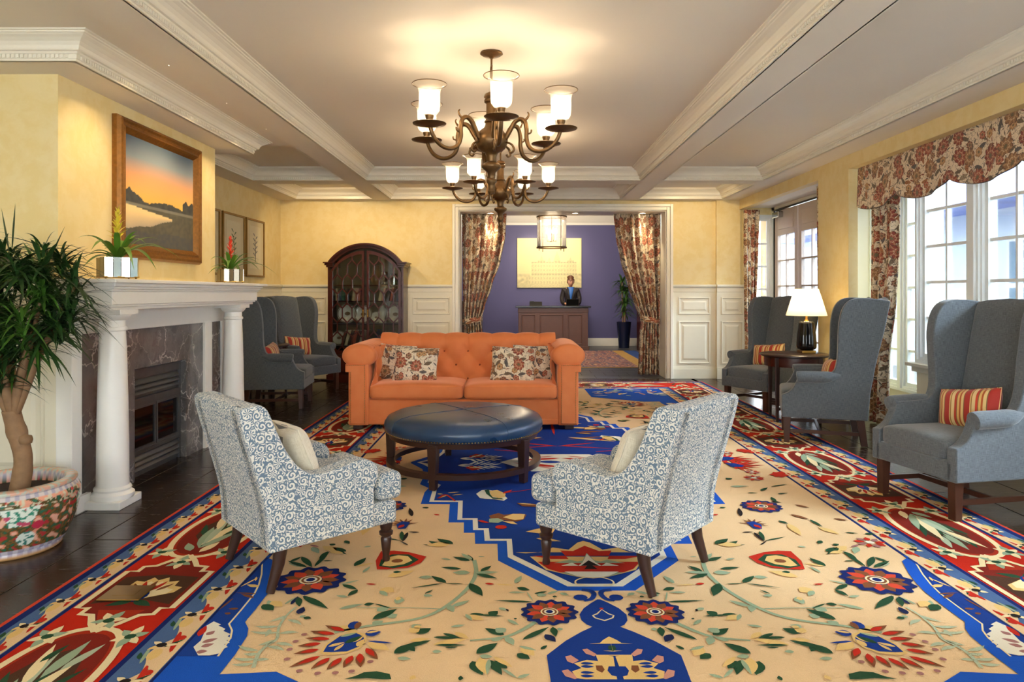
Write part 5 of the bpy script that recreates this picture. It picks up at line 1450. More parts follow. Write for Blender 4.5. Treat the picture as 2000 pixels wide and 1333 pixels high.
ln = thing('drum_lantern', 'drum-shaped glass lantern with candle bulbs hanging in the foyer', 'lantern', (.72, 14.5, 2.28))
for z in (.0, .62): MB().lathe([(.29, z), (.31, z), (.31, z+.025), (.29, z+.025), (.29, z)], 40, cap=False).build('ring_band', 'bronze', ln, smooth=40)
MB().lathe([(.296, .025), (.296, .62)], 48, cap=False).build('glass_drum', 'lantern_glass', ln, smooth=180, normals=False)
for k in range(4):
    a = PI/4+k*PI/2-.2; MB().tube([(.31*math.cos(a), .31*math.sin(a), -.06), (.31*math.cos(a), .31*math.sin(a), .66)], .008, 6).build('upright', 'bronze', ln, smooth=180)
    a = k*PI/2+.3; x, y = .09*math.cos(a), .09*math.sin(a)
    MB().lathe([(.018, .16), (.018, .28), (0, .28)], 10, (x, y, 0)).build('candle', 'paper', ln)
    MB().lathe([(0, .28), (.02, .30), (.026, .34), (.016, .39), (0, .42)], 10, (x, y, 0)).build('flame_bulb', 'bulb_glow', ln, smooth=180)
    MB().tube([(0, 0, .15), (x, y, .13), (x, y, .16)], .008, 6).build('candle_arm', 'bronze', ln)
MB().tube([(0, 0, .12), (0, 0, 1.08)], .009, 8).build('hanging_rod', 'bronze', ln)
MB().bar((-.3, 0, .63), (.3, 0, .63), .012, .012).bar((0, -.3, .63), (0, .3, .63), .012, .012).build('cross_bar', 'bronze', ln)

fpz = thing('tall_planter', 'tall tapered dark blue planter in the foyer', 'planter', (2.70, 17.95, 0))
MB().lathe([(0, 0), (.13, 0), (.18, .62), (.185, .65), (.165, .65), (.16, .6), (0, .6)], 32).build('vessel', 'planter_blue', fpz, smooth=40)
MB().lathe([(0, .602), (.16, .6)], 20, cap=False).build('soil', 'soil', fpz)
fpl = thing('foyer_dracaena', 'tall green plant in the dark blue foyer planter, beside the curtain', 'plant', (2.70, 17.95, .6)); rr = random.Random(21)
for x, y, h_ in ((-.05, 0, 1.05), (.06, .02, .8), (.02, -.05, .5)):
    MB().tube([(x*.5, y, 0), (x, y, h_)], .018, 8).build('cane', 'bark', fpl)
    for zz_ in (h_, h_-.22):
        o = leaf_head(rr, 34, .34, .022, 1.0).build('leaf_cluster', 'leaf_mid', fpl, smooth=180, normals=False, kind='stuff'); o.location = (x, y, zz_)
ch = thing('foyer_chest', 'dark red wood chest at the right edge of the foyer', 'chest', (3.12, 16.95, 0))
MB().box(-.2, .4, -.3, .4, .06, 1.0).build('body', 'mahogany', ch, bevel=.008); MB().box(-.23, .43, -.33, .43, 1.0, 1.03).build('top', 'mahogany', ch, bevel=.006)
for z in (.1, .4, .7): MB().box(-.17, .37, -.315, -.3, z, z+.26).build('drawer', 'mahogany', ch, bevel=.005)
for x in (-.17, .37): MB().box(x-.03, x+.03, -.28, .36, 0, .06).build('foot', 'mahogany', ch)
lc = thing('foyer_cabinet', 'dark wood cabinet at the left edge of the foyer behind the curtain', 'cabinet', (-1.05, 17.4, 0))
MB().box(-.5, .22, -.3, .6, .06, 1.15).build('body', 'dark_wood', lc, bevel=.008); MB().box(-.53, .25, -.33, .63, 1.15, 1.18).build('top', 'dark_wood', lc, bevel=.006)
for x0 in (-.48, -.12): MB().box(x0, x0+.32, -.315, -.3, .12, 1.1).build('door', 'dark_wood', lc, bevel=.005)
for x in (-.45, .17): MB().box(x-.03, x+.03, -.28, .56, 0, .06).build('foot', 'dark_wood', lc)
fr = thing('foyer_rug', 'small patterned rug with gold and blue borders on the slate foyer floor', 'rug', (.72, 15.3, 0))
MB().box(-1.55, 1.55, -2.05, 1.65, 0, .008).build('field', 'foyer_rug_wool', fr)
MB().box(-1.8, -1.55, -2.05, 1.65, 0, .0082).box(1.55, 1.8, -2.05, 1.65, 0, .0082).box(-1.8, 1.8, -2.12, -2.05, 0, .0082).build('gold_border', 'rug_gold', fr)
MB().box(-2.1, -1.8, -2.12, 1.65, 0, .008).box(1.8, 2.1, -2.12, 1.65, 0, .008).build('blue_border', 'rug_blue', fr)
for x in (-.42, .97, 2.08):
    d = thing('downlight', ('left', 'middle', 'right')[(-.42, .97, 2.08).index(x)]+' recessed downlight in the head of the wide opening', 'downlight', (x, 11.78, OZ-.012), 0, 'downlights in the opening')
    MB().lathe([(.045, -.004), (.065, -.004), (.065, 0), (.045, 0), (.045, -.004)], 24, cap=False).build('trim_ring', 'white_trim', d)
    MB().lathe([(0, -.002), (.045, -.002)], 20, cap=False).build('lens', 'downlight_glow', d)
    lamp_spot('downlight_beam', (x, 11.78, OZ-.03), (x, 11.85, 0), 22, (1, .8, .52), 75, .8, .04)
pb_ = thing('floor_plate', 'square brass outlet cover let into the rug border at lower left', 'floor plate', (-1.76, 3.255, .0125))
MB().box(-.105, .085, -.075, .085, 0, .004).build('cover', 'brass', pb_, bevel=.002); MB().box(-.06, .04, -.03, .04, .004, .005).build('lid', 'brass', pb_, bevel=.001)

# ------------------------------------------------------------------ lantern, art and fill lights, and added ceiling spotlights
for x, y, zf, tgt, p, what in ((-2.286, 4.75, 2.889, (-2.86, 4.75, 1.75), 17, 'near side of the chimney breast'), (-2.286, 5.7, 2.889, (-2.86, 5.7, 1.75), 17, 'middle of the chimney breast'), (-2.286, 6.6, 2.889, (-2.86, 6.6, 1.75), 17, 'far side of the chimney breast'),
                          (-2.30, 8.3, 3.019, (-3.78, 8.9, 1.6), 75, 'left wall prints'), (-2.30, 10.6, 3.019, (-3.3, 11.3, 1.2), 60, 'far left corner'), (-2.85, 9.93, 3.019, (-2.85, 11.5, 1.7), 45, 'wall above the cabinet'), (-1.35, 9.93, 3.019, (-1.35, 11.5, 1.7), 40, 'wall left of the opening'), (2.75, 9.93, 3.019, (2.75, 11.5, 1.7), 40, 'wall right of the opening')):
    d = thing('downlight', 'added recessed ceiling spotlight hidden behind a beam, washing the '+what, 'downlight', (x, y, zf), 0, 'added ceiling spotlights')  # spotlights added out of sight to brighten the walls
    MB().lathe([(.016, -.003), (.022, -.003), (.022, 0), (.016, 0), (.016, -.003)], 24, cap=False).build('trim_ring', 'white_trim', d)
    MB().lathe([(0, -.002), (.016, -.002)], 20, cap=False).build('lens', 'downlight_glow', d)
    lamp_spot('downlight_beam', (x, y, zf-.012), tgt, p, (1, .74, .40), 92 if zf < 3 else 110, .9, .02)
lamp_point('lantern_light', (.72, 14.5, 2.62), 12, (1, .8, .55), .1)
for x in (.45, 1.3): lamp_spot('art_beam', (x, 17.6, 3.32), (x, 18.58, 2.1), 26, (1, .85, .6), 70, .8, .05)
lamp_point('foyer_fill', (.8, 16.2, 3.1), 85, (1, .85, .68), .3)  # fill light without a fixture, brightens the foyer

# ------------------------------------------------------------------ the carpet: every motif is a flat inlaid shape, millimetres in carpet space
RUG_DATA = """
b11:-7,-2596 -38,-2632 -76,-2685 -100,-2747 -96,-2802 -77,-2841 -57,-2858 -105,-2901 -175,-2977 -254,-3089 -251,-3189 -248,-3261 -250,-3420 -120,-3600 0,-3660 0,-3660 120,-3600 250,-3420 248,-3261 251,-3189 254,-3089 175,-2977 105,-2901 57,-2858 77,-2841 96,-2802 100,-2747 76,-2685 38,-2632 7,-2596
c21:0,-2696 -26,-2737 -48,-2757 -40,-2782 0,-2809 0,-2696 0,-2696 0,-2809 40,-2782 48,-2757 26,-2737 0,-2696
b31:-2,-2708 -22,-2747 -41,-2759 -33,-2779 0,-2801 0,-2708 0,-2708 0,-2801 33,-2779 41,-2759 22,-2747 2,-2708
r40:7,-2692 5,-2687 1,-2684 -3,-2684 -7,-2687 -9,-2692 -7,-2697 -3,-2700 1,-2700 5,-2697
y31:-85,-3003 -42,-2997 -27,-2973 -2,-2946 0,-2946 -1,-3065 -37,-3057 37,-3057 1,-3065 0,-2946 2,-2946 27,-2973 42,-2997 85,-3003
g41:-12,-3020 -16,-3045 -1,-3063 0,-3020 0,-3020 1,-3063 16,-3045 12,-3020
y31:-69,-3089 -65,-3136 -106,-3127 -156,-3152 -131,-3185 -168,-3208 -153,-3254 -123,-3261 -12,-3261 -4,-3101 -21,-3096 21,-3096 4,-3101 12,-3261 123,-3261 153,-3254 168,-3208 131,-3185 156,-3152 106,-3127 65,-3136 69,-3089
p30:-116,-3049 -97,-3042 -65,-3085 -75,-3101 -105,-3081
p30:-185,-3101 -163,-3091 -136,-3129 -160,-3152 -180,-3136
p30:-205,-3204 -182,-3193 -148,-3251 -161,-3260 -194,-3240
b40:-132,-3152 -125,-3147 -119,-3144 -112,-3143 -106,-3144 -100,-3146 -93,-3148 -87,-3152 -81,-3155 -88,-3158 -94,-3160 -101,-3162 -107,-3163 -113,-3163 -120,-3161 -126,-3158
b40:-134,-3173 -127,-3168 -121,-3165 -114,-3164 -108,-3165 -102,-3167 -95,-3169 -89,-3173 -83,-3176 -90,-3179 -96,-3181 -103,-3183 -109,-3184 -115,-3184 -122,-3182 -128,-3179
b40:-138,-3215 -131,-3210 -125,-3207 -118,-3206 -112,-3207 -106,-3209 -99,-3211 -93,-3215 -87,-3218 -94,-3221 -100,-3223 -107,-3225 -113,-3226 -119,-3226 -126,-3224 -132,-3221
b40:-140,-3239 -134,-3234 -127,-3231 -121,-3230 -115,-3230 -108,-3232 -102,-3234 -96,-3238 -90,-3241 -96,-3244 -103,-3247 -109,-3249 -115,-3250 -122,-3250 -128,-3248 -134,-3245
o40:-78,-3167 -54,-3167 -48,-3197 -60,-3218 -78,-3200
b41:-31,-3174 -39,-3204 -28,-3236 -10,-3244 -4,-3159 -18,-3159 18,-3159 4,-3159 10,-3244 28,-3236 39,-3204 31,-3174
b20:-66,-2481 -58,-2482 -47,-2484 -33,-2488 -21,-2495 -12,-2505 -7,-2517 -4,-2529 -4,-2543 -6,-2557 -11,-2573 -17,-2588 -25,-2601 -36,-2610 -49,-2615 -59,-2618 -65,-2620 -73,-2600 -66,-2597 -57,-2594 -49,-2590 -43,-2585 -38,-2577 -33,-2565 -30,-2552 -28,-2541 -29,-2533 -31,-2525 -34,-2519 -37,-2515 -42,-2513 -52,-2511 -62,-2510 -70,-2509
b20:-48,-2576 -54,-2557 -70,-2546 -90,-2546 -106,-2557 -112,-2576 -106,-2595 -90,-2606 -70,-2606 -54,-2595
y41:-373,-2020 -319,-2035 -223,-2012 -174,-1949 -90,-1981 -35,-1875 0,-1846 0,-1846 0,-2366 -75,-2346 -155,-2300 -222,-2260 -266,-2155 -298,-2081 298,-2081 266,-2155 222,-2260 155,-2300 75,-2346 0,-2366 0,-1846 0,-1846 35,-1875 90,-1981 174,-1949 223,-2012 319,-2035 373,-2020
r51:-286,-2074 -188,-2118 -100,-2118 -136,-1996 -69,-2004 0,-1924 0,-1924 0,-2333 -74,-2333 -155,-2294 -211,-2250 -261,-2155 261,-2155 211,-2250 155,-2294 74,-2333 0,-2333 0,-1924 0,-1924 69,-2004 136,-1996 100,-2118 188,-2118 286,-2074
s61:-180,-2176 -95,-2129 -59,-2155 -30,-2140 -1,-2038 0,-2038 0,-2359 -75,-2346 -155,-2296 155,-2296 75,-2346 0,-2359 0,-2038 1,-2038 30,-2140 59,-2155 95,-2129 180,-2176
w71:-144,-2212 -87,-2172 -58,-2212 -33,-2169 0,-2051 0,-2051 0,-2362 -75,-2346 -133,-2287 133,-2287 75,-2346 0,-2362 0,-2051 0,-2051 33,-2169 58,-2212 87,-2172 144,-2212
k81:-45,-2212 0,-2140 0,-2140 0,-2186 -2,-2186 -33,-2256 33,-2256 2,-2186 0,-2186 0,-2140 0,-2140 45,-2212
c60:15,-2357 4,-2358 -12,-2358 -29,-2359 -43,-2363 -55,-2370 -67,-2379 -77,-2389 -83,-2399 -86,-2408 -86,-2418 -84,-2427 -80,-2434 -72,-2438 -60,-2440 -47,-2442 -38,-2443 -38,-2451 -47,-2450 -61,-2449 -75,-2446 -86,-2440 -92,-2431 -95,-2419 -94,-2407 -91,-2395 -83,-2384 -73,-2373 -60,-2363 -47,-2355 -31,-2351 -13,-2349 4,-2349 15,-2349
w40:-642,-922 -608,-831 -577,-820 -551,-831 -479,-877 -427,-1030 -451,-1082 -512,-1051 -574,-1041 -612,-1019
g50:-589,-831 -558,-820 -548,-922 -526,-1009 -464,-1030 -451,-1062 -525,-1041 -573,-922
y60:-556,-854 -500,-831 -441,-922 -446,-1009 -482,-1030 -533,-987
r70:-460,-922 -459,-906 -455,-892 -449,-879 -440,-868 -431,-858 -420,-849 -409,-840 -397,-831 -401,-845 -405,-859 -410,-872 -417,-885 -424,-896 -434,-907 -445,-915
r50:-431,-882 -415,-877 -391,-869 -365,-859 -342,-849 -320,-838 -298,-825 -279,-813 -265,-805 -261,-811 -274,-820 -294,-833 -316,-846 -338,-859 -362,-869 -387,-879 -411,-888 -427,-894
o50:-536,-1402 -480,-1347 -446,-1383 -343,-1356 -306,-1383 -322,-1472 -366,-1516 -444,-1490 -516,-1490
y60:-450,-1437 -389,-1365 -315,-1374 -327,-1472 -377,-1490
s60:-533,-1464 -478,-1455 -444,-1498 -476,-1541 -531,-1533
y60:-454,-1507 -388,-1516 -361,-1566 -399,-1558
r50:-599,-1490 -585,-1490 -574,-1492 -564,-1497 -556,-1504 -548,-1512 -542,-1521 -536,-1531 -530,-1541 -541,-1538 -553,-1536 -563,-1532 -573,-1527 -582,-1521 -589,-1513 -595,-1503
r50:-423,-1616 -430,-1595 -447,-1583 -469,-1583 -486,-1595 -493,-1616 -486,-1637 -469,-1649 -447,-1649 -430,-1637
o50:-366,-1134 -258,-1154 -212,-1194 -219,-1223 -330,-1204
y60:-354,-1144 -338,-1143 -322,-1144 -307,-1147 -292,-1152 -277,-1157 -263,-1164 -249,-1171 -235,-1178 -251,-1177 -266,-1175 -282,-1173 -297,-1170 -312,-1166 -327,-1161 -341,-1154
y50:-316,-1696 -238,-1640 -174,-1656 -142,-1640 -162,-1719 -235,-1727
y50:-258,-1803 -237,-1799 -218,-1800 -200,-1804 -184,-1810 -168,-1819 -152,-1830 -138,-1842 -123,-1854 -142,-1853 -161,-1853 -180,-1850 -197,-1847 -214,-1841 -230,-1832 -245,-1820
y50:-905,-922 -899,-918 -893,-916 -888,-917 -883,-918 -878,-921 -874,-924 -870,-929 -866,-933 -872,-935 -877,-936 -883,-937 -888,-937 -893,-936 -898,-933 -902,-929
y50:-887,-1030 -883,-1017 -878,-1005 -871,-993 -864,-983 -856,-972 -847,-963 -837,-953 -828,-944 -833,-956 -839,-968 -845,-980 -851,-991 -858,-1002 -867,-1012 -876,-1022
y50:-838,-899 -829,-892 -820,-888 -810,-884 -800,-881 -790,-880 -779,-878 -769,-878 -758,-877 -767,-882 -777,-887 -786,-891 -796,-895 -806,-897 -816,-899 -827,-900
y50:-802,-955 -794,-948 -786,-943 -777,-939 -768,-937 -758,-935 -749,-934 -739,-933 -729,-933 -737,-938 -746,-943 -754,-948 -763,-951 -772,-954 -782,-956 -792,-957
r50:-896,-1027 -889,-1008 -881,-980 -870,-953 -856,-937 -837,-944 -825,-962 -813,-985 -803,-1006 -792,-1028 -781,-1052 -772,-1075 -765,-1091 -777,-1095 -783,-1080 -793,-1058 -804,-1034 -815,-1012 -826,-991 -838,-970 -848,-955 -850,-951 -856,-961 -865,-986 -873,-1014 -878,-1033
w50:-832,-121 -816,-94 -800,-79 -782,-71 -764,-70 -745,-74 -726,-83 -707,-94 -687,-106 -704,-122 -720,-137 -738,-149 -755,-157 -773,-160 -792,-156 -811,-144
b60:-788,-121 -769,-109 -749,-102 -730,-98 -710,-97 -689,-97 -669,-99 -649,-102 -628,-106 -647,-113 -667,-120 -687,-126 -706,-130 -726,-133 -747,-132 -767,-129
w50:-759,-121 -754,-96 -745,-73 -735,-51 -723,-30 -710,-10 -696,10 -681,30 -666,49 -674,26 -683,3 -692,-20 -702,-42 -713,-63 -726,-84 -741,-103
w50:-758,-136 -739,-150 -722,-166 -707,-183 -694,-202 -682,-221 -670,-241 -659,-261 -649,-282 -666,-266 -682,-250 -698,-233 -713,-216 -727,-198 -739,-179 -750,-158
w50:-715,-121 -709,-99 -700,-79 -689,-60 -677,-43 -664,-26 -649,-10 -634,6 -619,22 -628,2 -637,-18 -646,-37 -657,-56 -669,-74 -682,-91 -697,-107
w50:-714,-136 -695,-147 -679,-160 -664,-175 -651,-191 -639,-207 -628,-225 -617,-243 -607,-261 -623,-248 -639,-235 -655,-221 -670,-206 -683,-191 -695,-174 -706,-156
w50:-672,-121 -665,-102 -655,-85 -644,-69 -632,-55 -618,-41 -603,-28 -588,-16 -573,-4 -582,-21 -592,-38 -602,-55 -613,-70 -625,-85 -639,-99 -654,-111
w50:-671,-136 -653,-144 -637,-155 -623,-167 -609,-180 -597,-194 -586,-209 -575,-225 -565,-241 -581,-231 -597,-220 -612,-209 -627,-197 -640,-184 -652,-170 -663,-154
w50:-628,-121 -620,-104 -610,-90 -599,-78 -586,-67 -573,-56 -558,-47 -543,-38 -528,-30 -538,-44 -548,-58 -558,-72 -570,-84 -582,-96 -596,-106 -611,-115
w50:-627,-136 -610,-141 -594,-149 -580,-158 -567,-169 -555,-180 -544,-193 -534,-206 -523,-220 -538,-213 -554,-205 -569,-197 -583,-187 -596,-177 -608,-165 -618,-152
w50:-584,-121 -575,-107 -565,-96 -553,-86 -540,-78 -527,-72 -512,-66 -498,-61 -483,-56 -494,-67 -504,-79 -515,-89 -527,-99 -539,-107 -553,-114 -568,-119
w50:-583,-136 -566,-138 -552,-143 -538,-149 -525,-157 -513,-166 -502,-177 -491,-188 -480,-199 -495,-194 -510,-190 -524,-184 -538,-178 -551,-170 -563,-161 -574,-150
r50:-766,196 -709,281 -628,230 -655,146 -732,146
y60:-742,196 -730,205 -718,211 -706,213 -693,214 -680,213 -668,210 -655,207 -642,203 -654,197 -666,192 -679,188 -691,185 -703,184 -716,185 -729,188
r50:-554,450 -533,443 -501,433 -467,422 -434,412 -401,401 -367,390 -336,381 -315,374 -319,362 -340,368 -371,377 -405,387 -438,396 -471,406 -507,416 -538,424 -560,430
s30:-1107,-2903 -1086,-2893 -1058,-2878 -1023,-2862 -987,-2847 -946,-2834 -900,-2820 -855,-2807 -818,-2794 -792,-2781 -771,-2768 -754,-2755 -738,-2740 -724,-2725 -712,-2708 -700,-2690 -688,-2670 -676,-2648 -664,-2625 -652,-2599 -640,-2572 -628,-2543 -617,-2512 -606,-2479 -597,-2445 -589,-2409 -582,-2371 -578,-2333 -576,-2294 -578,-2250 -584,-2202 -591,-2158 -596,-2128 -574,-2124 -570,-2155 -563,-2199 -557,-2248 -554,-2294 -557,-2335 -562,-2375 -569,-2413 -577,-2449 -587,-2485 -598,-2518 -610,-2550 -622,-2580 -634,-2608 -646,-2633 -659,-2657 -672,-2680 -684,-2700 -696,-2719 -710,-2737 -726,-2754 -743,-2769 -761,-2783 -783,-2797 -812,-2810 -850,-2824 -895,-2837 -941,-2850 -981,-2863 -1017,-2877 -1051,-2893 -1079,-2907 -1099,-2917
s30:-553,-2972 -529,-2967 -494,-2961 -458,-2953 -428,-2944 -409,-2935 -393,-2924 -379,-2911 -364,-2895 -344,-2872 -322,-2845 -302,-2818 -289,-2800 -271,-2814 -286,-2831 -306,-2857 -329,-2885 -350,-2907 -368,-2923 -384,-2937 -401,-2948 -424,-2958 -455,-2966 -492,-2973 -527,-2978 -551,-2982
s30:-1066,-2682 -1022,-2681 -958,-2681 -890,-2681 -833,-2682 -790,-2684 -752,-2687 -722,-2690 -701,-2693 -701,-2699 -723,-2697 -753,-2694 -790,-2691 -833,-2688 -890,-2688 -958,-2688 -1022,-2688 -1066,-2688
g40:-588,-2422 -567,-2434 -552,-2449 -540,-2465 -532,-2483 -527,-2503 -524,-2523 -522,-2544 -521,-2565 -536,-2550 -551,-2536 -565,-2520 -577,-2504 -585,-2486 -591,-2467 -592,-2446
g40:-564,-2307 -546,-2306 -531,-2309 -516,-2314 -504,-2322 -492,-2331 -481,-2342 -470,-2354 -460,-2366 -476,-2363 -491,-2360 -506,-2357 -520,-2351 -534,-2344 -545,-2335 -556,-2323
g40:-544,-2280 -545,-2266 -542,-2254 -538,-2244 -531,-2234 -523,-2226 -514,-2219 -504,-2212 -494,-2205 -496,-2217 -499,-2229 -502,-2240 -507,-2251 -513,-2260 -521,-2268 -531,-2275
s40:-570,-2294 -556,-2283 -542,-2277 -528,-2274 -514,-2274 -499,-2275 -484,-2278 -470,-2282 -455,-2287 -469,-2293 -483,-2299 -497,-2304 -511,-2307 -526,-2309 -540,-2307 -555,-2303
g40:-642,-2246 -657,-2252 -670,-2254 -684,-2253 -697,-2250 -709,-2246 -722,-2240 -734,-2233 -746,-2226 -732,-2224 -718,-2222 -705,-2221 -691,-2222 -678,-2224 -666,-2228 -653,-2235
s40:-596,-2294 -607,-2308 -617,-2316 -628,-2319 -639,-2318 -649,-2315 -660,-2309 -670,-2302 -681,-2294 -670,-2286 -660,-2279 -649,-2273 -639,-2270 -628,-2269 -617,-2272 -607,-2280
g40:-618,-2429 -630,-2431 -641,-2432 -653,-2431 -664,-2430 -676,-2429 -687,-2427 -699,-2424 -710,-2422 -698,-2421 -687,-2421 -675,-2420 -664,-2421 -652,-2421 -641,-2423 -629,-2425
g40:-700,-2416 -717,-2412 -731,-2406 -743,-2397 -753,-2386 -761,-2374 -768,-2361 -775,-2347 -781,-2333 -767,-2340 -753,-2346 -740,-2354 -728,-2363 -718,-2373 -709,-2385 -703,-2399
g40:-710,-2422 -727,-2432 -745,-2441 -764,-2448 -782,-2455 -801,-2461 -820,-2467 -840,-2472 -859,-2477 -841,-2468 -823,-2460 -805,-2452 -787,-2444 -768,-2437 -749,-2431 -730,-2426
s40:-774,-2346 -781,-2358 -789,-2365 -797,-2368 -805,-2369 -814,-2367 -823,-2363 -832,-2358 -841,-2353 -833,-2346 -826,-2339 -818,-2334 -810,-2330 -801,-2329 -793,-2331 -784,-2336
g40:-606,-2140 -623,-2141 -637,-2138 -650,-2133 -662,-2125 -672,-2115 -681,-2105 -690,-2093 -699,-2081 -684,-2084 -670,-2087 -656,-2091 -643,-2096 -632,-2103 -621,-2113 -612,-2124
s40:-596,-2126 -611,-2119 -622,-2111 -632,-2100 -639,-2089 -645,-2076 -650,-2063 -654,-2049 -658,-2035 -646,-2044 -635,-2053 -624,-2062 -615,-2072 -607,-2084 -601,-2096 -597,-2110
g40:-590,-2140 -599,-2131 -606,-2121 -612,-2110 -616,-2099 -618,-2087 -620,-2075 -622,-2063 -623,-2051 -616,-2061 -609,-2071 -603,-2081 -597,-2092 -593,-2103 -590,-2115 -589,-2127
s40:-706,-2126 -715,-2128 -722,-2128 -730,-2126 -736,-2123 -742,-2119 -747,-2114 -753,-2109 -758,-2103 -750,-2103 -743,-2103 -735,-2104 -728,-2106 -721,-2108 -716,-2112 -710,-2118
g40:-786,-2542 -784,-2534 -782,-2527 -778,-2521 -774,-2515 -769,-2510 -763,-2505 -758,-2500 -752,-2495 -755,-2502 -758,-2509 -761,-2516 -764,-2522 -768,-2528 -773,-2533 -779,-2538
s40:-789,-2553 -781,-2546 -775,-2544 -769,-2543 -764,-2545 -759,-2548 -754,-2553 -750,-2559 -746,-2565 -753,-2568 -759,-2571 -765,-2573 -771,-2573 -777,-2572 -782,-2568 -786,-2563
s40:-566,-2081 -562,-2078 -557,-2076 -553,-2075 -549,-2075 -545,-2076 -540,-2077 -536,-2079 -532,-2081 -536,-2083 -540,-2085 -545,-2086 -549,-2087 -553,-2087 -557,-2086 -562,-2084
s40:-651,-2675 -647,-2661 -641,-2649 -633,-2639 -623,-2631 -612,-2625 -601,-2619 -588,-2615 -576,-2610 -582,-2622 -589,-2633 -596,-2644 -604,-2654 -613,-2662 -624,-2669 -636,-2673
s40:-668,-2653 -655,-2659 -647,-2666 -641,-2674 -637,-2684 -636,-2694 -636,-2705 -637,-2716 -638,-2727 -647,-2720 -655,-2712 -663,-2705 -669,-2696 -673,-2687 -674,-2677 -673,-2666
g40:-420,-2767 -440,-2768 -460,-2768 -479,-2766 -499,-2764 -518,-2760 -538,-2756 -557,-2752 -576,-2747 -556,-2747 -536,-2748 -517,-2749 -497,-2750 -478,-2753 -458,-2756 -439,-2761
g40:-484,-2757 -489,-2744 -490,-2734 -488,-2727 -483,-2723 -476,-2720 -468,-2718 -459,-2717 -449,-2717 -448,-2727 -448,-2736 -448,-2744 -450,-2751 -454,-2757 -461,-2760 -470,-2760
g40:-567,-2747 -560,-2740 -552,-2736 -545,-2735 -537,-2735 -530,-2737 -523,-2739 -515,-2743 -508,-2747 -515,-2751 -523,-2755 -530,-2757 -537,-2759 -545,-2759 -552,-2758 -560,-2754
y40:-576,-2757 -560,-2752 -548,-2752 -537,-2755 -529,-2761 -522,-2769 -516,-2779 -510,-2790 -505,-2802 -518,-2802 -530,-2802 -542,-2801 -552,-2798 -561,-2793 -569,-2785 -574,-2773
s40:-585,-2747 -576,-2752 -570,-2758 -565,-2765 -561,-2773 -558,-2781 -556,-2789 -555,-2798 -554,-2807 -561,-2801 -567,-2795 -573,-2788 -578,-2781 -582,-2774 -585,-2766 -586,-2757
s40:-445,-2685 -436,-2683 -429,-2683 -424,-2685 -419,-2689 -415,-2693 -412,-2699 -409,-2705 -407,-2712 -414,-2712 -421,-2711 -427,-2710 -433,-2708 -438,-2705 -442,-2701 -444,-2694
k40:-412,-2696 -408,-2698 -405,-2701 -403,-2704 -402,-2707 -402,-2711 -402,-2714 -402,-2718 -403,-2722 -406,-2719 -409,-2717 -411,-2714 -413,-2711 -414,-2708 -415,-2704 -414,-2700
s40:-406,-2797 -396,-2800 -387,-2804 -380,-2810 -374,-2817 -369,-2824 -365,-2833 -361,-2841 -357,-2850 -365,-2845 -374,-2841 -381,-2836 -389,-2830 -395,-2824 -400,-2816 -404,-2807
g40:-379,-2792 -379,-2788 -378,-2786 -377,-2784 -375,-2783 -373,-2783 -371,-2784 -369,-2784 -366,-2785 -367,-2788 -368,-2790 -369,-2792 -370,-2794 -371,-2795 -373,-2795 -376,-2794
g40:-418,-2933 -435,-2935 -448,-2932 -460,-2927 -470,-2919 -478,-2910 -485,-2898 -492,-2886 -498,-2874 -484,-2876 -471,-2879 -458,-2883 -446,-2888 -436,-2895 -428,-2904 -421,-2917
s40:-414,-2910 -428,-2916 -438,-2917 -446,-2915 -450,-2910 -453,-2903 -454,-2894 -454,-2884 -454,-2874 -444,-2873 -434,-2872 -425,-2872 -418,-2874 -412,-2878 -410,-2885 -410,-2895
g40:-294,-2626 -317,-2629 -339,-2630 -361,-2629 -383,-2627 -405,-2623 -427,-2619 -449,-2615 -471,-2610 -449,-2609 -426,-2609 -404,-2609 -382,-2609 -360,-2611 -338,-2614 -316,-2619
r40:-517,-2422 -510,-2418 -503,-2416 -497,-2416 -491,-2418 -486,-2421 -481,-2425 -476,-2430 -471,-2435 -478,-2437 -484,-2438 -491,-2439 -497,-2439 -503,-2437 -508,-2434 -513,-2430
y40:-466,-2435 -454,-2433 -443,-2433 -431,-2434 -420,-2435 -408,-2438 -397,-2440 -386,-2444 -375,-2447 -387,-2447 -398,-2448 -410,-2447 -421,-2447 -433,-2445 -444,-2443 -455,-2440
g40:-365,-2471 -353,-2466 -343,-2465 -335,-2467 -328,-2471 -322,-2477 -316,-2484 -311,-2492 -306,-2501 -316,-2502 -326,-2503 -335,-2503 -343,-2501 -351,-2498 -357,-2492 -362,-2483
s40:-375,-2422 -379,-2408 -379,-2396 -377,-2384 -373,-2373 -367,-2362 -360,-2352 -352,-2343 -344,-2333 -343,-2346 -343,-2358 -344,-2370 -346,-2382 -349,-2394 -355,-2404 -363,-2414
s40:-405,-2525 -395,-2520 -385,-2517 -375,-2516 -366,-2516 -356,-2518 -346,-2520 -336,-2522 -326,-2525 -336,-2528 -346,-2530 -356,-2532 -366,-2534 -375,-2534 -385,-2533 -395,-2530
s40:-321,-2519 -315,-2531 -311,-2544 -307,-2556 -304,-2569 -301,-2582 -298,-2595 -296,-2608 -294,-2621 -299,-2609 -303,-2596 -307,-2584 -311,-2571 -315,-2558 -318,-2545 -320,-2532
g40:-287,-2542 -282,-2533 -276,-2527 -269,-2522 -261,-2519 -253,-2516 -245,-2515 -236,-2514 -227,-2513 -233,-2519 -239,-2526 -246,-2531 -253,-2536 -260,-2540 -268,-2542 -277,-2543
s40:-278,-2553 -272,-2543 -266,-2538 -260,-2536 -254,-2536 -247,-2538 -241,-2542 -235,-2548 -229,-2553 -235,-2558 -241,-2564 -247,-2568 -254,-2570 -260,-2570 -266,-2568 -272,-2563
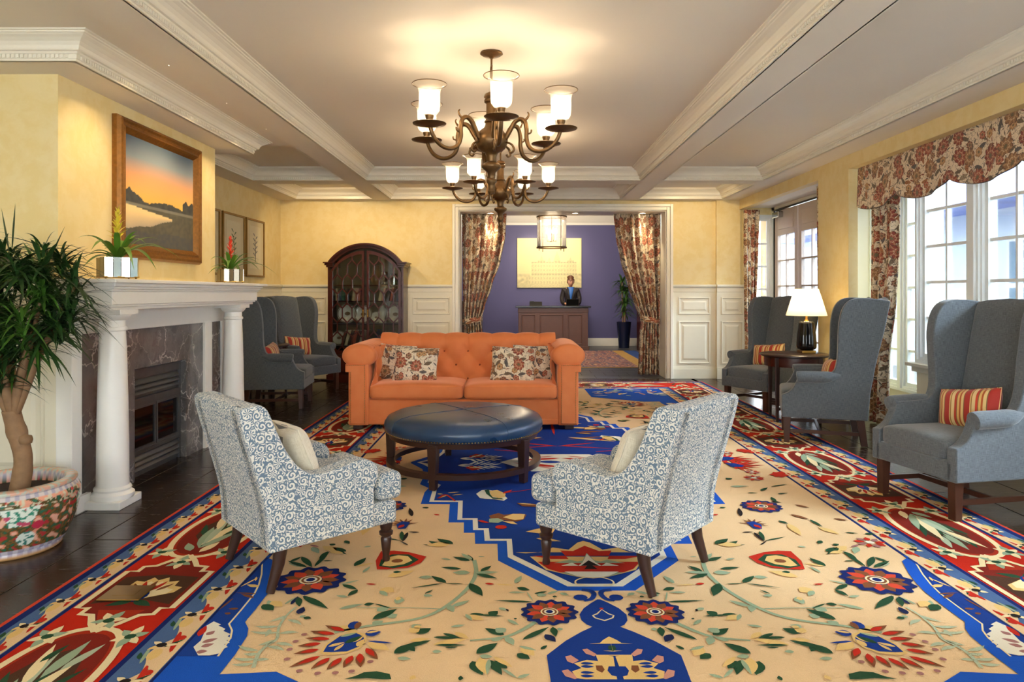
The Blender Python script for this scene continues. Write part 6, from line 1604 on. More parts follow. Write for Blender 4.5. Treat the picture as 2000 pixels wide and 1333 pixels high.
g40:-205,-2565 -200,-2562 -196,-2560 -193,-2561 -191,-2562 -189,-2565 -188,-2568 -187,-2572 -186,-2576 -190,-2577 -194,-2578 -197,-2579 -200,-2579 -203,-2578 -205,-2575 -205,-2571
s40:-229,-2542 -225,-2533 -220,-2526 -213,-2520 -206,-2516 -198,-2513 -190,-2511 -182,-2509 -173,-2507 -178,-2514 -184,-2521 -190,-2527 -196,-2533 -203,-2537 -210,-2541 -219,-2542
s40:-169,-2530 -160,-2528 -153,-2529 -147,-2531 -143,-2535 -139,-2540 -137,-2546 -134,-2552 -132,-2559 -139,-2558 -146,-2558 -152,-2556 -158,-2554 -163,-2551 -166,-2546 -169,-2539
g40:-772,-2919 -774,-2903 -772,-2891 -767,-2883 -760,-2878 -751,-2875 -740,-2874 -729,-2874 -717,-2874 -719,-2886 -721,-2897 -724,-2907 -729,-2915 -736,-2921 -745,-2924 -756,-2924
s40:-796,-2874 -800,-2859 -800,-2850 -798,-2844 -793,-2841 -787,-2840 -778,-2841 -769,-2843 -760,-2845 -760,-2855 -760,-2864 -760,-2872 -763,-2878 -767,-2882 -774,-2884 -783,-2881
y40:-787,-2874 -788,-2865 -787,-2859 -785,-2855 -781,-2852 -777,-2852 -771,-2852 -765,-2853 -759,-2855 -760,-2861 -761,-2867 -762,-2872 -765,-2877 -768,-2879 -773,-2880 -779,-2879
s40:-639,-2864 -633,-2856 -627,-2851 -619,-2847 -612,-2845 -604,-2844 -596,-2844 -587,-2844 -579,-2845 -586,-2850 -592,-2855 -599,-2860 -606,-2864 -614,-2866 -621,-2867 -630,-2867
g40:-699,-2951 -686,-2946 -674,-2944 -661,-2944 -649,-2945 -636,-2948 -624,-2951 -612,-2955 -600,-2959 -613,-2961 -625,-2963 -638,-2964 -650,-2965 -663,-2964 -675,-2962 -687,-2958
g40:-664,-2919 -651,-2919 -640,-2922 -630,-2926 -620,-2932 -611,-2939 -603,-2947 -595,-2955 -587,-2964 -598,-2961 -610,-2958 -620,-2955 -631,-2951 -641,-2945 -650,-2938 -657,-2930
y40:-692,-3011 -680,-2995 -665,-2983 -650,-2975 -634,-2969 -616,-2966 -599,-2964 -580,-2964 -562,-2964 -576,-2976 -590,-2987 -605,-2997 -620,-3006 -637,-3012 -654,-3015 -672,-3016
g40:-688,-3015 -672,-3010 -656,-3007 -641,-3006 -625,-3006 -609,-3008 -594,-3010 -578,-3012 -562,-3015 -578,-3018 -594,-3020 -609,-3022 -625,-3024 -641,-3024 -656,-3023 -672,-3020
g40:-644,-3036 -638,-3032 -632,-3030 -626,-3029 -619,-3028 -613,-3029 -607,-3029 -600,-3031 -594,-3032 -600,-3034 -606,-3037 -612,-3038 -619,-3040 -625,-3040 -631,-3040 -637,-3039
y40:-617,-2910 -604,-2910 -593,-2914 -585,-2919 -577,-2926 -571,-2934 -566,-2944 -561,-2954 -557,-2964 -568,-2961 -578,-2957 -588,-2953 -597,-2948 -604,-2941 -611,-2933 -615,-2923
g40:-806,-3032 -798,-3017 -788,-3005 -776,-2996 -764,-2990 -750,-2985 -735,-2981 -720,-2979 -705,-2977 -715,-2989 -725,-3000 -736,-3010 -747,-3019 -760,-3027 -774,-3031 -789,-3034
y40:-789,-2981 -781,-2971 -772,-2964 -763,-2960 -753,-2958 -743,-2958 -732,-2959 -722,-2962 -711,-2964 -720,-2971 -729,-2977 -738,-2983 -747,-2987 -757,-2989 -767,-2989 -777,-2987
g40:-792,-3015 -781,-3016 -773,-3020 -766,-3025 -762,-3031 -759,-3039 -758,-3047 -757,-3056 -756,-3065 -764,-3061 -772,-3058 -780,-3054 -786,-3049 -791,-3042 -793,-3035 -794,-3026
s40:-690,-3065 -685,-3058 -681,-3054 -676,-3053 -671,-3053 -667,-3055 -662,-3057 -658,-3061 -653,-3065 -658,-3069 -662,-3073 -667,-3075 -671,-3077 -676,-3077 -681,-3076 -685,-3072
g40:-521,-3081 -521,-3061 -517,-3045 -509,-3033 -499,-3023 -487,-3015 -473,-3008 -458,-3003 -442,-2998 -446,-3014 -451,-3029 -457,-3043 -464,-3056 -473,-3067 -486,-3075 -501,-3080
s40:-514,-3065 -517,-3054 -517,-3046 -515,-3038 -511,-3032 -505,-3027 -498,-3023 -491,-3019 -483,-3015 -483,-3024 -483,-3032 -484,-3040 -486,-3048 -490,-3054 -495,-3059 -503,-3063
s40:-467,-2981 -466,-2970 -462,-2962 -457,-2956 -450,-2952 -443,-2949 -435,-2947 -426,-2947 -417,-2946 -421,-2954 -424,-2962 -429,-2969 -434,-2975 -440,-2980 -447,-2983 -456,-2984
s40:-409,-2946 -396,-2951 -388,-2957 -382,-2965 -378,-2974 -377,-2983 -377,-2994 -378,-3004 -379,-3015 -388,-3009 -396,-3002 -404,-2995 -410,-2987 -414,-2979 -415,-2969 -414,-2959
g40:-366,-3081 -353,-3077 -343,-3078 -335,-3081 -330,-3086 -325,-3093 -322,-3102 -320,-3111 -318,-3121 -328,-3121 -338,-3120 -347,-3119 -354,-3116 -361,-3111 -365,-3104 -367,-3095
y40:-349,-3032 -332,-3032 -320,-3035 -311,-3042 -305,-3050 -302,-3060 -301,-3072 -301,-3084 -301,-3097 -313,-3094 -325,-3090 -336,-3085 -345,-3079 -351,-3071 -354,-3061 -354,-3048
s40:-358,-3024 -347,-3023 -338,-3025 -329,-3028 -321,-3032 -313,-3037 -306,-3043 -299,-3050 -292,-3057 -302,-3056 -311,-3054 -320,-3052 -329,-3049 -338,-3045 -345,-3040 -352,-3033
g40:-534,-3136 -516,-3142 -503,-3151 -495,-3162 -490,-3174 -488,-3188 -487,-3203 -488,-3218 -490,-3233 -503,-3224 -515,-3215 -525,-3205 -534,-3195 -540,-3183 -543,-3169 -541,-3154
y40:-507,-3113 -489,-3124 -478,-3137 -471,-3151 -467,-3167 -466,-3182 -468,-3199 -471,-3216 -474,-3233 -486,-3220 -497,-3207 -506,-3194 -514,-3179 -519,-3165 -519,-3149 -516,-3132
s40:-471,-3121 -466,-3135 -463,-3149 -462,-3163 -463,-3177 -465,-3191 -467,-3205 -470,-3219 -474,-3233 -477,-3219 -479,-3205 -481,-3191 -482,-3177 -482,-3163 -480,-3149 -477,-3135
g40:-466,-3129 -451,-3138 -441,-3149 -433,-3161 -427,-3174 -424,-3188 -422,-3203 -421,-3218 -420,-3233 -431,-3222 -441,-3211 -451,-3200 -459,-3188 -465,-3175 -468,-3161 -469,-3146
g40:-450,-3136 -436,-3135 -425,-3138 -417,-3143 -412,-3149 -408,-3158 -405,-3168 -403,-3178 -402,-3189 -413,-3187 -423,-3184 -432,-3180 -440,-3176 -447,-3169 -451,-3161 -452,-3150
y40:-455,-3105 -441,-3110 -429,-3117 -419,-3125 -410,-3135 -402,-3146 -395,-3158 -388,-3170 -382,-3182 -394,-3175 -406,-3168 -417,-3160 -427,-3152 -437,-3142 -445,-3132 -451,-3119
s40:-508,-3097 -501,-3090 -494,-3086 -487,-3085 -481,-3087 -475,-3090 -470,-3094 -464,-3099 -459,-3105 -466,-3109 -473,-3112 -479,-3114 -486,-3115 -492,-3115 -498,-3112 -503,-3106
s40:-421,-3189 -411,-3194 -402,-3201 -395,-3209 -388,-3217 -382,-3226 -376,-3235 -371,-3244 -366,-3254 -375,-3247 -383,-3241 -391,-3234 -399,-3226 -406,-3218 -412,-3209 -417,-3200
s40:-366,-3254 -363,-3246 -359,-3240 -354,-3235 -348,-3232 -342,-3229 -335,-3228 -327,-3227 -320,-3226 -324,-3232 -328,-3238 -333,-3244 -338,-3248 -344,-3252 -350,-3254 -357,-3255
g40:-576,-3254 -574,-3246 -571,-3241 -569,-3239 -567,-3239 -564,-3242 -562,-3245 -559,-3249 -557,-3254 -559,-3259 -562,-3263 -564,-3266 -567,-3269 -569,-3269 -571,-3267 -574,-3262
y40:-749,-3247 -744,-3240 -739,-3236 -736,-3235 -733,-3236 -731,-3239 -728,-3244 -727,-3249 -725,-3254 -729,-3258 -734,-3261 -737,-3263 -741,-3265 -744,-3264 -747,-3261 -748,-3256
g40:-345,-2973 -337,-2953 -326,-2937 -314,-2922 -300,-2908 -284,-2896 -268,-2885 -251,-2874 -234,-2864 -245,-2881 -255,-2898 -267,-2914 -279,-2929 -293,-2943 -308,-2955 -325,-2965
g40:-220,-2864 -211,-2873 -205,-2883 -202,-2893 -201,-2904 -203,-2914 -205,-2925 -208,-2935 -212,-2946 -218,-2936 -223,-2926 -227,-2916 -231,-2906 -232,-2896 -231,-2886 -227,-2875
n40:-254,-2928 -240,-2930 -230,-2934 -222,-2941 -218,-2948 -215,-2958 -214,-2968 -214,-2979 -214,-2990 -224,-2986 -234,-2981 -243,-2976 -250,-2970 -256,-2962 -258,-2953 -258,-2942
s40:-204,-2883 -201,-2876 -197,-2872 -194,-2871 -191,-2871 -188,-2873 -184,-2875 -181,-2879 -178,-2883 -181,-2887 -184,-2891 -188,-2893 -191,-2895 -194,-2895 -197,-2894 -201,-2890
g40:-275,-3049 -276,-3042 -275,-3036 -272,-3031 -269,-3027 -265,-3023 -260,-3020 -254,-3018 -249,-3015 -250,-3021 -251,-3027 -253,-3032 -255,-3037 -258,-3042 -262,-3045 -268,-3048
g40:-1315,-1841 -1304,-1842 -1296,-1846 -1289,-1851 -1285,-1857 -1282,-1865 -1281,-1873 -1280,-1882 -1279,-1891 -1287,-1887 -1295,-1884 -1303,-1880 -1309,-1875 -1314,-1868 -1316,-1861 -1317,-1852
g40:-1413,-2226 -1433,-2222 -1451,-2215 -1468,-2206 -1483,-2195 -1498,-2183 -1511,-2169 -1524,-2155 -1537,-2140 -1519,-2147 -1501,-2154 -1483,-2162 -1467,-2171 -1451,-2182 -1437,-2194 -1424,-2208
g40:-1521,-2155 -1522,-2143 -1521,-2132 -1518,-2122 -1513,-2112 -1507,-2104 -1499,-2096 -1491,-2088 -1483,-2081 -1484,-2092 -1486,-2103 -1488,-2114 -1491,-2124 -1496,-2133 -1502,-2141 -1510,-2149
g40:-1483,-2081 -1463,-2094 -1446,-2109 -1432,-2126 -1420,-2144 -1410,-2164 -1401,-2184 -1394,-2205 -1386,-2226 -1403,-2211 -1419,-2196 -1434,-2180 -1449,-2163 -1461,-2145 -1471,-2126 -1479,-2105
g40:-1377,-2219 -1382,-2192 -1383,-2164 -1382,-2137 -1380,-2110 -1375,-2084 -1370,-2057 -1364,-2031 -1358,-2004 -1356,-2031 -1355,-2058 -1355,-2086 -1355,-2113 -1358,-2139 -1362,-2166 -1368,-2193
g40:-1356,-2140 -1350,-2136 -1344,-2133 -1337,-2132 -1331,-2132 -1325,-2133 -1319,-2135 -1312,-2137 -1306,-2140 -1312,-2143 -1319,-2145 -1325,-2147 -1331,-2148 -1337,-2148 -1344,-2147 -1350,-2144
g40:-1359,-1957 -1340,-1963 -1325,-1971 -1310,-1981 -1298,-1993 -1286,-2007 -1276,-2021 -1266,-2036 -1256,-2051 -1272,-2043 -1288,-2034 -1303,-2025 -1317,-2015 -1330,-2003 -1342,-1990 -1352,-1975
y40:-1358,-2004 -1344,-1997 -1331,-1996 -1320,-1997 -1310,-2001 -1301,-2008 -1292,-2016 -1284,-2025 -1276,-2035 -1288,-2037 -1301,-2039 -1313,-2039 -1324,-2038 -1334,-2034 -1344,-2028 -1352,-2018
s40:-1467,-1941 -1450,-1947 -1437,-1955 -1428,-1965 -1420,-1977 -1415,-1991 -1411,-2005 -1408,-2020 -1406,-2035 -1419,-2027 -1431,-2018 -1443,-2009 -1453,-1999 -1461,-1987 -1466,-1974 -1469,-1959
m40:-1488,-1908 -1478,-1907 -1470,-1909 -1462,-1912 -1455,-1916 -1449,-1921 -1443,-1928 -1437,-1934 -1432,-1941 -1441,-1940 -1449,-1938 -1457,-1936 -1465,-1933 -1472,-1929 -1478,-1924 -1484,-1917
s40:-1522,-2169 -1509,-2172 -1497,-2176 -1486,-2182 -1475,-2190 -1466,-2198 -1457,-2207 -1448,-2216 -1440,-2226 -1452,-2221 -1464,-2217 -1476,-2211 -1487,-2205 -1497,-2199 -1506,-2190 -1515,-2181
s40:-1195,-2435 -1188,-2425 -1179,-2417 -1170,-2410 -1160,-2403 -1149,-2398 -1138,-2393 -1127,-2389 -1116,-2385 -1125,-2393 -1133,-2402 -1142,-2409 -1151,-2417 -1161,-2423 -1172,-2428 -1183,-2433
g40:-1185,-2435 -1170,-2436 -1156,-2439 -1145,-2445 -1135,-2453 -1125,-2462 -1117,-2473 -1109,-2484 -1101,-2495 -1114,-2491 -1127,-2487 -1140,-2483 -1151,-2477 -1162,-2470 -1172,-2461 -1179,-2449
g40:-1101,-2495 -1097,-2507 -1096,-2517 -1098,-2527 -1102,-2536 -1108,-2544 -1114,-2551 -1122,-2558 -1130,-2565 -1131,-2554 -1131,-2544 -1131,-2534 -1129,-2524 -1126,-2516 -1120,-2508 -1112,-2501
s40:-1127,-2576 -1136,-2580 -1144,-2581 -1151,-2580 -1159,-2578 -1165,-2574 -1172,-2570 -1178,-2564 -1184,-2559 -1176,-2558 -1168,-2557 -1160,-2557 -1152,-2557 -1145,-2559 -1139,-2563 -1132,-2568
r40:-1076,-2429 -1069,-2426 -1062,-2425 -1056,-2424 -1049,-2425 -1043,-2427 -1037,-2429 -1030,-2432 -1024,-2435 -1031,-2436 -1037,-2438 -1044,-2439 -1051,-2439 -1057,-2438 -1064,-2436 -1070,-2434
g40:-1180,-2212 -1186,-2194 -1188,-2178 -1186,-2163 -1181,-2148 -1174,-2135 -1165,-2122 -1155,-2109 -1145,-2096 -1143,-2112 -1142,-2128 -1142,-2144 -1144,-2160 -1148,-2174 -1155,-2188 -1165,-2201
y40:-1175,-2212 -1166,-2202 -1156,-2194 -1146,-2187 -1135,-2182 -1123,-2178 -1111,-2174 -1098,-2172 -1086,-2169 -1096,-2177 -1106,-2185 -1116,-2193 -1126,-2199 -1137,-2205 -1149,-2209 -1161,-2212
s40:-1120,-2294 -1123,-2282 -1123,-2271 -1122,-2261 -1119,-2251 -1115,-2241 -1110,-2231 -1105,-2221 -1099,-2212 -1099,-2223 -1098,-2234 -1099,-2245 -1100,-2255 -1103,-2266 -1106,-2276 -1112,-2285
g40:-1482,-2653 -1464,-2650 -1451,-2652 -1441,-2657 -1432,-2664 -1426,-2674 -1422,-2686 -1418,-2699 -1415,-2712 -1429,-2710 -1442,-2709 -1454,-2706 -1465,-2701 -1473,-2694 -1479,-2684 -1483,-2671
s40:-1473,-2610 -1459,-2618 -1448,-2627 -1439,-2639 -1432,-2651 -1427,-2664 -1423,-2677 -1420,-2692 -1417,-2706 -1428,-2696 -1439,-2687 -1449,-2676 -1458,-2665 -1465,-2653 -1470,-2641 -1473,-2626
y40:-1455,-2621 -1438,-2617 -1425,-2618 -1415,-2622 -1407,-2629 -1401,-2639 -1397,-2650 -1393,-2662 -1390,-2675 -1403,-2674 -1416,-2673 -1428,-2671 -1438,-2667 -1446,-2660 -1452,-2651 -1456,-2639
s40:-1387,-2653 -1387,-2642 -1386,-2632 -1383,-2622 -1379,-2612 -1375,-2603 -1370,-2594 -1365,-2585 -1359,-2576 -1360,-2586 -1362,-2597 -1364,-2607 -1367,-2617 -1370,-2626 -1374,-2636 -1380,-2645
n40:-1359,-2653 -1364,-2642 -1366,-2630 -1367,-2619 -1366,-2608 -1364,-2597 -1361,-2587 -1357,-2576 -1353,-2565 -1351,-2576 -1348,-2587 -1347,-2599 -1346,-2610 -1347,-2621 -1349,-2632 -1353,-2642
g40:-1349,-2576 -1337,-2586 -1328,-2597 -1322,-2608 -1318,-2621 -1316,-2634 -1315,-2647 -1315,-2661 -1315,-2675 -1324,-2664 -1332,-2653 -1340,-2642 -1346,-2630 -1350,-2618 -1353,-2605 -1353,-2591
g40:-1333,-2565 -1307,-2573 -1284,-2585 -1264,-2599 -1245,-2616 -1228,-2634 -1213,-2654 -1198,-2675 -1183,-2696 -1206,-2684 -1228,-2672 -1250,-2659 -1271,-2645 -1290,-2629 -1307,-2611 -1322,-2590
n40:-1330,-2559 -1313,-2567 -1298,-2578 -1285,-2590 -1273,-2603 -1262,-2618 -1252,-2633 -1242,-2648 -1233,-2664 -1248,-2654 -1263,-2643 -1277,-2632 -1290,-2620 -1303,-2607 -1314,-2593 -1323,-2577
n40:-1297,-2747 -1307,-2738 -1312,-2729 -1314,-2720 -1314,-2711 -1311,-2702 -1307,-2693 -1302,-2684 -1296,-2675 -1291,-2684 -1286,-2693 -1282,-2702 -1279,-2711 -1279,-2720 -1282,-2729 -1287,-2738
g40:-1266,-2777 -1260,-2772 -1254,-2769 -1249,-2769 -1245,-2770 -1241,-2773 -1238,-2777 -1234,-2782 -1231,-2787 -1236,-2790 -1242,-2792 -1247,-2793 -1252,-2794 -1256,-2793 -1260,-2790 -1264,-2785
s40:-1284,-2777 -1285,-2770 -1284,-2766 -1282,-2762 -1280,-2760 -1276,-2758 -1272,-2758 -1267,-2757 -1262,-2757 -1263,-2762 -1263,-2766 -1265,-2771 -1266,-2774 -1269,-2777 -1273,-2778 -1277,-2779
y40:-989,-2346 -984,-2322 -974,-2305 -961,-2292 -946,-2282 -929,-2276 -911,-2272 -891,-2269 -871,-2267 -881,-2285 -890,-2302 -901,-2317 -914,-2331 -928,-2341 -945,-2348 -965,-2350
g40:-974,-2287 -969,-2279 -963,-2274 -958,-2272 -953,-2272 -947,-2275 -942,-2278 -936,-2282 -931,-2287 -936,-2292 -942,-2296 -947,-2299 -953,-2302 -958,-2302 -963,-2300 -969,-2295
y40:-995,-2483 -977,-2470 -964,-2466 -954,-2466 -946,-2471 -940,-2480 -935,-2492 -932,-2505 -929,-2519 -942,-2524 -956,-2528 -968,-2531 -978,-2531 -987,-2527 -993,-2518 -996,-2505
s40:-995,-2507 -983,-2509 -974,-2514 -966,-2520 -961,-2527 -957,-2536 -954,-2545 -952,-2555 -950,-2565 -959,-2561 -968,-2556 -977,-2551 -984,-2545 -990,-2538 -994,-2529 -996,-2519
g40:-971,-2797 -971,-2775 -966,-2758 -958,-2743 -947,-2731 -933,-2720 -918,-2711 -902,-2704 -885,-2696 -890,-2714 -895,-2731 -901,-2747 -909,-2762 -920,-2775 -933,-2786 -950,-2793
s40:-969,-2717 -972,-2701 -971,-2690 -967,-2683 -961,-2678 -953,-2675 -943,-2674 -932,-2674 -921,-2675 -922,-2686 -923,-2697 -925,-2706 -929,-2714 -935,-2720 -943,-2723 -954,-2722
g40:-1038,-2653 -1034,-2644 -1030,-2638 -1024,-2635 -1019,-2634 -1013,-2635 -1006,-2637 -1000,-2640 -993,-2643 -998,-2649 -1002,-2654 -1007,-2659 -1012,-2662 -1018,-2664 -1024,-2663 -1031,-2660
g40:-993,-2643 -981,-2647 -969,-2652 -958,-2658 -947,-2665 -937,-2672 -927,-2680 -918,-2688 -908,-2696 -920,-2691 -931,-2686 -943,-2680 -954,-2674 -964,-2668 -974,-2661 -984,-2652
s40:-1136,-2696 -1128,-2682 -1118,-2671 -1107,-2663 -1095,-2657 -1082,-2652 -1068,-2648 -1054,-2646 -1040,-2643 -1050,-2654 -1060,-2664 -1070,-2674 -1081,-2682 -1093,-2689 -1106,-2694 -1120,-2697
s40:-913,-2610 -907,-2590 -901,-2580 -895,-2575 -889,-2576 -883,-2581 -877,-2589 -871,-2599 -865,-2610 -871,-2621 -877,-2631 -883,-2639 -889,-2644 -895,-2645 -901,-2640 -907,-2630
y40:-911,-2593 -907,-2583 -904,-2578 -900,-2576 -897,-2576 -893,-2578 -889,-2582 -886,-2588 -882,-2593 -886,-2598 -889,-2604 -893,-2608 -897,-2610 -900,-2610 -904,-2608 -907,-2603
s40:-912,-2777 -916,-2762 -917,-2753 -914,-2747 -910,-2743 -903,-2742 -895,-2743 -886,-2745 -876,-2747 -875,-2757 -875,-2766 -876,-2774 -878,-2781 -883,-2785 -889,-2786 -899,-2784
s40:-962,-2845 -966,-2831 -967,-2822 -964,-2815 -959,-2811 -952,-2808 -944,-2807 -935,-2807 -925,-2807 -925,-2817 -925,-2826 -925,-2834 -928,-2841 -932,-2846 -939,-2849 -948,-2849
g40:-833,-3081 -835,-3062 -832,-3046 -826,-3034 -817,-3024 -805,-3016 -792,-3009 -778,-3003 -763,-2998 -766,-3013 -769,-3028 -773,-3043 -779,-3055 -788,-3066 -799,-3074 -814,-3080
s40:-826,-3073 -828,-3061 -827,-3051 -823,-3043 -818,-3036 -811,-3030 -803,-3024 -795,-3020 -786,-3015 -787,-3025 -789,-3035 -791,-3044 -794,-3052 -799,-3060 -805,-3066 -814,-3071
s40:-815,-3113 -807,-3107 -800,-3104 -793,-3104 -787,-3105 -780,-3108 -774,-3112 -768,-3116 -762,-3121 -769,-3124 -776,-3126 -783,-3128 -790,-3129 -797,-3128 -803,-3126 -809,-3121
y40:-801,-2910 -806,-2895 -806,-2885 -804,-2879 -799,-2874 -792,-2872 -783,-2872 -773,-2873 -763,-2874 -762,-2884 -762,-2894 -763,-2903 -765,-2910 -770,-2914 -777,-2917 -787,-2916
f30:-1324,-2676 -1327,-2690 -1332,-2710 -1336,-2734 -1339,-2757 -1339,-2782 -1339,-2809 -1338,-2837 -1335,-2863 -1330,-2889 -1322,-2916 -1314,-2941 -1311,-2964 -1313,-2982 -1319,-2995 -1326,-3006 -1330,-3017 -1334,-3031 -1337,-3046 -1339,-3062 -1340,-3081 -1337,-3105 -1332,-3134 -1326,-3162 -1322,-3180 -1338,-3184 -1341,-3165 -1347,-3137 -1352,-3107 -1354,-3081 -1354,-3061 -1351,-3044 -1348,-3028 -1344,-3013 -1338,-2999 -1331,-2988 -1326,-2978 -1323,-2964 -1327,-2944 -1334,-2919 -1341,-2892 -1347,-2865 -1350,-2838 -1351,-2810 -1351,-2782 -1349,-2757 -1346,-2732 -1342,-2708 -1337,-2688 -1334,-2674
f30:-1344,-2757 -1345,-2771 -1348,-2782 -1353,-2791 -1361,-2799 -1369,-2805 -1379,-2810 -1390,-2814 -1402,-2817 -1395,-2809 -1389,-2801 -1382,-2792 -1376,-2784 -1369,-2776 -1362,-2769 -1354,-2762
f30:-1327,-2797 -1313,-2796 -1301,-2797 -1290,-2801 -1281,-2806 -1273,-2814 -1266,-2823 -1260,-2834 -1254,-2845 -1264,-2840 -1273,-2834 -1283,-2829 -1293,-2824 -1302,-2819 -1311,-2813 -1320,-2806
f30:-1344,-2855 -1357,-2864 -1369,-2870 -1382,-2873 -1395,-2874 -1408,-2872 -1421,-2867 -1433,-2862 -1446,-2855 -1433,-2855 -1421,-2854 -1408,-2853 -1395,-2852 -1382,-2852 -1369,-2851 -1357,-2852
f30:-1326,-2910 -1342,-2919 -1357,-2924 -1372,-2926 -1388,-2926 -1402,-2922 -1417,-2917 -1432,-2909 -1446,-2901 -1431,-2902 -1416,-2903 -1401,-2904 -1386,-2904 -1371,-2905 -1356,-2905 -1341,-2906
f30:-1323,-2919 -1314,-2909 -1305,-2903 -1295,-2899 -1285,-2898 -1275,-2898 -1265,-2901 -1255,-2905 -1244,-2910 -1254,-2912 -1264,-2914 -1273,-2917 -1283,-2919 -1293,-2921 -1303,-2922 -1313,-2922
f30:-1322,-2973 -1324,-2985 -1327,-2994 -1332,-3001 -1338,-3007 -1346,-3010 -1355,-3013 -1365,-3014 -1375,-3015 -1369,-3009 -1363,-3002 -1358,-2996 -1352,-2990 -1346,-2984 -1339,-2979 -1331,-2975
f30:-1309,-2998 -1297,-2993 -1286,-2991 -1275,-2992 -1266,-2995 -1257,-3000 -1249,-3007 -1241,-3015 -1234,-3024 -1244,-3022 -1253,-3020 -1263,-3017 -1273,-3015 -1283,-3013 -1292,-3009 -1301,-3005
f30:-1334,-3024 -1321,-3020 -1309,-3019 -1298,-3021 -1289,-3025 -1280,-3031 -1272,-3038 -1264,-3047 -1257,-3057 -1267,-3054 -1277,-3050 -1287,-3047 -1297,-3044 -1307,-3041 -1317,-3037 -1326,-3031
f30:-1356,-3057 -1372,-3060 -1386,-3060 -1399,-3058 -1411,-3053 -1422,-3046 -1432,-3037 -1441,-3026 -1450,-3015 -1438,-3020 -1426,-3025 -1414,-3029 -1402,-3034 -1390,-3038 -1378,-3043 -1367,-3049
f30:-1347,-3081 -1354,-3089 -1361,-3094 -1368,-3096 -1375,-3096 -1383,-3094 -1390,-3091 -1397,-3086 -1404,-3081 -1397,-3079 -1390,-3078 -1383,-3076 -1375,-3075 -1368,-3074 -1361,-3075 -1354,-3077
f30:-1341,-3121 -1353,-3129 -1364,-3133 -1375,-3135 -1386,-3135 -1397,-3132 -1407,-3127 -1418,-3120 -1428,-3113 -1417,-3113 -1406,-3113 -1395,-3113 -1384,-3113 -1373,-3114 -1362,-3114 -1352,-3117
f30:-1338,-3129 -1334,-3121 -1329,-3115 -1323,-3112 -1317,-3111 -1311,-3112 -1305,-3114 -1299,-3117 -1292,-3121 -1297,-3124 -1303,-3127 -1308,-3130 -1314,-3132 -1319,-3133 -1325,-3134 -1331,-3133
f30:-1341,-3152 -1350,-3161 -1359,-3168 -1368,-3171 -1378,-3172 -1388,-3171 -1398,-3168 -1408,-3164 -1418,-3159 -1408,-3157 -1399,-3155 -1389,-3153 -1380,-3151 -1370,-3149 -1361,-3149 -1351,-3149
f30:-1374,-2883 -1365,-2890 -1360,-2898 -1357,-2906 -1356,-2914 -1358,-2921 -1361,-2930 -1365,-2938 -1370,-2946 -1372,-2938 -1374,-2930 -1376,-2923 -1378,-2915 -1379,-2907 -1379,-2899 -1378,-2891
o40:-1109,-3101 -1114,-3118 -1122,-3132 -1132,-3144 -1144,-3154 -1157,-3162 -1171,-3169 -1186,-3176 -1201,-3182 -1193,-3168 -1185,-3154 -1176,-3141 -1166,-3129 -1155,-3119 -1142,-3110 -1127,-3104
r50:-1109,-3101 -1113,-3114 -1118,-3124 -1126,-3133 -1134,-3140 -1144,-3146 -1154,-3151 -1165,-3156 -1176,-3160 -1170,-3150 -1164,-3139 -1158,-3130 -1151,-3121 -1143,-3113 -1133,-3107 -1122,-3103
o40:-1127,-3049 -1134,-3062 -1143,-3072 -1154,-3078 -1165,-3082 -1177,-3085 -1189,-3085 -1202,-3085 -1215,-3085 -1206,-3076 -1197,-3067 -1187,-3058 -1177,-3052 -1166,-3047 -1155,-3044 -1142,-3045
r50:-1127,-3049 -1132,-3059 -1139,-3066 -1146,-3071 -1154,-3074 -1163,-3075 -1172,-3076 -1181,-3076 -1191,-3075 -1185,-3068 -1178,-3061 -1171,-3055 -1164,-3050 -1156,-3047 -1147,-3045 -1138,-3045
o40:-1132,-3003 -1140,-3015 -1150,-3022 -1160,-3027 -1171,-3030 -1182,-3030 -1194,-3029 -1206,-3027 -1218,-3024 -1209,-3016 -1199,-3009 -1189,-3002 -1179,-2997 -1168,-2995 -1157,-2994 -1145,-2996
r50:-1132,-3003 -1138,-3012 -1145,-3018 -1152,-3021 -1160,-3023 -1168,-3023 -1177,-3022 -1185,-3020 -1194,-3018 -1187,-3012 -1180,-3007 -1173,-3002 -1166,-2998 -1158,-2996 -1150,-2996 -1141,-2998
o40:-1107,-2968 -1120,-2976 -1133,-2980 -1146,-2981 -1158,-2980 -1171,-2976 -1183,-2971 -1195,-2965 -1207,-2959 -1194,-2955 -1181,-2951 -1168,-2948 -1156,-2947 -1143,-2948 -1131,-2951 -1119,-2957
r50:-1107,-2968 -1117,-2975 -1126,-2978 -1135,-2979 -1144,-2978 -1153,-2975 -1162,-2971 -1170,-2967 -1179,-2962 -1170,-2959 -1160,-2956 -1151,-2953 -1142,-2952 -1133,-2953 -1124,-2955 -1115,-2960
o40:-1096,-2928 -1112,-2934 -1126,-2935 -1140,-2934 -1154,-2931 -1166,-2925 -1179,-2918 -1191,-2910 -1203,-2901 -1188,-2899 -1174,-2898 -1159,-2897 -1145,-2898 -1132,-2902 -1119,-2907 -1107,-2915
r50:-1096,-2928 -1107,-2933 -1118,-2934 -1128,-2933 -1138,-2931 -1147,-2927 -1156,-2921 -1164,-2915 -1173,-2909 -1162,-2907 -1152,-2906 -1142,-2906 -1131,-2906 -1122,-2908 -1113,-2912 -1104,-2919
o40:-1064,-2901 -1080,-2903 -1094,-2901 -1107,-2897 -1118,-2890 -1128,-2882 -1138,-2872 -1147,-2861 -1156,-2850 -1142,-2852 -1128,-2854 -1115,-2857 -1102,-2861 -1090,-2867 -1080,-2875 -1071,-2886
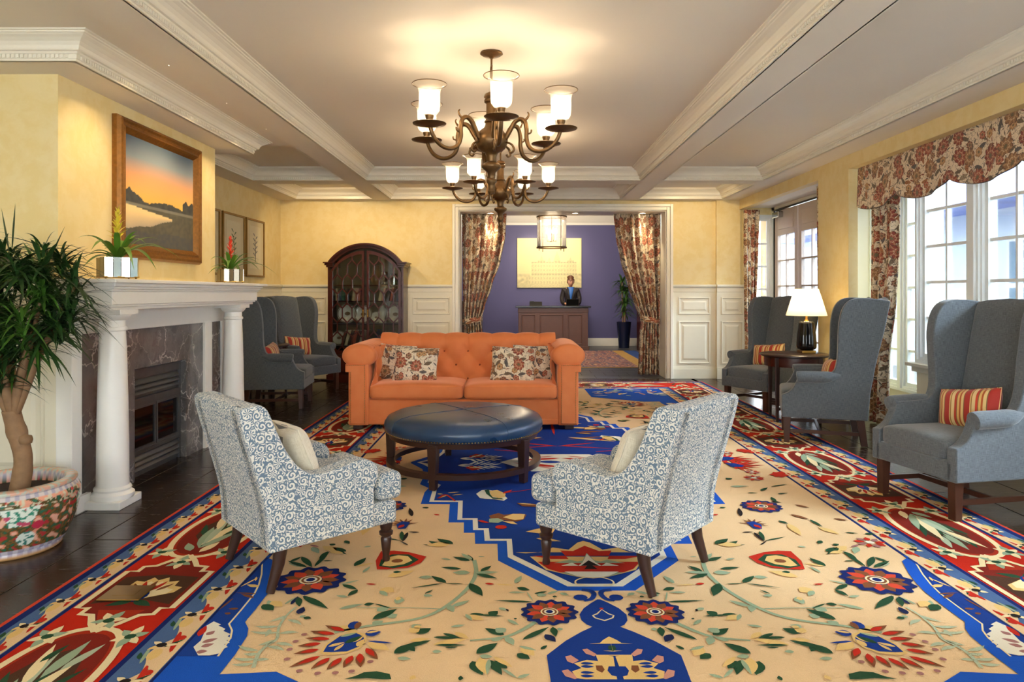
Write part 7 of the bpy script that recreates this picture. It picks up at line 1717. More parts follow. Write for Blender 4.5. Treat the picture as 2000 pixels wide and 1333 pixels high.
r50:-1064,-2901 -1076,-2903 -1086,-2902 -1095,-2899 -1103,-2894 -1110,-2888 -1117,-2881 -1123,-2873 -1129,-2865 -1119,-2866 -1109,-2867 -1099,-2869 -1090,-2872 -1082,-2876 -1075,-2882 -1069,-2890
o40:-1069,-3113 -1067,-3128 -1068,-3141 -1073,-3152 -1079,-3162 -1087,-3170 -1096,-3178 -1106,-3186 -1117,-3193 -1116,-3180 -1114,-3168 -1111,-3156 -1107,-3144 -1101,-3134 -1094,-3125 -1083,-3118
r50:-1069,-3113 -1067,-3124 -1068,-3133 -1071,-3141 -1076,-3149 -1082,-3155 -1089,-3161 -1096,-3166 -1104,-3171 -1103,-3162 -1102,-3152 -1100,-3144 -1097,-3135 -1093,-3128 -1087,-3122 -1080,-3116
o40:-1025,-3113 -1020,-3127 -1020,-3140 -1022,-3152 -1026,-3162 -1032,-3172 -1040,-3182 -1049,-3191 -1058,-3200 -1059,-3187 -1059,-3175 -1059,-3162 -1057,-3151 -1053,-3140 -1047,-3130 -1038,-3120
r50:-1025,-3113 -1021,-3123 -1021,-3133 -1022,-3141 -1025,-3149 -1030,-3156 -1036,-3163 -1042,-3170 -1049,-3176 -1050,-3167 -1050,-3157 -1050,-3149 -1049,-3140 -1046,-3132 -1041,-3125 -1035,-3118
o40:-988,-3097 -980,-3109 -977,-3121 -976,-3132 -978,-3143 -981,-3154 -987,-3164 -993,-3175 -1000,-3185 -1004,-3173 -1007,-3162 -1010,-3150 -1010,-3139 -1009,-3128 -1005,-3117 -999,-3107
r50:-988,-3097 -982,-3106 -979,-3115 -979,-3123 -980,-3131 -983,-3139 -987,-3146 -992,-3154 -997,-3161 -1000,-3152 -1002,-3144 -1004,-3135 -1005,-3127 -1004,-3119 -1001,-3111 -996,-3104
o40:-963,-3081 -951,-3091 -943,-3103 -937,-3115 -934,-3128 -934,-3141 -934,-3154 -936,-3168 -938,-3182 -946,-3171 -954,-3159 -961,-3148 -967,-3135 -970,-3123 -971,-3110 -969,-3096
r50:-963,-3081 -954,-3088 -948,-3097 -944,-3105 -942,-3114 -941,-3124 -942,-3134 -943,-3144 -945,-3154 -951,-3146 -957,-3138 -962,-3129 -966,-3121 -969,-3111 -969,-3102 -968,-3092
o40:-948,-3040 -933,-3045 -921,-3053 -911,-3062 -904,-3073 -898,-3085 -893,-3098 -889,-3111 -886,-3125 -898,-3118 -910,-3110 -921,-3101 -930,-3092 -938,-3082 -944,-3070 -948,-3056
r50:-948,-3040 -936,-3043 -928,-3049 -921,-3056 -915,-3064 -911,-3072 -908,-3082 -905,-3092 -903,-3102 -912,-3097 -921,-3091 -929,-3085 -936,-3078 -942,-3071 -946,-3062 -948,-3052
y60:-1118,-3081 -1110,-3007 -1076,-2937 -1019,-2906 -975,-2928 -956,-2981 -968,-3040 -1008,-3081 -1078,-3097
b70:-1104,-3073 -1102,-3020 -1070,-2946 -1016,-2919 -980,-2946 -962,-2990 -978,-3032 -1015,-3069 -1071,-3075
y80:-1095,-3032 -1091,-3023 -1086,-3016 -1080,-3011 -1073,-3007 -1065,-3004 -1057,-3001 -1049,-3000 -1040,-2998 -1045,-3005 -1051,-3012 -1056,-3018 -1062,-3023 -1069,-3028 -1077,-3031 -1085,-3033
y80:-1065,-3065 -1066,-3056 -1065,-3047 -1063,-3039 -1059,-3032 -1055,-3026 -1050,-3019 -1044,-3013 -1038,-3007 -1039,-3015 -1040,-3024 -1041,-3032 -1044,-3040 -1047,-3047 -1051,-3054 -1057,-3060
g80:-1038,-3007 -1037,-2994 -1033,-2983 -1027,-2974 -1020,-2966 -1011,-2960 -1001,-2955 -991,-2950 -980,-2946 -984,-2957 -988,-2967 -993,-2977 -998,-2987 -1005,-2994 -1014,-3001 -1025,-3005
y80:-1007,-2998 -1010,-2987 -1009,-2978 -1007,-2970 -1003,-2962 -998,-2955 -992,-2949 -985,-2943 -978,-2937 -978,-2946 -978,-2955 -979,-2964 -982,-2973 -985,-2980 -990,-2987 -997,-2993
y80:-983,-3032 -990,-3023 -992,-3014 -993,-3007 -991,-2999 -987,-2992 -982,-2986 -976,-2979 -970,-2973 -967,-2981 -964,-2990 -963,-2998 -962,-3006 -964,-3013 -967,-3020 -973,-3026
s80:-1068,-2955 -1063,-2946 -1057,-2939 -1050,-2933 -1042,-2929 -1034,-2925 -1025,-2923 -1016,-2921 -1007,-2919 -1013,-2926 -1019,-2933 -1026,-2940 -1033,-2945 -1040,-2950 -1048,-2953 -1058,-2955
m40:-1207,-2928 -1209,-2921 -1215,-2917 -1223,-2917 -1229,-2921 -1231,-2928 -1229,-2935 -1223,-2939 -1215,-2939 -1209,-2935
m40:-1224,-2986 -1226,-2979 -1232,-2975 -1240,-2975 -1246,-2979 -1248,-2986 -1246,-2993 -1240,-2997 -1232,-2997 -1226,-2993
m40:-1227,-3049 -1229,-3042 -1235,-3038 -1243,-3038 -1249,-3042 -1251,-3049 -1249,-3056 -1243,-3060 -1235,-3060 -1229,-3056
m40:-1214,-3121 -1216,-3114 -1222,-3110 -1230,-3110 -1236,-3114 -1238,-3121 -1236,-3128 -1230,-3132 -1222,-3132 -1216,-3128
m40:-1143,-3204 -1145,-3197 -1151,-3193 -1159,-3193 -1165,-3197 -1167,-3204 -1165,-3211 -1159,-3215 -1151,-3215 -1145,-3211
m40:-1072,-3222 -1074,-3215 -1080,-3211 -1088,-3211 -1094,-3215 -1096,-3222 -1094,-3229 -1088,-3233 -1080,-3233 -1074,-3229
m40:-1009,-3218 -1011,-3211 -1017,-3207 -1025,-3207 -1031,-3211 -1033,-3218 -1031,-3225 -1025,-3229 -1017,-3229 -1011,-3225
m40:-953,-3208 -955,-3201 -961,-3197 -969,-3197 -975,-3201 -977,-3208 -975,-3215 -969,-3219 -961,-3219 -955,-3215
m40:-899,-3140 -901,-3133 -907,-3129 -915,-3129 -921,-3133 -923,-3140 -921,-3147 -915,-3151 -907,-3151 -901,-3147
b60:-1010,-2850 -1015,-2830 -1028,-2818 -1044,-2818 -1057,-2830 -1062,-2850 -1057,-2870 -1044,-2882 -1028,-2882 -1015,-2870
o70:-1006,-2855 -1009,-2837 -1016,-2826 -1024,-2826 -1031,-2837 -1034,-2855 -1031,-2873 -1024,-2884 -1016,-2884 -1009,-2873
b60:-975,-2928 -972,-2911 -966,-2901 -960,-2895 -952,-2893 -943,-2895 -934,-2899 -924,-2904 -914,-2910 -919,-2921 -925,-2930 -930,-2939 -937,-2945 -944,-2947 -953,-2946 -963,-2941
y70:-973,-2919 -968,-2912 -962,-2907 -956,-2904 -949,-2902 -942,-2901 -935,-2900 -928,-2901 -920,-2901 -926,-2906 -932,-2911 -937,-2915 -944,-2918 -950,-2921 -957,-2922 -965,-2922
b60:-951,-2986 -938,-2984 -925,-2983 -912,-2985 -900,-2987 -887,-2990 -875,-2994 -863,-2998 -851,-3003 -864,-3003 -877,-3003 -890,-3003 -902,-3002 -915,-3000 -927,-2997 -939,-2993
y50:-948,-2998 -929,-2994 -913,-2995 -900,-2999 -888,-3007 -878,-3017 -870,-3030 -862,-3043 -854,-3057 -870,-3056 -885,-3055 -900,-3053 -914,-3048 -926,-3041 -936,-3031 -944,-3017
y30:-1097,-2855 -1079,-2850 -1064,-2851 -1051,-2855 -1040,-2862 -1031,-2872 -1023,-2883 -1016,-2896 -1009,-2910 -1024,-2910 -1039,-2909 -1053,-2907 -1066,-2903 -1077,-2897 -1086,-2887 -1093,-2874
g40:-981,-3261 -944,-3240 -919,-3215 -874,-3208 -824,-3226 -812,-3261 -848,-3261 -903,-3254
r40:-1087,-2140 -1085,-2004 -1018,-1996 -934,-2020 -836,-2081 -852,-2169 -908,-2232 -1006,-2253 -1059,-2253
g50:-1056,-2212 -1062,-2126 -1020,-2051 -930,-2051 -869,-2126 -907,-2205 -981,-2242
y60:-1042,-2205 -1034,-2096 -983,-2066 -931,-2081 -900,-2140 -936,-2190 -1001,-2219
o70:-946,-2147 -952,-2132 -967,-2123 -985,-2123 -1000,-2132 -1006,-2147 -1000,-2162 -985,-2171 -967,-2171 -952,-2162
k40:1007,-1411 1004,-1387 1005,-1365 1008,-1342 1013,-1321 1020,-1299 1029,-1278 1038,-1258 1048,-1237 1047,-1260 1047,-1283 1045,-1305 1042,-1327 1037,-1349 1030,-1370 1020,-1391
k40:1303,-1097 1314,-1092 1323,-1091 1332,-1092 1339,-1095 1346,-1100 1353,-1107 1359,-1114 1365,-1121 1356,-1122 1346,-1123 1337,-1124 1329,-1123 1321,-1120 1314,-1115 1308,-1108
g40:1338,-999 1345,-1015 1349,-1030 1350,-1046 1349,-1061 1345,-1076 1341,-1091 1336,-1106 1330,-1121 1326,-1105 1323,-1090 1321,-1074 1319,-1059 1320,-1044 1323,-1029 1329,-1014
g40:1212,-896 1221,-890 1230,-887 1240,-886 1249,-886 1258,-888 1268,-890 1277,-893 1286,-896 1277,-899 1268,-902 1258,-904 1249,-906 1240,-906 1230,-905 1221,-902
g40:1319,-844 1323,-828 1330,-814 1338,-803 1349,-793 1360,-784 1373,-776 1386,-769 1399,-762 1392,-776 1385,-789 1378,-801 1369,-813 1360,-824 1348,-833 1335,-840
g40:1409,-922 1418,-913 1427,-907 1437,-903 1448,-900 1458,-898 1469,-897 1481,-896 1492,-896 1483,-902 1473,-908 1463,-914 1453,-918 1443,-922 1432,-924 1421,-924
g40:1432,-734 1447,-722 1462,-712 1479,-704 1496,-697 1513,-691 1531,-686 1549,-682 1567,-678 1551,-688 1536,-698 1520,-707 1503,-715 1486,-722 1469,-728 1451,-732
s40:1143,-734 1159,-721 1175,-713 1191,-709 1208,-708 1225,-709 1242,-712 1260,-716 1277,-720 1261,-728 1245,-735 1228,-742 1212,-746 1195,-748 1178,-748 1161,-743
g40:1172,-531 1175,-516 1179,-507 1185,-502 1191,-500 1199,-502 1207,-505 1215,-510 1224,-516 1220,-525 1215,-534 1210,-542 1205,-547 1198,-549 1191,-548 1182,-543
o40:1431,-1168 1446,-1171 1457,-1176 1467,-1183 1476,-1192 1483,-1202 1489,-1213 1495,-1225 1500,-1237 1488,-1232 1476,-1226 1465,-1220 1455,-1213 1446,-1204 1439,-1194 1434,-1183
o40:1326,-1369 1344,-1376 1357,-1386 1369,-1398 1378,-1411 1386,-1425 1392,-1441 1398,-1457 1403,-1473 1389,-1463 1375,-1453 1362,-1443 1351,-1431 1341,-1418 1333,-1404 1328,-1388
g40:1403,-1473 1412,-1489 1418,-1506 1422,-1523 1425,-1540 1425,-1558 1425,-1575 1424,-1593 1422,-1611 1416,-1594 1410,-1578 1405,-1561 1400,-1544 1398,-1526 1397,-1509 1398,-1491
y40:1397,-1611 1418,-1621 1433,-1633 1444,-1648 1452,-1664 1457,-1682 1461,-1701 1463,-1720 1464,-1740 1449,-1727 1434,-1715 1420,-1701 1409,-1687 1400,-1671 1395,-1653 1393,-1634
g40:1207,-1493 1219,-1496 1227,-1501 1233,-1508 1238,-1515 1240,-1524 1242,-1533 1243,-1543 1243,-1553 1234,-1548 1226,-1543 1219,-1537 1212,-1531 1208,-1523 1205,-1515 1204,-1505
y40:1243,-1553 1256,-1579 1263,-1605 1266,-1630 1265,-1656 1261,-1682 1254,-1707 1246,-1733 1238,-1758 1231,-1732 1224,-1706 1219,-1681 1216,-1655 1216,-1629 1220,-1604 1228,-1578
g40:1511,-1704 1521,-1701 1530,-1700 1538,-1701 1546,-1704 1554,-1707 1561,-1712 1569,-1717 1576,-1722 1567,-1723 1558,-1723 1549,-1723 1541,-1722 1533,-1720 1525,-1717 1518,-1712
g40:1608,-1731 1616,-1723 1623,-1718 1631,-1716 1639,-1716 1646,-1719 1654,-1722 1661,-1726 1669,-1731 1661,-1736 1654,-1740 1646,-1743 1639,-1746 1631,-1746 1623,-1744 1616,-1739
o40:1555,-1453 1568,-1451 1579,-1452 1589,-1455 1598,-1460 1606,-1467 1613,-1475 1620,-1484 1627,-1493 1616,-1492 1605,-1491 1594,-1489 1584,-1486 1575,-1481 1567,-1474 1560,-1465
k40:921,-1704 929,-1699 938,-1695 947,-1693 956,-1692 965,-1692 974,-1693 983,-1694 992,-1695 983,-1698 975,-1702 966,-1705 957,-1707 949,-1708 940,-1708 930,-1707
k40:989,-1704 997,-1723 1001,-1743 1004,-1763 1004,-1783 1003,-1802 1001,-1822 998,-1842 995,-1862 990,-1842 986,-1823 982,-1803 980,-1783 979,-1764 980,-1744 983,-1724
g40:1026,-1686 1030,-1707 1030,-1727 1029,-1748 1026,-1767 1021,-1787 1015,-1806 1008,-1826 1001,-1845 1000,-1825 1000,-1804 1000,-1784 1001,-1764 1004,-1744 1009,-1724 1016,-1705
g40:1001,-1845 1017,-1833 1034,-1822 1052,-1812 1070,-1804 1089,-1796 1108,-1789 1127,-1783 1146,-1776 1129,-1787 1112,-1797 1094,-1808 1077,-1817 1059,-1826 1040,-1834 1021,-1840
k40:955,-1912 960,-1901 966,-1892 972,-1883 980,-1875 987,-1867 996,-1859 1004,-1852 1013,-1845 1007,-1855 1001,-1864 995,-1873 988,-1882 981,-1891 973,-1899 965,-1906
g40:714,-1895 717,-1874 724,-1858 734,-1845 746,-1835 760,-1827 776,-1821 793,-1816 810,-1811 803,-1827 796,-1843 788,-1858 778,-1871 766,-1882 752,-1890 735,-1895
g40:766,-1920 770,-1902 777,-1888 786,-1877 797,-1868 809,-1861 823,-1855 838,-1850 853,-1845 846,-1859 839,-1873 831,-1886 822,-1897 812,-1907 799,-1914 784,-1919
g40:806,-1920 814,-1914 822,-1910 831,-1907 839,-1905 848,-1904 857,-1904 867,-1904 876,-1904 868,-1908 860,-1912 851,-1916 843,-1919 834,-1921 825,-1922 816,-1922
y40:726,-1895 745,-1878 762,-1869 779,-1867 795,-1870 811,-1877 826,-1887 841,-1899 856,-1912 838,-1921 821,-1929 803,-1935 787,-1937 770,-1936 755,-1929 740,-1917
s40:1152,-1928 1159,-1925 1165,-1924 1171,-1925 1176,-1927 1180,-1930 1184,-1934 1188,-1939 1192,-1944 1186,-1945 1180,-1946 1174,-1946 1168,-1945 1163,-1943 1159,-1940 1155,-1935
g40:1269,-2008 1274,-1991 1282,-1978 1292,-1968 1303,-1960 1316,-1954 1330,-1950 1345,-1947 1360,-1944 1352,-1957 1344,-1970 1335,-1982 1326,-1992 1315,-2000 1302,-2006 1287,-2009
g40:1351,-1912 1352,-1902 1355,-1896 1359,-1892 1363,-1890 1369,-1890 1375,-1891 1381,-1893 1388,-1895 1385,-1901 1383,-1907 1379,-1913 1376,-1917 1371,-1919 1366,-1919 1359,-1918
g40:1366,-2008 1376,-2020 1383,-2032 1387,-2045 1389,-2059 1389,-2072 1388,-2086 1386,-2100 1383,-2114 1376,-2101 1370,-2089 1364,-2076 1360,-2063 1358,-2050 1358,-2037 1360,-2023
y40:1327,-1992 1328,-1970 1333,-1955 1342,-1944 1353,-1936 1367,-1932 1382,-1929 1398,-1928 1414,-1928 1409,-1944 1403,-1959 1396,-1972 1388,-1984 1377,-1992 1364,-1997 1348,-1998
r40:841,-1390 843,-1382 847,-1377 851,-1373 856,-1371 862,-1369 868,-1369 875,-1369 881,-1369 877,-1374 874,-1380 870,-1384 866,-1388 861,-1391 855,-1392 849,-1392
g40:925,-1237 929,-1229 933,-1224 938,-1221 944,-1220 950,-1220 956,-1221 963,-1224 969,-1226 964,-1231 960,-1236 955,-1240 950,-1243 945,-1245 939,-1245 932,-1242
b50:1001,-1533 1053,-1509 1077,-1572 1054,-1649 1010,-1639
r60:1032,-1572 1043,-1578 1050,-1585 1054,-1592 1057,-1601 1058,-1610 1057,-1619 1056,-1629 1054,-1639 1047,-1632 1040,-1625 1034,-1618 1029,-1610 1026,-1602 1025,-1593 1027,-1583
o40:1032,-1553 1021,-1555 1010,-1555 999,-1553 989,-1551 979,-1547 969,-1543 959,-1538 949,-1533 960,-1533 971,-1533 982,-1534 992,-1535 1003,-1538 1013,-1541 1023,-1546
o40:1032,-1553 1023,-1545 1016,-1536 1011,-1526 1006,-1516 1002,-1506 999,-1495 996,-1484 994,-1473 1001,-1482 1008,-1491 1014,-1500 1020,-1510 1025,-1520 1029,-1530 1031,-1541
o40:1032,-1553 1028,-1540 1025,-1528 1024,-1515 1025,-1503 1026,-1490 1028,-1478 1030,-1465 1033,-1453 1035,-1466 1038,-1478 1039,-1491 1040,-1503 1040,-1516 1039,-1528 1037,-1541
o40:1032,-1553 1033,-1540 1037,-1528 1041,-1516 1046,-1505 1053,-1494 1060,-1483 1067,-1473 1075,-1463 1072,-1475 1069,-1488 1065,-1500 1061,-1511 1055,-1523 1049,-1533 1041,-1544
o40:1032,-1553 1039,-1543 1047,-1535 1056,-1528 1065,-1522 1075,-1516 1086,-1511 1096,-1507 1107,-1503 1099,-1511 1091,-1520 1083,-1527 1074,-1534 1065,-1541 1055,-1546 1044,-1550
o40:1032,-1553 1042,-1549 1053,-1546 1063,-1545 1074,-1545 1084,-1546 1094,-1548 1105,-1550 1115,-1553 1105,-1556 1094,-1558 1084,-1560 1074,-1561 1063,-1561 1053,-1560 1042,-1557
o40:1032,-1553 1044,-1554 1055,-1557 1066,-1560 1076,-1565 1086,-1571 1096,-1578 1105,-1585 1114,-1592 1103,-1589 1091,-1587 1080,-1583 1070,-1580 1059,-1575 1050,-1569 1040,-1562
r40:1415,-507 1445,-518 1468,-501 1445,-484 1415,-495
m40:1413,-488 1443,-478 1449,-450 1420,-451 1405,-479
r40:1398,-475 1415,-448 1402,-422 1381,-442 1387,-473
m40:1379,-474 1375,-443 1348,-432 1345,-461 1369,-480
r40:1364,-486 1341,-465 1313,-474 1329,-498 1360,-497
m40:1360,-505 1329,-504 1313,-528 1341,-537 1364,-516
r40:1369,-522 1345,-541 1348,-570 1375,-559 1379,-528
m40:1387,-529 1381,-560 1402,-580 1415,-554 1398,-527
r40:1405,-523 1420,-551 1449,-552 1443,-524 1413,-514
w50:1410,-501 1400,-482 1379,-481 1366,-498 1373,-518 1394,-522
r40:1599,-1876 1630,-1889 1655,-1870 1630,-1851 1599,-1864
m40:1596,-1856 1628,-1846 1635,-1815 1604,-1817 1589,-1847
r40:1581,-1842 1599,-1814 1585,-1786 1562,-1808 1569,-1840
m40:1561,-1842 1556,-1809 1528,-1796 1524,-1827 1550,-1848
r40:1545,-1854 1520,-1832 1490,-1841 1507,-1867 1541,-1866
m40:1541,-1874 1507,-1873 1490,-1899 1520,-1908 1545,-1886
r40:1550,-1892 1524,-1913 1528,-1944 1556,-1931 1561,-1898
m40:1569,-1900 1562,-1932 1585,-1954 1599,-1926 1581,-1898
r40:1589,-1893 1604,-1923 1635,-1925 1628,-1894 1596,-1884
w50:1594,-1870 1583,-1850 1560,-1848 1546,-1867 1554,-1888 1577,-1893
r40:1454,324 1475,315 1493,328 1475,341 1454,332
m40:1451,338 1474,345 1479,367 1457,365 1446,344
r40:1441,348 1453,367 1443,387 1427,372 1432,349
m40:1426,348 1423,371 1403,380 1400,358 1419,344
r40:1415,339 1398,355 1377,349 1389,330 1412,331
m40:1412,325 1389,326 1377,307 1398,301 1415,317
r40:1419,312 1400,298 1403,276 1423,285 1426,308
m40:1432,307 1427,284 1443,269 1453,289 1441,308
r40:1446,312 1457,291 1479,289 1474,311 1451,318
w50:1450,328 1442,342 1426,343 1416,330 1422,315 1438,312
b60:1308,-36 1381,-54 1436,-125 1402,-177 1320,-170
r50:1368,-125 1386,-98 1407,-75 1429,-53 1453,-33 1478,-14 1504,3 1530,20 1557,37 1536,13 1516,-10 1494,-33 1472,-55 1449,-76 1424,-94 1397,-111
r50:1368,-125 1394,-102 1421,-82 1450,-65 1480,-50 1511,-36 1542,-23 1574,-11 1606,0 1578,-20 1551,-39 1523,-58 1494,-75 1464,-91 1434,-105 1402,-117
r50:1368,-125 1398,-114 1428,-108 1458,-104 1489,-102 1520,-102 1550,-103 1581,-105 1612,-108 1582,-115 1552,-121 1521,-127 1491,-131 1461,-133 1430,-134 1399,-131
r50:1368,-125 1393,-126 1416,-130 1438,-137 1459,-146 1480,-157 1500,-168 1520,-181 1540,-194 1517,-190 1494,-185 1471,-180 1449,-173 1427,-165 1406,-154 1386,-141
r50:1368,-125 1387,-140 1402,-156 1416,-175 1427,-194 1437,-214 1446,-235 1454,-256 1462,-278 1446,-261 1431,-244 1416,-227 1403,-209 1391,-190 1381,-170 1373,-149
r50:1368,-125 1379,-145 1386,-166 1391,-187 1393,-208 1394,-230 1393,-251 1392,-273 1390,-295 1383,-274 1376,-254 1369,-233 1365,-212 1362,-191 1361,-169 1362,-147
r50:1368,-125 1373,-142 1373,-158 1372,-173 1368,-188 1362,-203 1355,-217 1347,-231 1339,-245 1338,-229 1337,-213 1338,-197 1339,-182 1343,-167 1348,-152 1356,-138
r50:1368,-125 1351,-103 1338,-80 1327,-55 1319,-30 1312,-5 1306,21 1301,48 1297,74 1310,51 1323,27 1335,4 1346,-21 1355,-45 1362,-71 1367,-97
r50:1368,-125 1364,-94 1364,-64 1367,-34 1372,-4 1379,25 1387,54 1396,83 1405,112 1405,82 1405,51 1403,21 1401,-9 1397,-38 1390,-68 1381,-97
r50:1368,-125 1374,-96 1383,-69 1394,-43 1408,-19 1423,5 1439,28 1456,51 1473,74 1464,47 1455,20 1445,-6 1433,-32 1421,-57 1406,-81 1389,-104
r50:1613,-408 1603,-428 1593,-438 1583,-443 1573,-442 1562,-437 1552,-429 1542,-419 1532,-408 1542,-397 1552,-387 1562,-379 1573,-374 1583,-373 1593,-378 1603,-388
r50:1613,-408 1621,-429 1622,-443 1618,-454 1611,-462 1600,-466 1588,-468 1573,-470 1558,-470 1557,-455 1556,-441 1557,-427 1560,-416 1566,-408 1577,-404 1591,-403
r50:1613,-408 1631,-421 1639,-432 1642,-443 1640,-453 1634,-462 1624,-470 1612,-478 1600,-486 1591,-474 1582,-463 1576,-452 1573,-441 1574,-432 1580,-423 1592,-415
r50:1613,-408 1630,-394 1642,-389 1652,-389 1659,-393 1664,-401 1668,-412 1671,-425 1674,-439 1661,-445 1649,-450 1638,-453 1628,-454 1620,-451 1615,-443 1612,-429
r50:1613,-408 1602,-387 1599,-370 1602,-355 1609,-343 1620,-334 1633,-325 1649,-318 1665,-311 1668,-328 1671,-345 1671,-361 1669,-376 1663,-388 1653,-398 1637,-405
r50:1613,-408 1591,-403 1579,-395 1572,-386 1570,-376 1572,-365 1578,-353 1585,-341 1593,-328 1606,-335 1618,-343 1629,-351 1636,-360 1639,-370 1637,-381 1630,-393
B20:1650,-2051 1668,-2081 1600,-2140 1549,-2294 1517,-2422 1502,-2519 1498,-2675 1498,-2817 1463,-2874 1444,-2937 1434,-3081 1435,-3226 1237,-3208 1159,-3261 620,-3620 600,-4440 1650,-4440
c30:1655,-2159 1604,-2313 1572,-2441 1557,-2538 1553,-2694 1553,-2836 1518,-2893 1499,-2956 1489,-3100 1497,-3100 1507,-2956 1526,-2893 1561,-2836 1561,-2694 1565,-2538 1580,-2441 1612,-2313 1663,-2159
d30:1667,-2159 1616,-2313 1584,-2441 1569,-2538 1565,-2694 1565,-2836 1530,-2893 1511,-2956 1501,-3100 1650,-3100 1650,-2109
y50:1653,-2465 1644,-2452 1637,-2439 1630,-2425 1625,-2411 1620,-2397 1615,-2382 1611,-2368 1607,-2353 1614,-2366 1622,-2380 1629,-2393 1635,-2407 1641,-2421 1646,-2435 1650,-2450
y50:1607,-2397 1606,-2390 1606,-2383 1607,-2376 1608,-2370 1611,-2364 1614,-2358 1617,-2352 1621,-2346 1621,-2353 1621,-2360 1621,-2366 1620,-2373 1618,-2379 1615,-2386 1612,-2392
y50:1568,-2465 1573,-2454 1579,-2447 1587,-2442 1595,-2439 1604,-2438 1613,-2439 1622,-2440 1632,-2441 1626,-2448 1619,-2455 1612,-2462 1605,-2467 1597,-2470 1589,-2471 1579,-2470
o50:1548,-2542 1561,-2537 1573,-2534 1586,-2532 1599,-2530 1612,-2530 1626,-2529 1639,-2530 1652,-2530 1639,-2533 1626,-2537 1614,-2539 1601,-2542 1588,-2543 1575,-2544 1561,-2544
o50:1545,-2587 1552,-2577 1560,-2568 1568,-2562 1578,-2556 1588,-2552 1599,-2548 1610,-2545 1621,-2542 1613,-2550 1605,-2558 1597,-2566 1588,-2573 1579,-2579 1568,-2583 1557,-2586
o50:1636,-2587 1641,-2603 1645,-2619 1647,-2635 1649,-2651 1651,-2668 1652,-2684 1652,-2701 1653,-2717 1649,-2701 1646,-2685 1642,-2669 1640,-2653 1637,-2636 1636,-2620 1635,-2604
o50:1573,-2696 1578,-2690 1583,-2687 1589,-2686 1594,-2686 1599,-2688 1605,-2690 1610,-2693 1615,-2696 1610,-2699 1605,-2702 1599,-2704 1594,-2706 1589,-2706 1583,-2705 1578,-2702
o50:1587,-2747 1589,-2740 1591,-2736 1595,-2734 1598,-2733 1602,-2733 1607,-2734 1611,-2735 1616,-2737 1613,-2741 1611,-2745 1608,-2749 1605,-2751 1601,-2753 1597,-2753 1592,-2751
w50:1628,-2817 1586,-2845 1593,-2855 1553,-2883 1554,-2901 1514,-2928 1519,-2946 1495,-2964 1509,-2981 1489,-2998 1506,-3011 1483,-3032 1497,-3049 1495,-3081 1525,-3097 1569,-3097 1616,-3032 1610,-2981 1622,-2928 1642,-2855
m60:1607,-2937 1597,-2936 1591,-2934 1587,-2930 1585,-2926 1584,-2920 1585,-2914 1586,-2908 1588,-2901 1595,-2903 1601,-2906 1606,-2909 1610,-2912 1613,-2917 1614,-2922 1612,-2929
m60:1598,-2998 1587,-3001 1579,-3000 1571,-2997 1566,-2993 1561,-2987 1557,-2980 1553,-2972 1550,-2964 1559,-2964 1567,-2965 1575,-2967 1582,-2969 1589,-2973 1593,-2979 1597,-2987
m60:1587,-3032 1577,-3036 1570,-3037 1564,-3035 1559,-3032 1555,-3027 1552,-3021 1549,-3014 1546,-3007 1554,-3006 1561,-3006 1568,-3006 1574,-3007 1579,-3010 1583,-3015 1586,-3022
r60:1635,-2946 1627,-2934 1624,-2922 1623,-2911 1624,-2899 1627,-2888 1631,-2877 1636,-2866 1642,-2855 1646,-2867 1649,-2878 1652,-2890 1653,-2902 1652,-2913 1650,-2924 1644,-2935
m60:1587,-3073 1580,-3080 1574,-3084 1569,-3085 1564,-3083 1560,-3080 1555,-3076 1551,-3071 1547,-3065 1553,-3061 1559,-3058 1564,-3056 1570,-3055 1575,-3055 1580,-3058 1584,-3064
"""
RUG_FLOWERS = [(1.203, -1.203, 0.125), (-1.349, -2.385, 0.16), (-0.227, -2.727, 0.118)]
RUG_MEDALLION = [(-1.22, -0.02), (-1.16, -0.12), (-1.1, -0.22), (-1.06, -0.42), (-1.06, -0.66), (-0.985, -0.76), (-1.0, -0.87), (-0.99, -1.14), (-0.8, -1.145), (-0.775, -1.515), (-0.682, -1.516), (-0.669, -1.7), (-0.607, -1.7), (-0.594, -1.88), (-0.472, -1.88), (-0.463, -2.125), (-0.18, -2.495), (0, -2.497)]

RC = {k: hexc(v) for k, v in dict(b='#17357e', B='#1a50ae', d='#193a84', n='#1c2346', r='#b82a1a', R='#b8240f', o='#7c4a2c', y='#dcb672', c='#e6cf9e', w='#dfd6c0', g='#27482f', s='#93a384', f='#aab294',
      m='#9c6a64', p='#c48a78', k='#241d1c', F='#dcb98c', N='#16245c', D='#7a2216', G='#4a6288', e='#c8452c', h='#a02c14', q='#4a3020').items()}
RU, RV, HWID, HLEN = .37, 5.8, 2.51, 5.30
from mathutils.geometry import delaunay_2d_cdt
rug = MB(); RN = [0]
def rp(col_, pts, lev, sub=.00001):
    RN[0] += 1; z = .003+.0025*lev+(RN[0] % 12)*sub
    if len(pts) > 4:
        n = len(pts); vo, _, fo, *_r = delaunay_2d_cdt([Vector(p) for p in pts], [(i, (i+1) % n) for i in range(n)], [], 1, 1e-5)
    else: vo, fo = [Vector(p) for p in pts], [tuple(range(len(pts)))]
    fs = []
    for f in fo:
        q = [vo[i] for i in f]; a = sum(q[i].x*q[(i+1) % len(q)].y-q[(i+1) % len(q)].x*q[i].y for i in range(len(q)))
        fs.append(tuple(f) if a > 0 else tuple(f)[::-1])
    rug.add([(v.x, v.y, z) for v in vo], fs, None, RC[col_])
def rect(col_, u0, u1, v0, v1, lev): rp(col_, [(u0, v0), (u1, v0), (u1, v1), (u0, v1)], lev)
def four(col_, pts, lev, su=True):
    for sv in (1, -1):
        for s in ((1, -1) if su else (1,)): rp(col_, [(u*s, v*sv) for u, v in pts], lev)
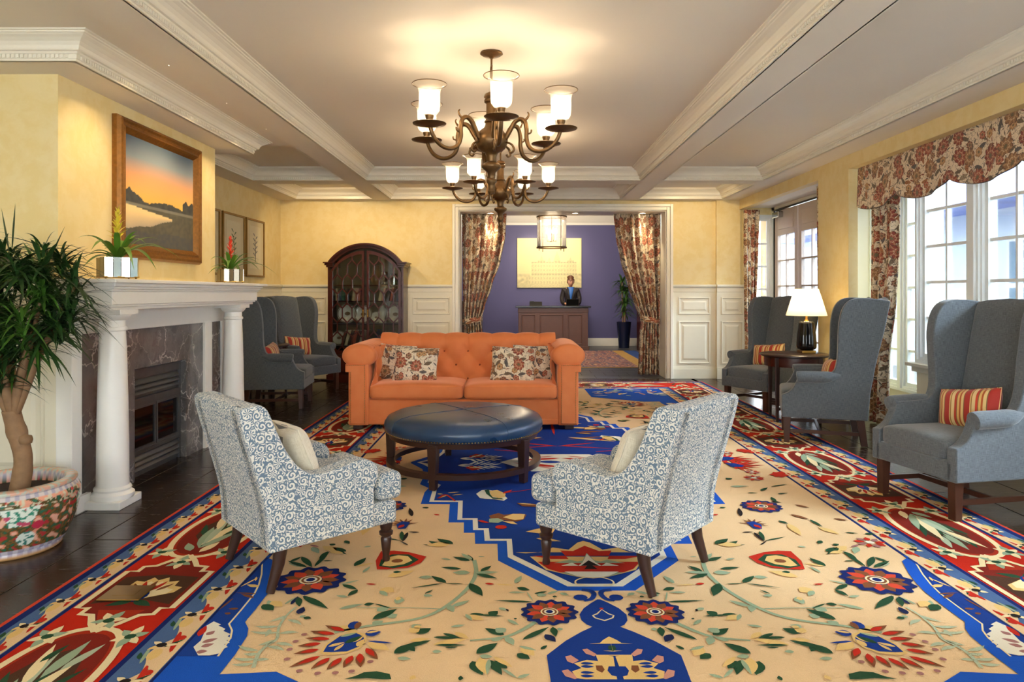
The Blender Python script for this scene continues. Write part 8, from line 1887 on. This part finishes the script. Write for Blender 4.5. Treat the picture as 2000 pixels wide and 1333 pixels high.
rug.add([(-HWID, -HLEN, 0), (HWID, -HLEN, 0), (HWID, HLEN, 0), (-HWID, HLEN, 0), (-HWID, -HLEN, .003), (HWID, -HLEN, .003), (HWID, HLEN, .003), (-HWID, HLEN, .003)], [(0,3,2,1),(4,5,6,7),(0,1,5,4),(1,2,6,5),(2,3,7,6),(3,0,4,7)], None, RC['e'])
for k, (c_, d_) in enumerate((('N', .022), ('G', .06), ('N', .185), ('R', .205), ('N', .665), ('G', .69), ('N', .845), ('F', .862))):
    rect(c_, -HWID+d_, HWID-d_, -HLEN+d_, HLEN-d_, .4+k*.08)
# border ornament: runs(d0, d1) lays a unit drawn in (t along, s across 0..1) down all four sides
def side_frames(d0, d1, end_trim):
    w = d1-d0
    return [(lambda t, s: (-HWID+d0+s*w, t), HLEN-end_trim), (lambda t, s: (HWID-d0-s*w, -t), HLEN-end_trim),
            (lambda t, s: (t, HLEN-d0-s*w), HWID-d1), (lambda t, s: (-t, -HLEN+d0+s*w), HWID-d1)]
def ell(t, s, a, b, rot=0, n=9): return [(t+a*math.cos(q)*math.cos(rot)-b*math.sin(q)*math.sin(rot), s+(a*math.cos(q)*math.sin(rot)+b*math.sin(q)*math.cos(rot))) for q in [i*2*PI/n for i in range(n)]]
def lf(t0, s0, t1, s1, w, k, n=5):
    dt, ds = t1-t0, (s1-s0)*k; l = math.hypot(dt, ds) or 1; nt, ns = -ds/l, dt/l; L_, R__ = [], []
    for i in range(n+1):
        q = i/n; h_ = math.sin(PI*q**.8)*w/2; L_.append((t0+dt*q+nt*h_, s0+(ds*q+ns*h_)/k)); R__.append((t0+dt*q-nt*h_, s0+(ds*q-ns*h_)/k))
    return L_+R__[::-1][1:-1]
for d0, d1, per in ((.06, .185, .235), (.69, .845, .26)):
    k = d1-d0
    for fr_, half in side_frames(d0, d1, d1):
        n = int(2*half/per); pr_ = 2*half/n
        for i in range(n):
            t0 = -half+i*pr_
            def U(c_, pts, lev): rp(c_, [fr_(t0+t*pr_/per, max(0.02, min(.98, s))) for t, s in pts], lev)
            U('F', [(0, .5), (per*.25, .32), (per*.5, .38), (per*.75, .62), (per, .5), (per, 1), (0, 1)], 1.3)
            U('y', ell(per*.25, .5, .045, .16), 1.5); U('s', ell(per*.22, .3, .03, .1, .6), 1.6)
            U('r', ell(per*.62, .72, .042, .16, .5), 1.7); U('r', ell(per*.74, .78, .02, .12), 1.8)
            U('k', ell(per*.52, .45, .018, .13), 1.8); U('y', lf(per*.5, .45, per*.38, .2, .025, k), 1.7); U('c', lf(per*.54, .42, per*.62, .18, .025, k), 1.7)
            U('g', lf(per*.1, .25, per*.3, .12, .02, k), 1.8); U('g', lf(per*.45, .55, per*.7, .9, .016, k), 1.7); U('c', lf(per*.5, .55, per*.56, .9, .02, k), 1.75)
# main red border: cream strapwork, oval and stepped cartouches, flower sprays
d0, d1 = .205, .665; k = d1-d0
def border_unit(U):
    """period 1.65, oval centred at t=0, stepped panel centred at t=.825"""
    N_ = 22
    ov = [(.43*math.cos(PI*i/N_), .5+.43*math.sin(PI*i/N_)**.75) for i in range(N_+1)]
    ov2 = ov+[(t, 1-s) for t, s in ov[::-1]]
    U('h', ov2, 1.2); U('D', [(t*.9, .5+(s-.5)*.86) for t, s in ov2], 1.25); U('q', ell(.02, .5, .24, .26), 1.3)
    def ribbon(path, w, lev=1.6):
        L_, R__ = [], []
        for i, (t, s) in enumerate(path):
            a = path[max(i-1, 0)]; b = path[min(i+1, len(path)-1)]; dt, ds = b[0]-a[0], (b[1]-a[1])*k; l = math.hypot(dt, ds) or 1
            L_.append((t-ds/l*w/2, s+dt/l*w/2/k)); R__.append((t+ds/l*w/2, s-dt/l*w/2/k))
        U('c', L_+R__[::-1], lev)
    pan = [(.40, .5), (.47, .62), (.55, .72), (.56, .84), (.62, .84), (.62, .95), (1.03, .95), (1.03, .84), (1.09, .84), (1.10, .72), (1.18, .62), (1.25, .5)]
    U('D', pan+[(t, 1-s) for t, s in pan[::-1]], 1.2); U('q', [(.66, .12), (.96, .12), (.99, .5), (.96, .88), (.66, .88), (.72, .5)], 1.25); U('h', [(.47, .42), (.6, .28), (.6, .72), (.47, .58)], 1.26)
    for f_ in (lambda s: s, lambda s: 1-s):
        ribbon([(t, f_(s)) for t, s in ov], .032); ribbon([(t, f_(s)) for t, s in pan], .028)
    # oval spray
    for (t0, s0, t1, s1, w, c_) in ((-.30, .5, .05, .36, .07, 's'), (-.28, .5, .12, .55, .05, 'g'), (-.25, .48, .18, .66, .06, 'c'), (-.3, .5, .0, .74, .05, 's'), (-.26, .5, .24, .42, .045, 'f'), (.0, .45, .3, .3, .045, 'c'), (.05, .52, .33, .56, .05, 's'), (.1, .6, .3, .72, .04, 'f'), (-.1, .6, .12, .8, .035, 'g'), (-.1, .36, .1, .22, .035, 'g'), (.16, .36, .30, .42, .03, 'g'), (-.34, .44, -.22, .3, .05, 's'), (-.36, .56, -.2, .66, .05, 'c')):
        U(c_, lf(t0, s0, t1, s1, w, k), 1.5)
    # panel palmette
    fan_ = [(.70, .5)]
    for i in range(13):
        q = -1.25+2.5*i/12; r_ = .24 if i % 2 else .20; fan_.append((.72+r_*math.cos(q), .5+r_*math.sin(q)/k*.72))
    U('y', fan_, 1.5); U('c', [(.72+(t-.72)*.8, .5+(s-.5)*.8) for t, s in fan_], 1.55)
    for q in (-.8, -.4, 0, .4, .8): U('r' if q in (-.4, .4) else 'o', lf(.80, .5+q*.12, .80+.12*math.cos(q), .5+.13*math.sin(q)/k, .025, k), 1.6)
    U('b', lf(.68, .5, .83, .5, .075, k), 1.65); U('r', lf(.69, .5, .76, .5, .03, k), 1.7); U('g', lf(.7, .5, .64, .72, .05, k), 1.5); U('g', lf(.7, .5, .64, .28, .05, k), 1.5)
    for (tc, sc_, f_) in ((.36, .86, 1), (.36, .14, -1), (1.29, .86, 1), (1.29, .14, -1), (.5, .5, 1), (1.15, .5, -1)):
        for a in range(6):
            q = a*1.05+tc*9; U('c' if a % 2 else 's', lf(tc, sc_, tc+.095*math.cos(q), sc_+.085*math.sin(q)/k*.8, .04, k), 1.7)
        U('g', ell(tc, sc_, .022, .05), 1.8)
for fr_, half in side_frames(d0, d1, .205):
    n = max(2, round(2*half/1.65)); pr_ = 1.65
    nn = int(half/pr_)+1
    for i in range(-nn, nn+1):
        def U(c_, pts, lev):
            q = [(i*pr_+t, s) for t, s in pts]
            if max(p[0] for p in q) > half or min(p[0] for p in q) < -half: return
            rp(c_, [fr_(t, max(.015, min(.985, s))) for t, s in q], lev)
        border_unit(U)
        
# field: medallion in three contours, mirrored about both axes
med = [p for p in RUG_MEDALLION]
def quad(pts): a = pts; b = [(-u, v) for u, v in a[::-1]]; lo = a+b[1:]; hi = [(u, -v) for u, v in lo[::-1]]; return lo+hi
def ins(pts, du, dv): return [(min(0, u+du), min(-.0, v+dv)) for u, v in pts]
rp('B', quad(med), 1.0); rp('w', quad(ins(med, .05, .045)), 1.3); rp('d', quad(ins(med, .078, .075)), 1.6)
rp('b', [(.62*math.cos(q), 1.5*math.sin(q)) for q in [i*2*PI/40 for i in range(40)]], 1.7)
rp('w', [(-.5, 0), (-.25, -.3), (.25, -.3), (.5, 0), (.25, .28), (-.25, .28)], 1.8)
for s in (1, -1):
    for (t0, s0, t1, s1, w, c_) in ((.02, -.16, .4, -.02, .07, 'r'), (.0, .14, .36, .06, .06, 'r'), (.05, -.24, .25, -.1, .04, 'p'), (.05, .22, .25, .14, .04, 'p'), (.0, 0, .22, .02, .09, 'b')): rp(c_, [(u*s, v) for u, v in lf(t0, s0, t1, s1, w, 1.)], 2.0)
    rr = random.Random(3)
    for i in range(34):                      # sprays filling the end bands of the spandrels
        u_, v_ = rr.uniform(.75, 1.6), rr.uniform(-4.4, -3.72); q_ = rr.uniform(0, 6.28); l_ = rr.uniform(.1, .24)
        for sv in (1, -1): rp(rr.choice('wwyspf'), [(x*s, y*sv) for x, y in lf(u_, v_, u_+l_*math.cos(q_), v_+l_*math.sin(q_), rr.uniform(.03, .07), 1.)], 2.6, .00005)
    for (t0, s0, t1, s1, w, c_) in ((.1, .9, .5, 1.05, .05, 'o'), (.12, 1.0, .55, .8, .06, 'y'), (.0, .6, .35, .75, .04, 'r'), (.0, .62, .5, .5, .03, 'r'), (.25, 1.25, .5, 1.3, .07, 'o'), (.15, 1.5, .4, 1.45, .08, 'y'), (.0, 1.1, .0, 1.9, .03, 'r'), (.0, 1.75, .25, 1.95, .06, 'y')): rp(c_, [(u*s, v) for u, v in lf(t0, s0, t1, s1, w, 1.)], 2.1)
for ln_ in RUG_DATA.strip().splitlines():
    hd_, body_ = ln_.split(':'); pts = [tuple(int(q)/1000 for q in p.split(',')) for p in body_.split()]
    c_, lv, ax = hd_[0], int(hd_[1]), hd_[2] == '1'
    lev = 1.6+lv*.28
    for sv in (1, -1):
        for s in ((1,) if ax else (1, -1)):
            q = [(u*s, v*sv) for u, v in pts]
            rp(c_, q, lev, .00005)
def rosette(u, v, r):
    rp('N', [(u+r*(1+.07*math.cos(13*q))*math.cos(q), v+r*(1+.07*math.cos(13*q))*math.sin(q)) for q in [i*2*PI/78 for i in range(78)]], 2.9)
    for i in range(13):
        q = i*2*PI/13
        a = lf(r*.3, 0, r*.86, 0, r*.36, 1.); rp('e' if i % 2 else 'o', [(u+x*math.cos(q)-y*math.sin(q), v+x*math.sin(q)+y*math.cos(q)) for x, y in a], 3.1+.02*(i % 3))
    for rad, c_, lv in ((.33, 'c', 3.3), (.27, 'o', 3.4), (.2, 'w', 3.5), (.13, 'N', 3.6)): rp(c_, [(u+r*rad*math.cos(i*PI/8), v+r*rad*math.sin(i*PI/8)) for i in range(16)], lv)
for u, v, r in RUG_FLOWERS:
    for s in (1, -1):
        for sv in (1, -1): rosette(u*s, v*sv, r)
ro = rug.build('area_rug', 'rug_wool', None, normals=False); ro.location = (RU, RV, 0)
tag(ro, 'large hooked carpet with blue medallion, cream field and red floral border', 'rug')
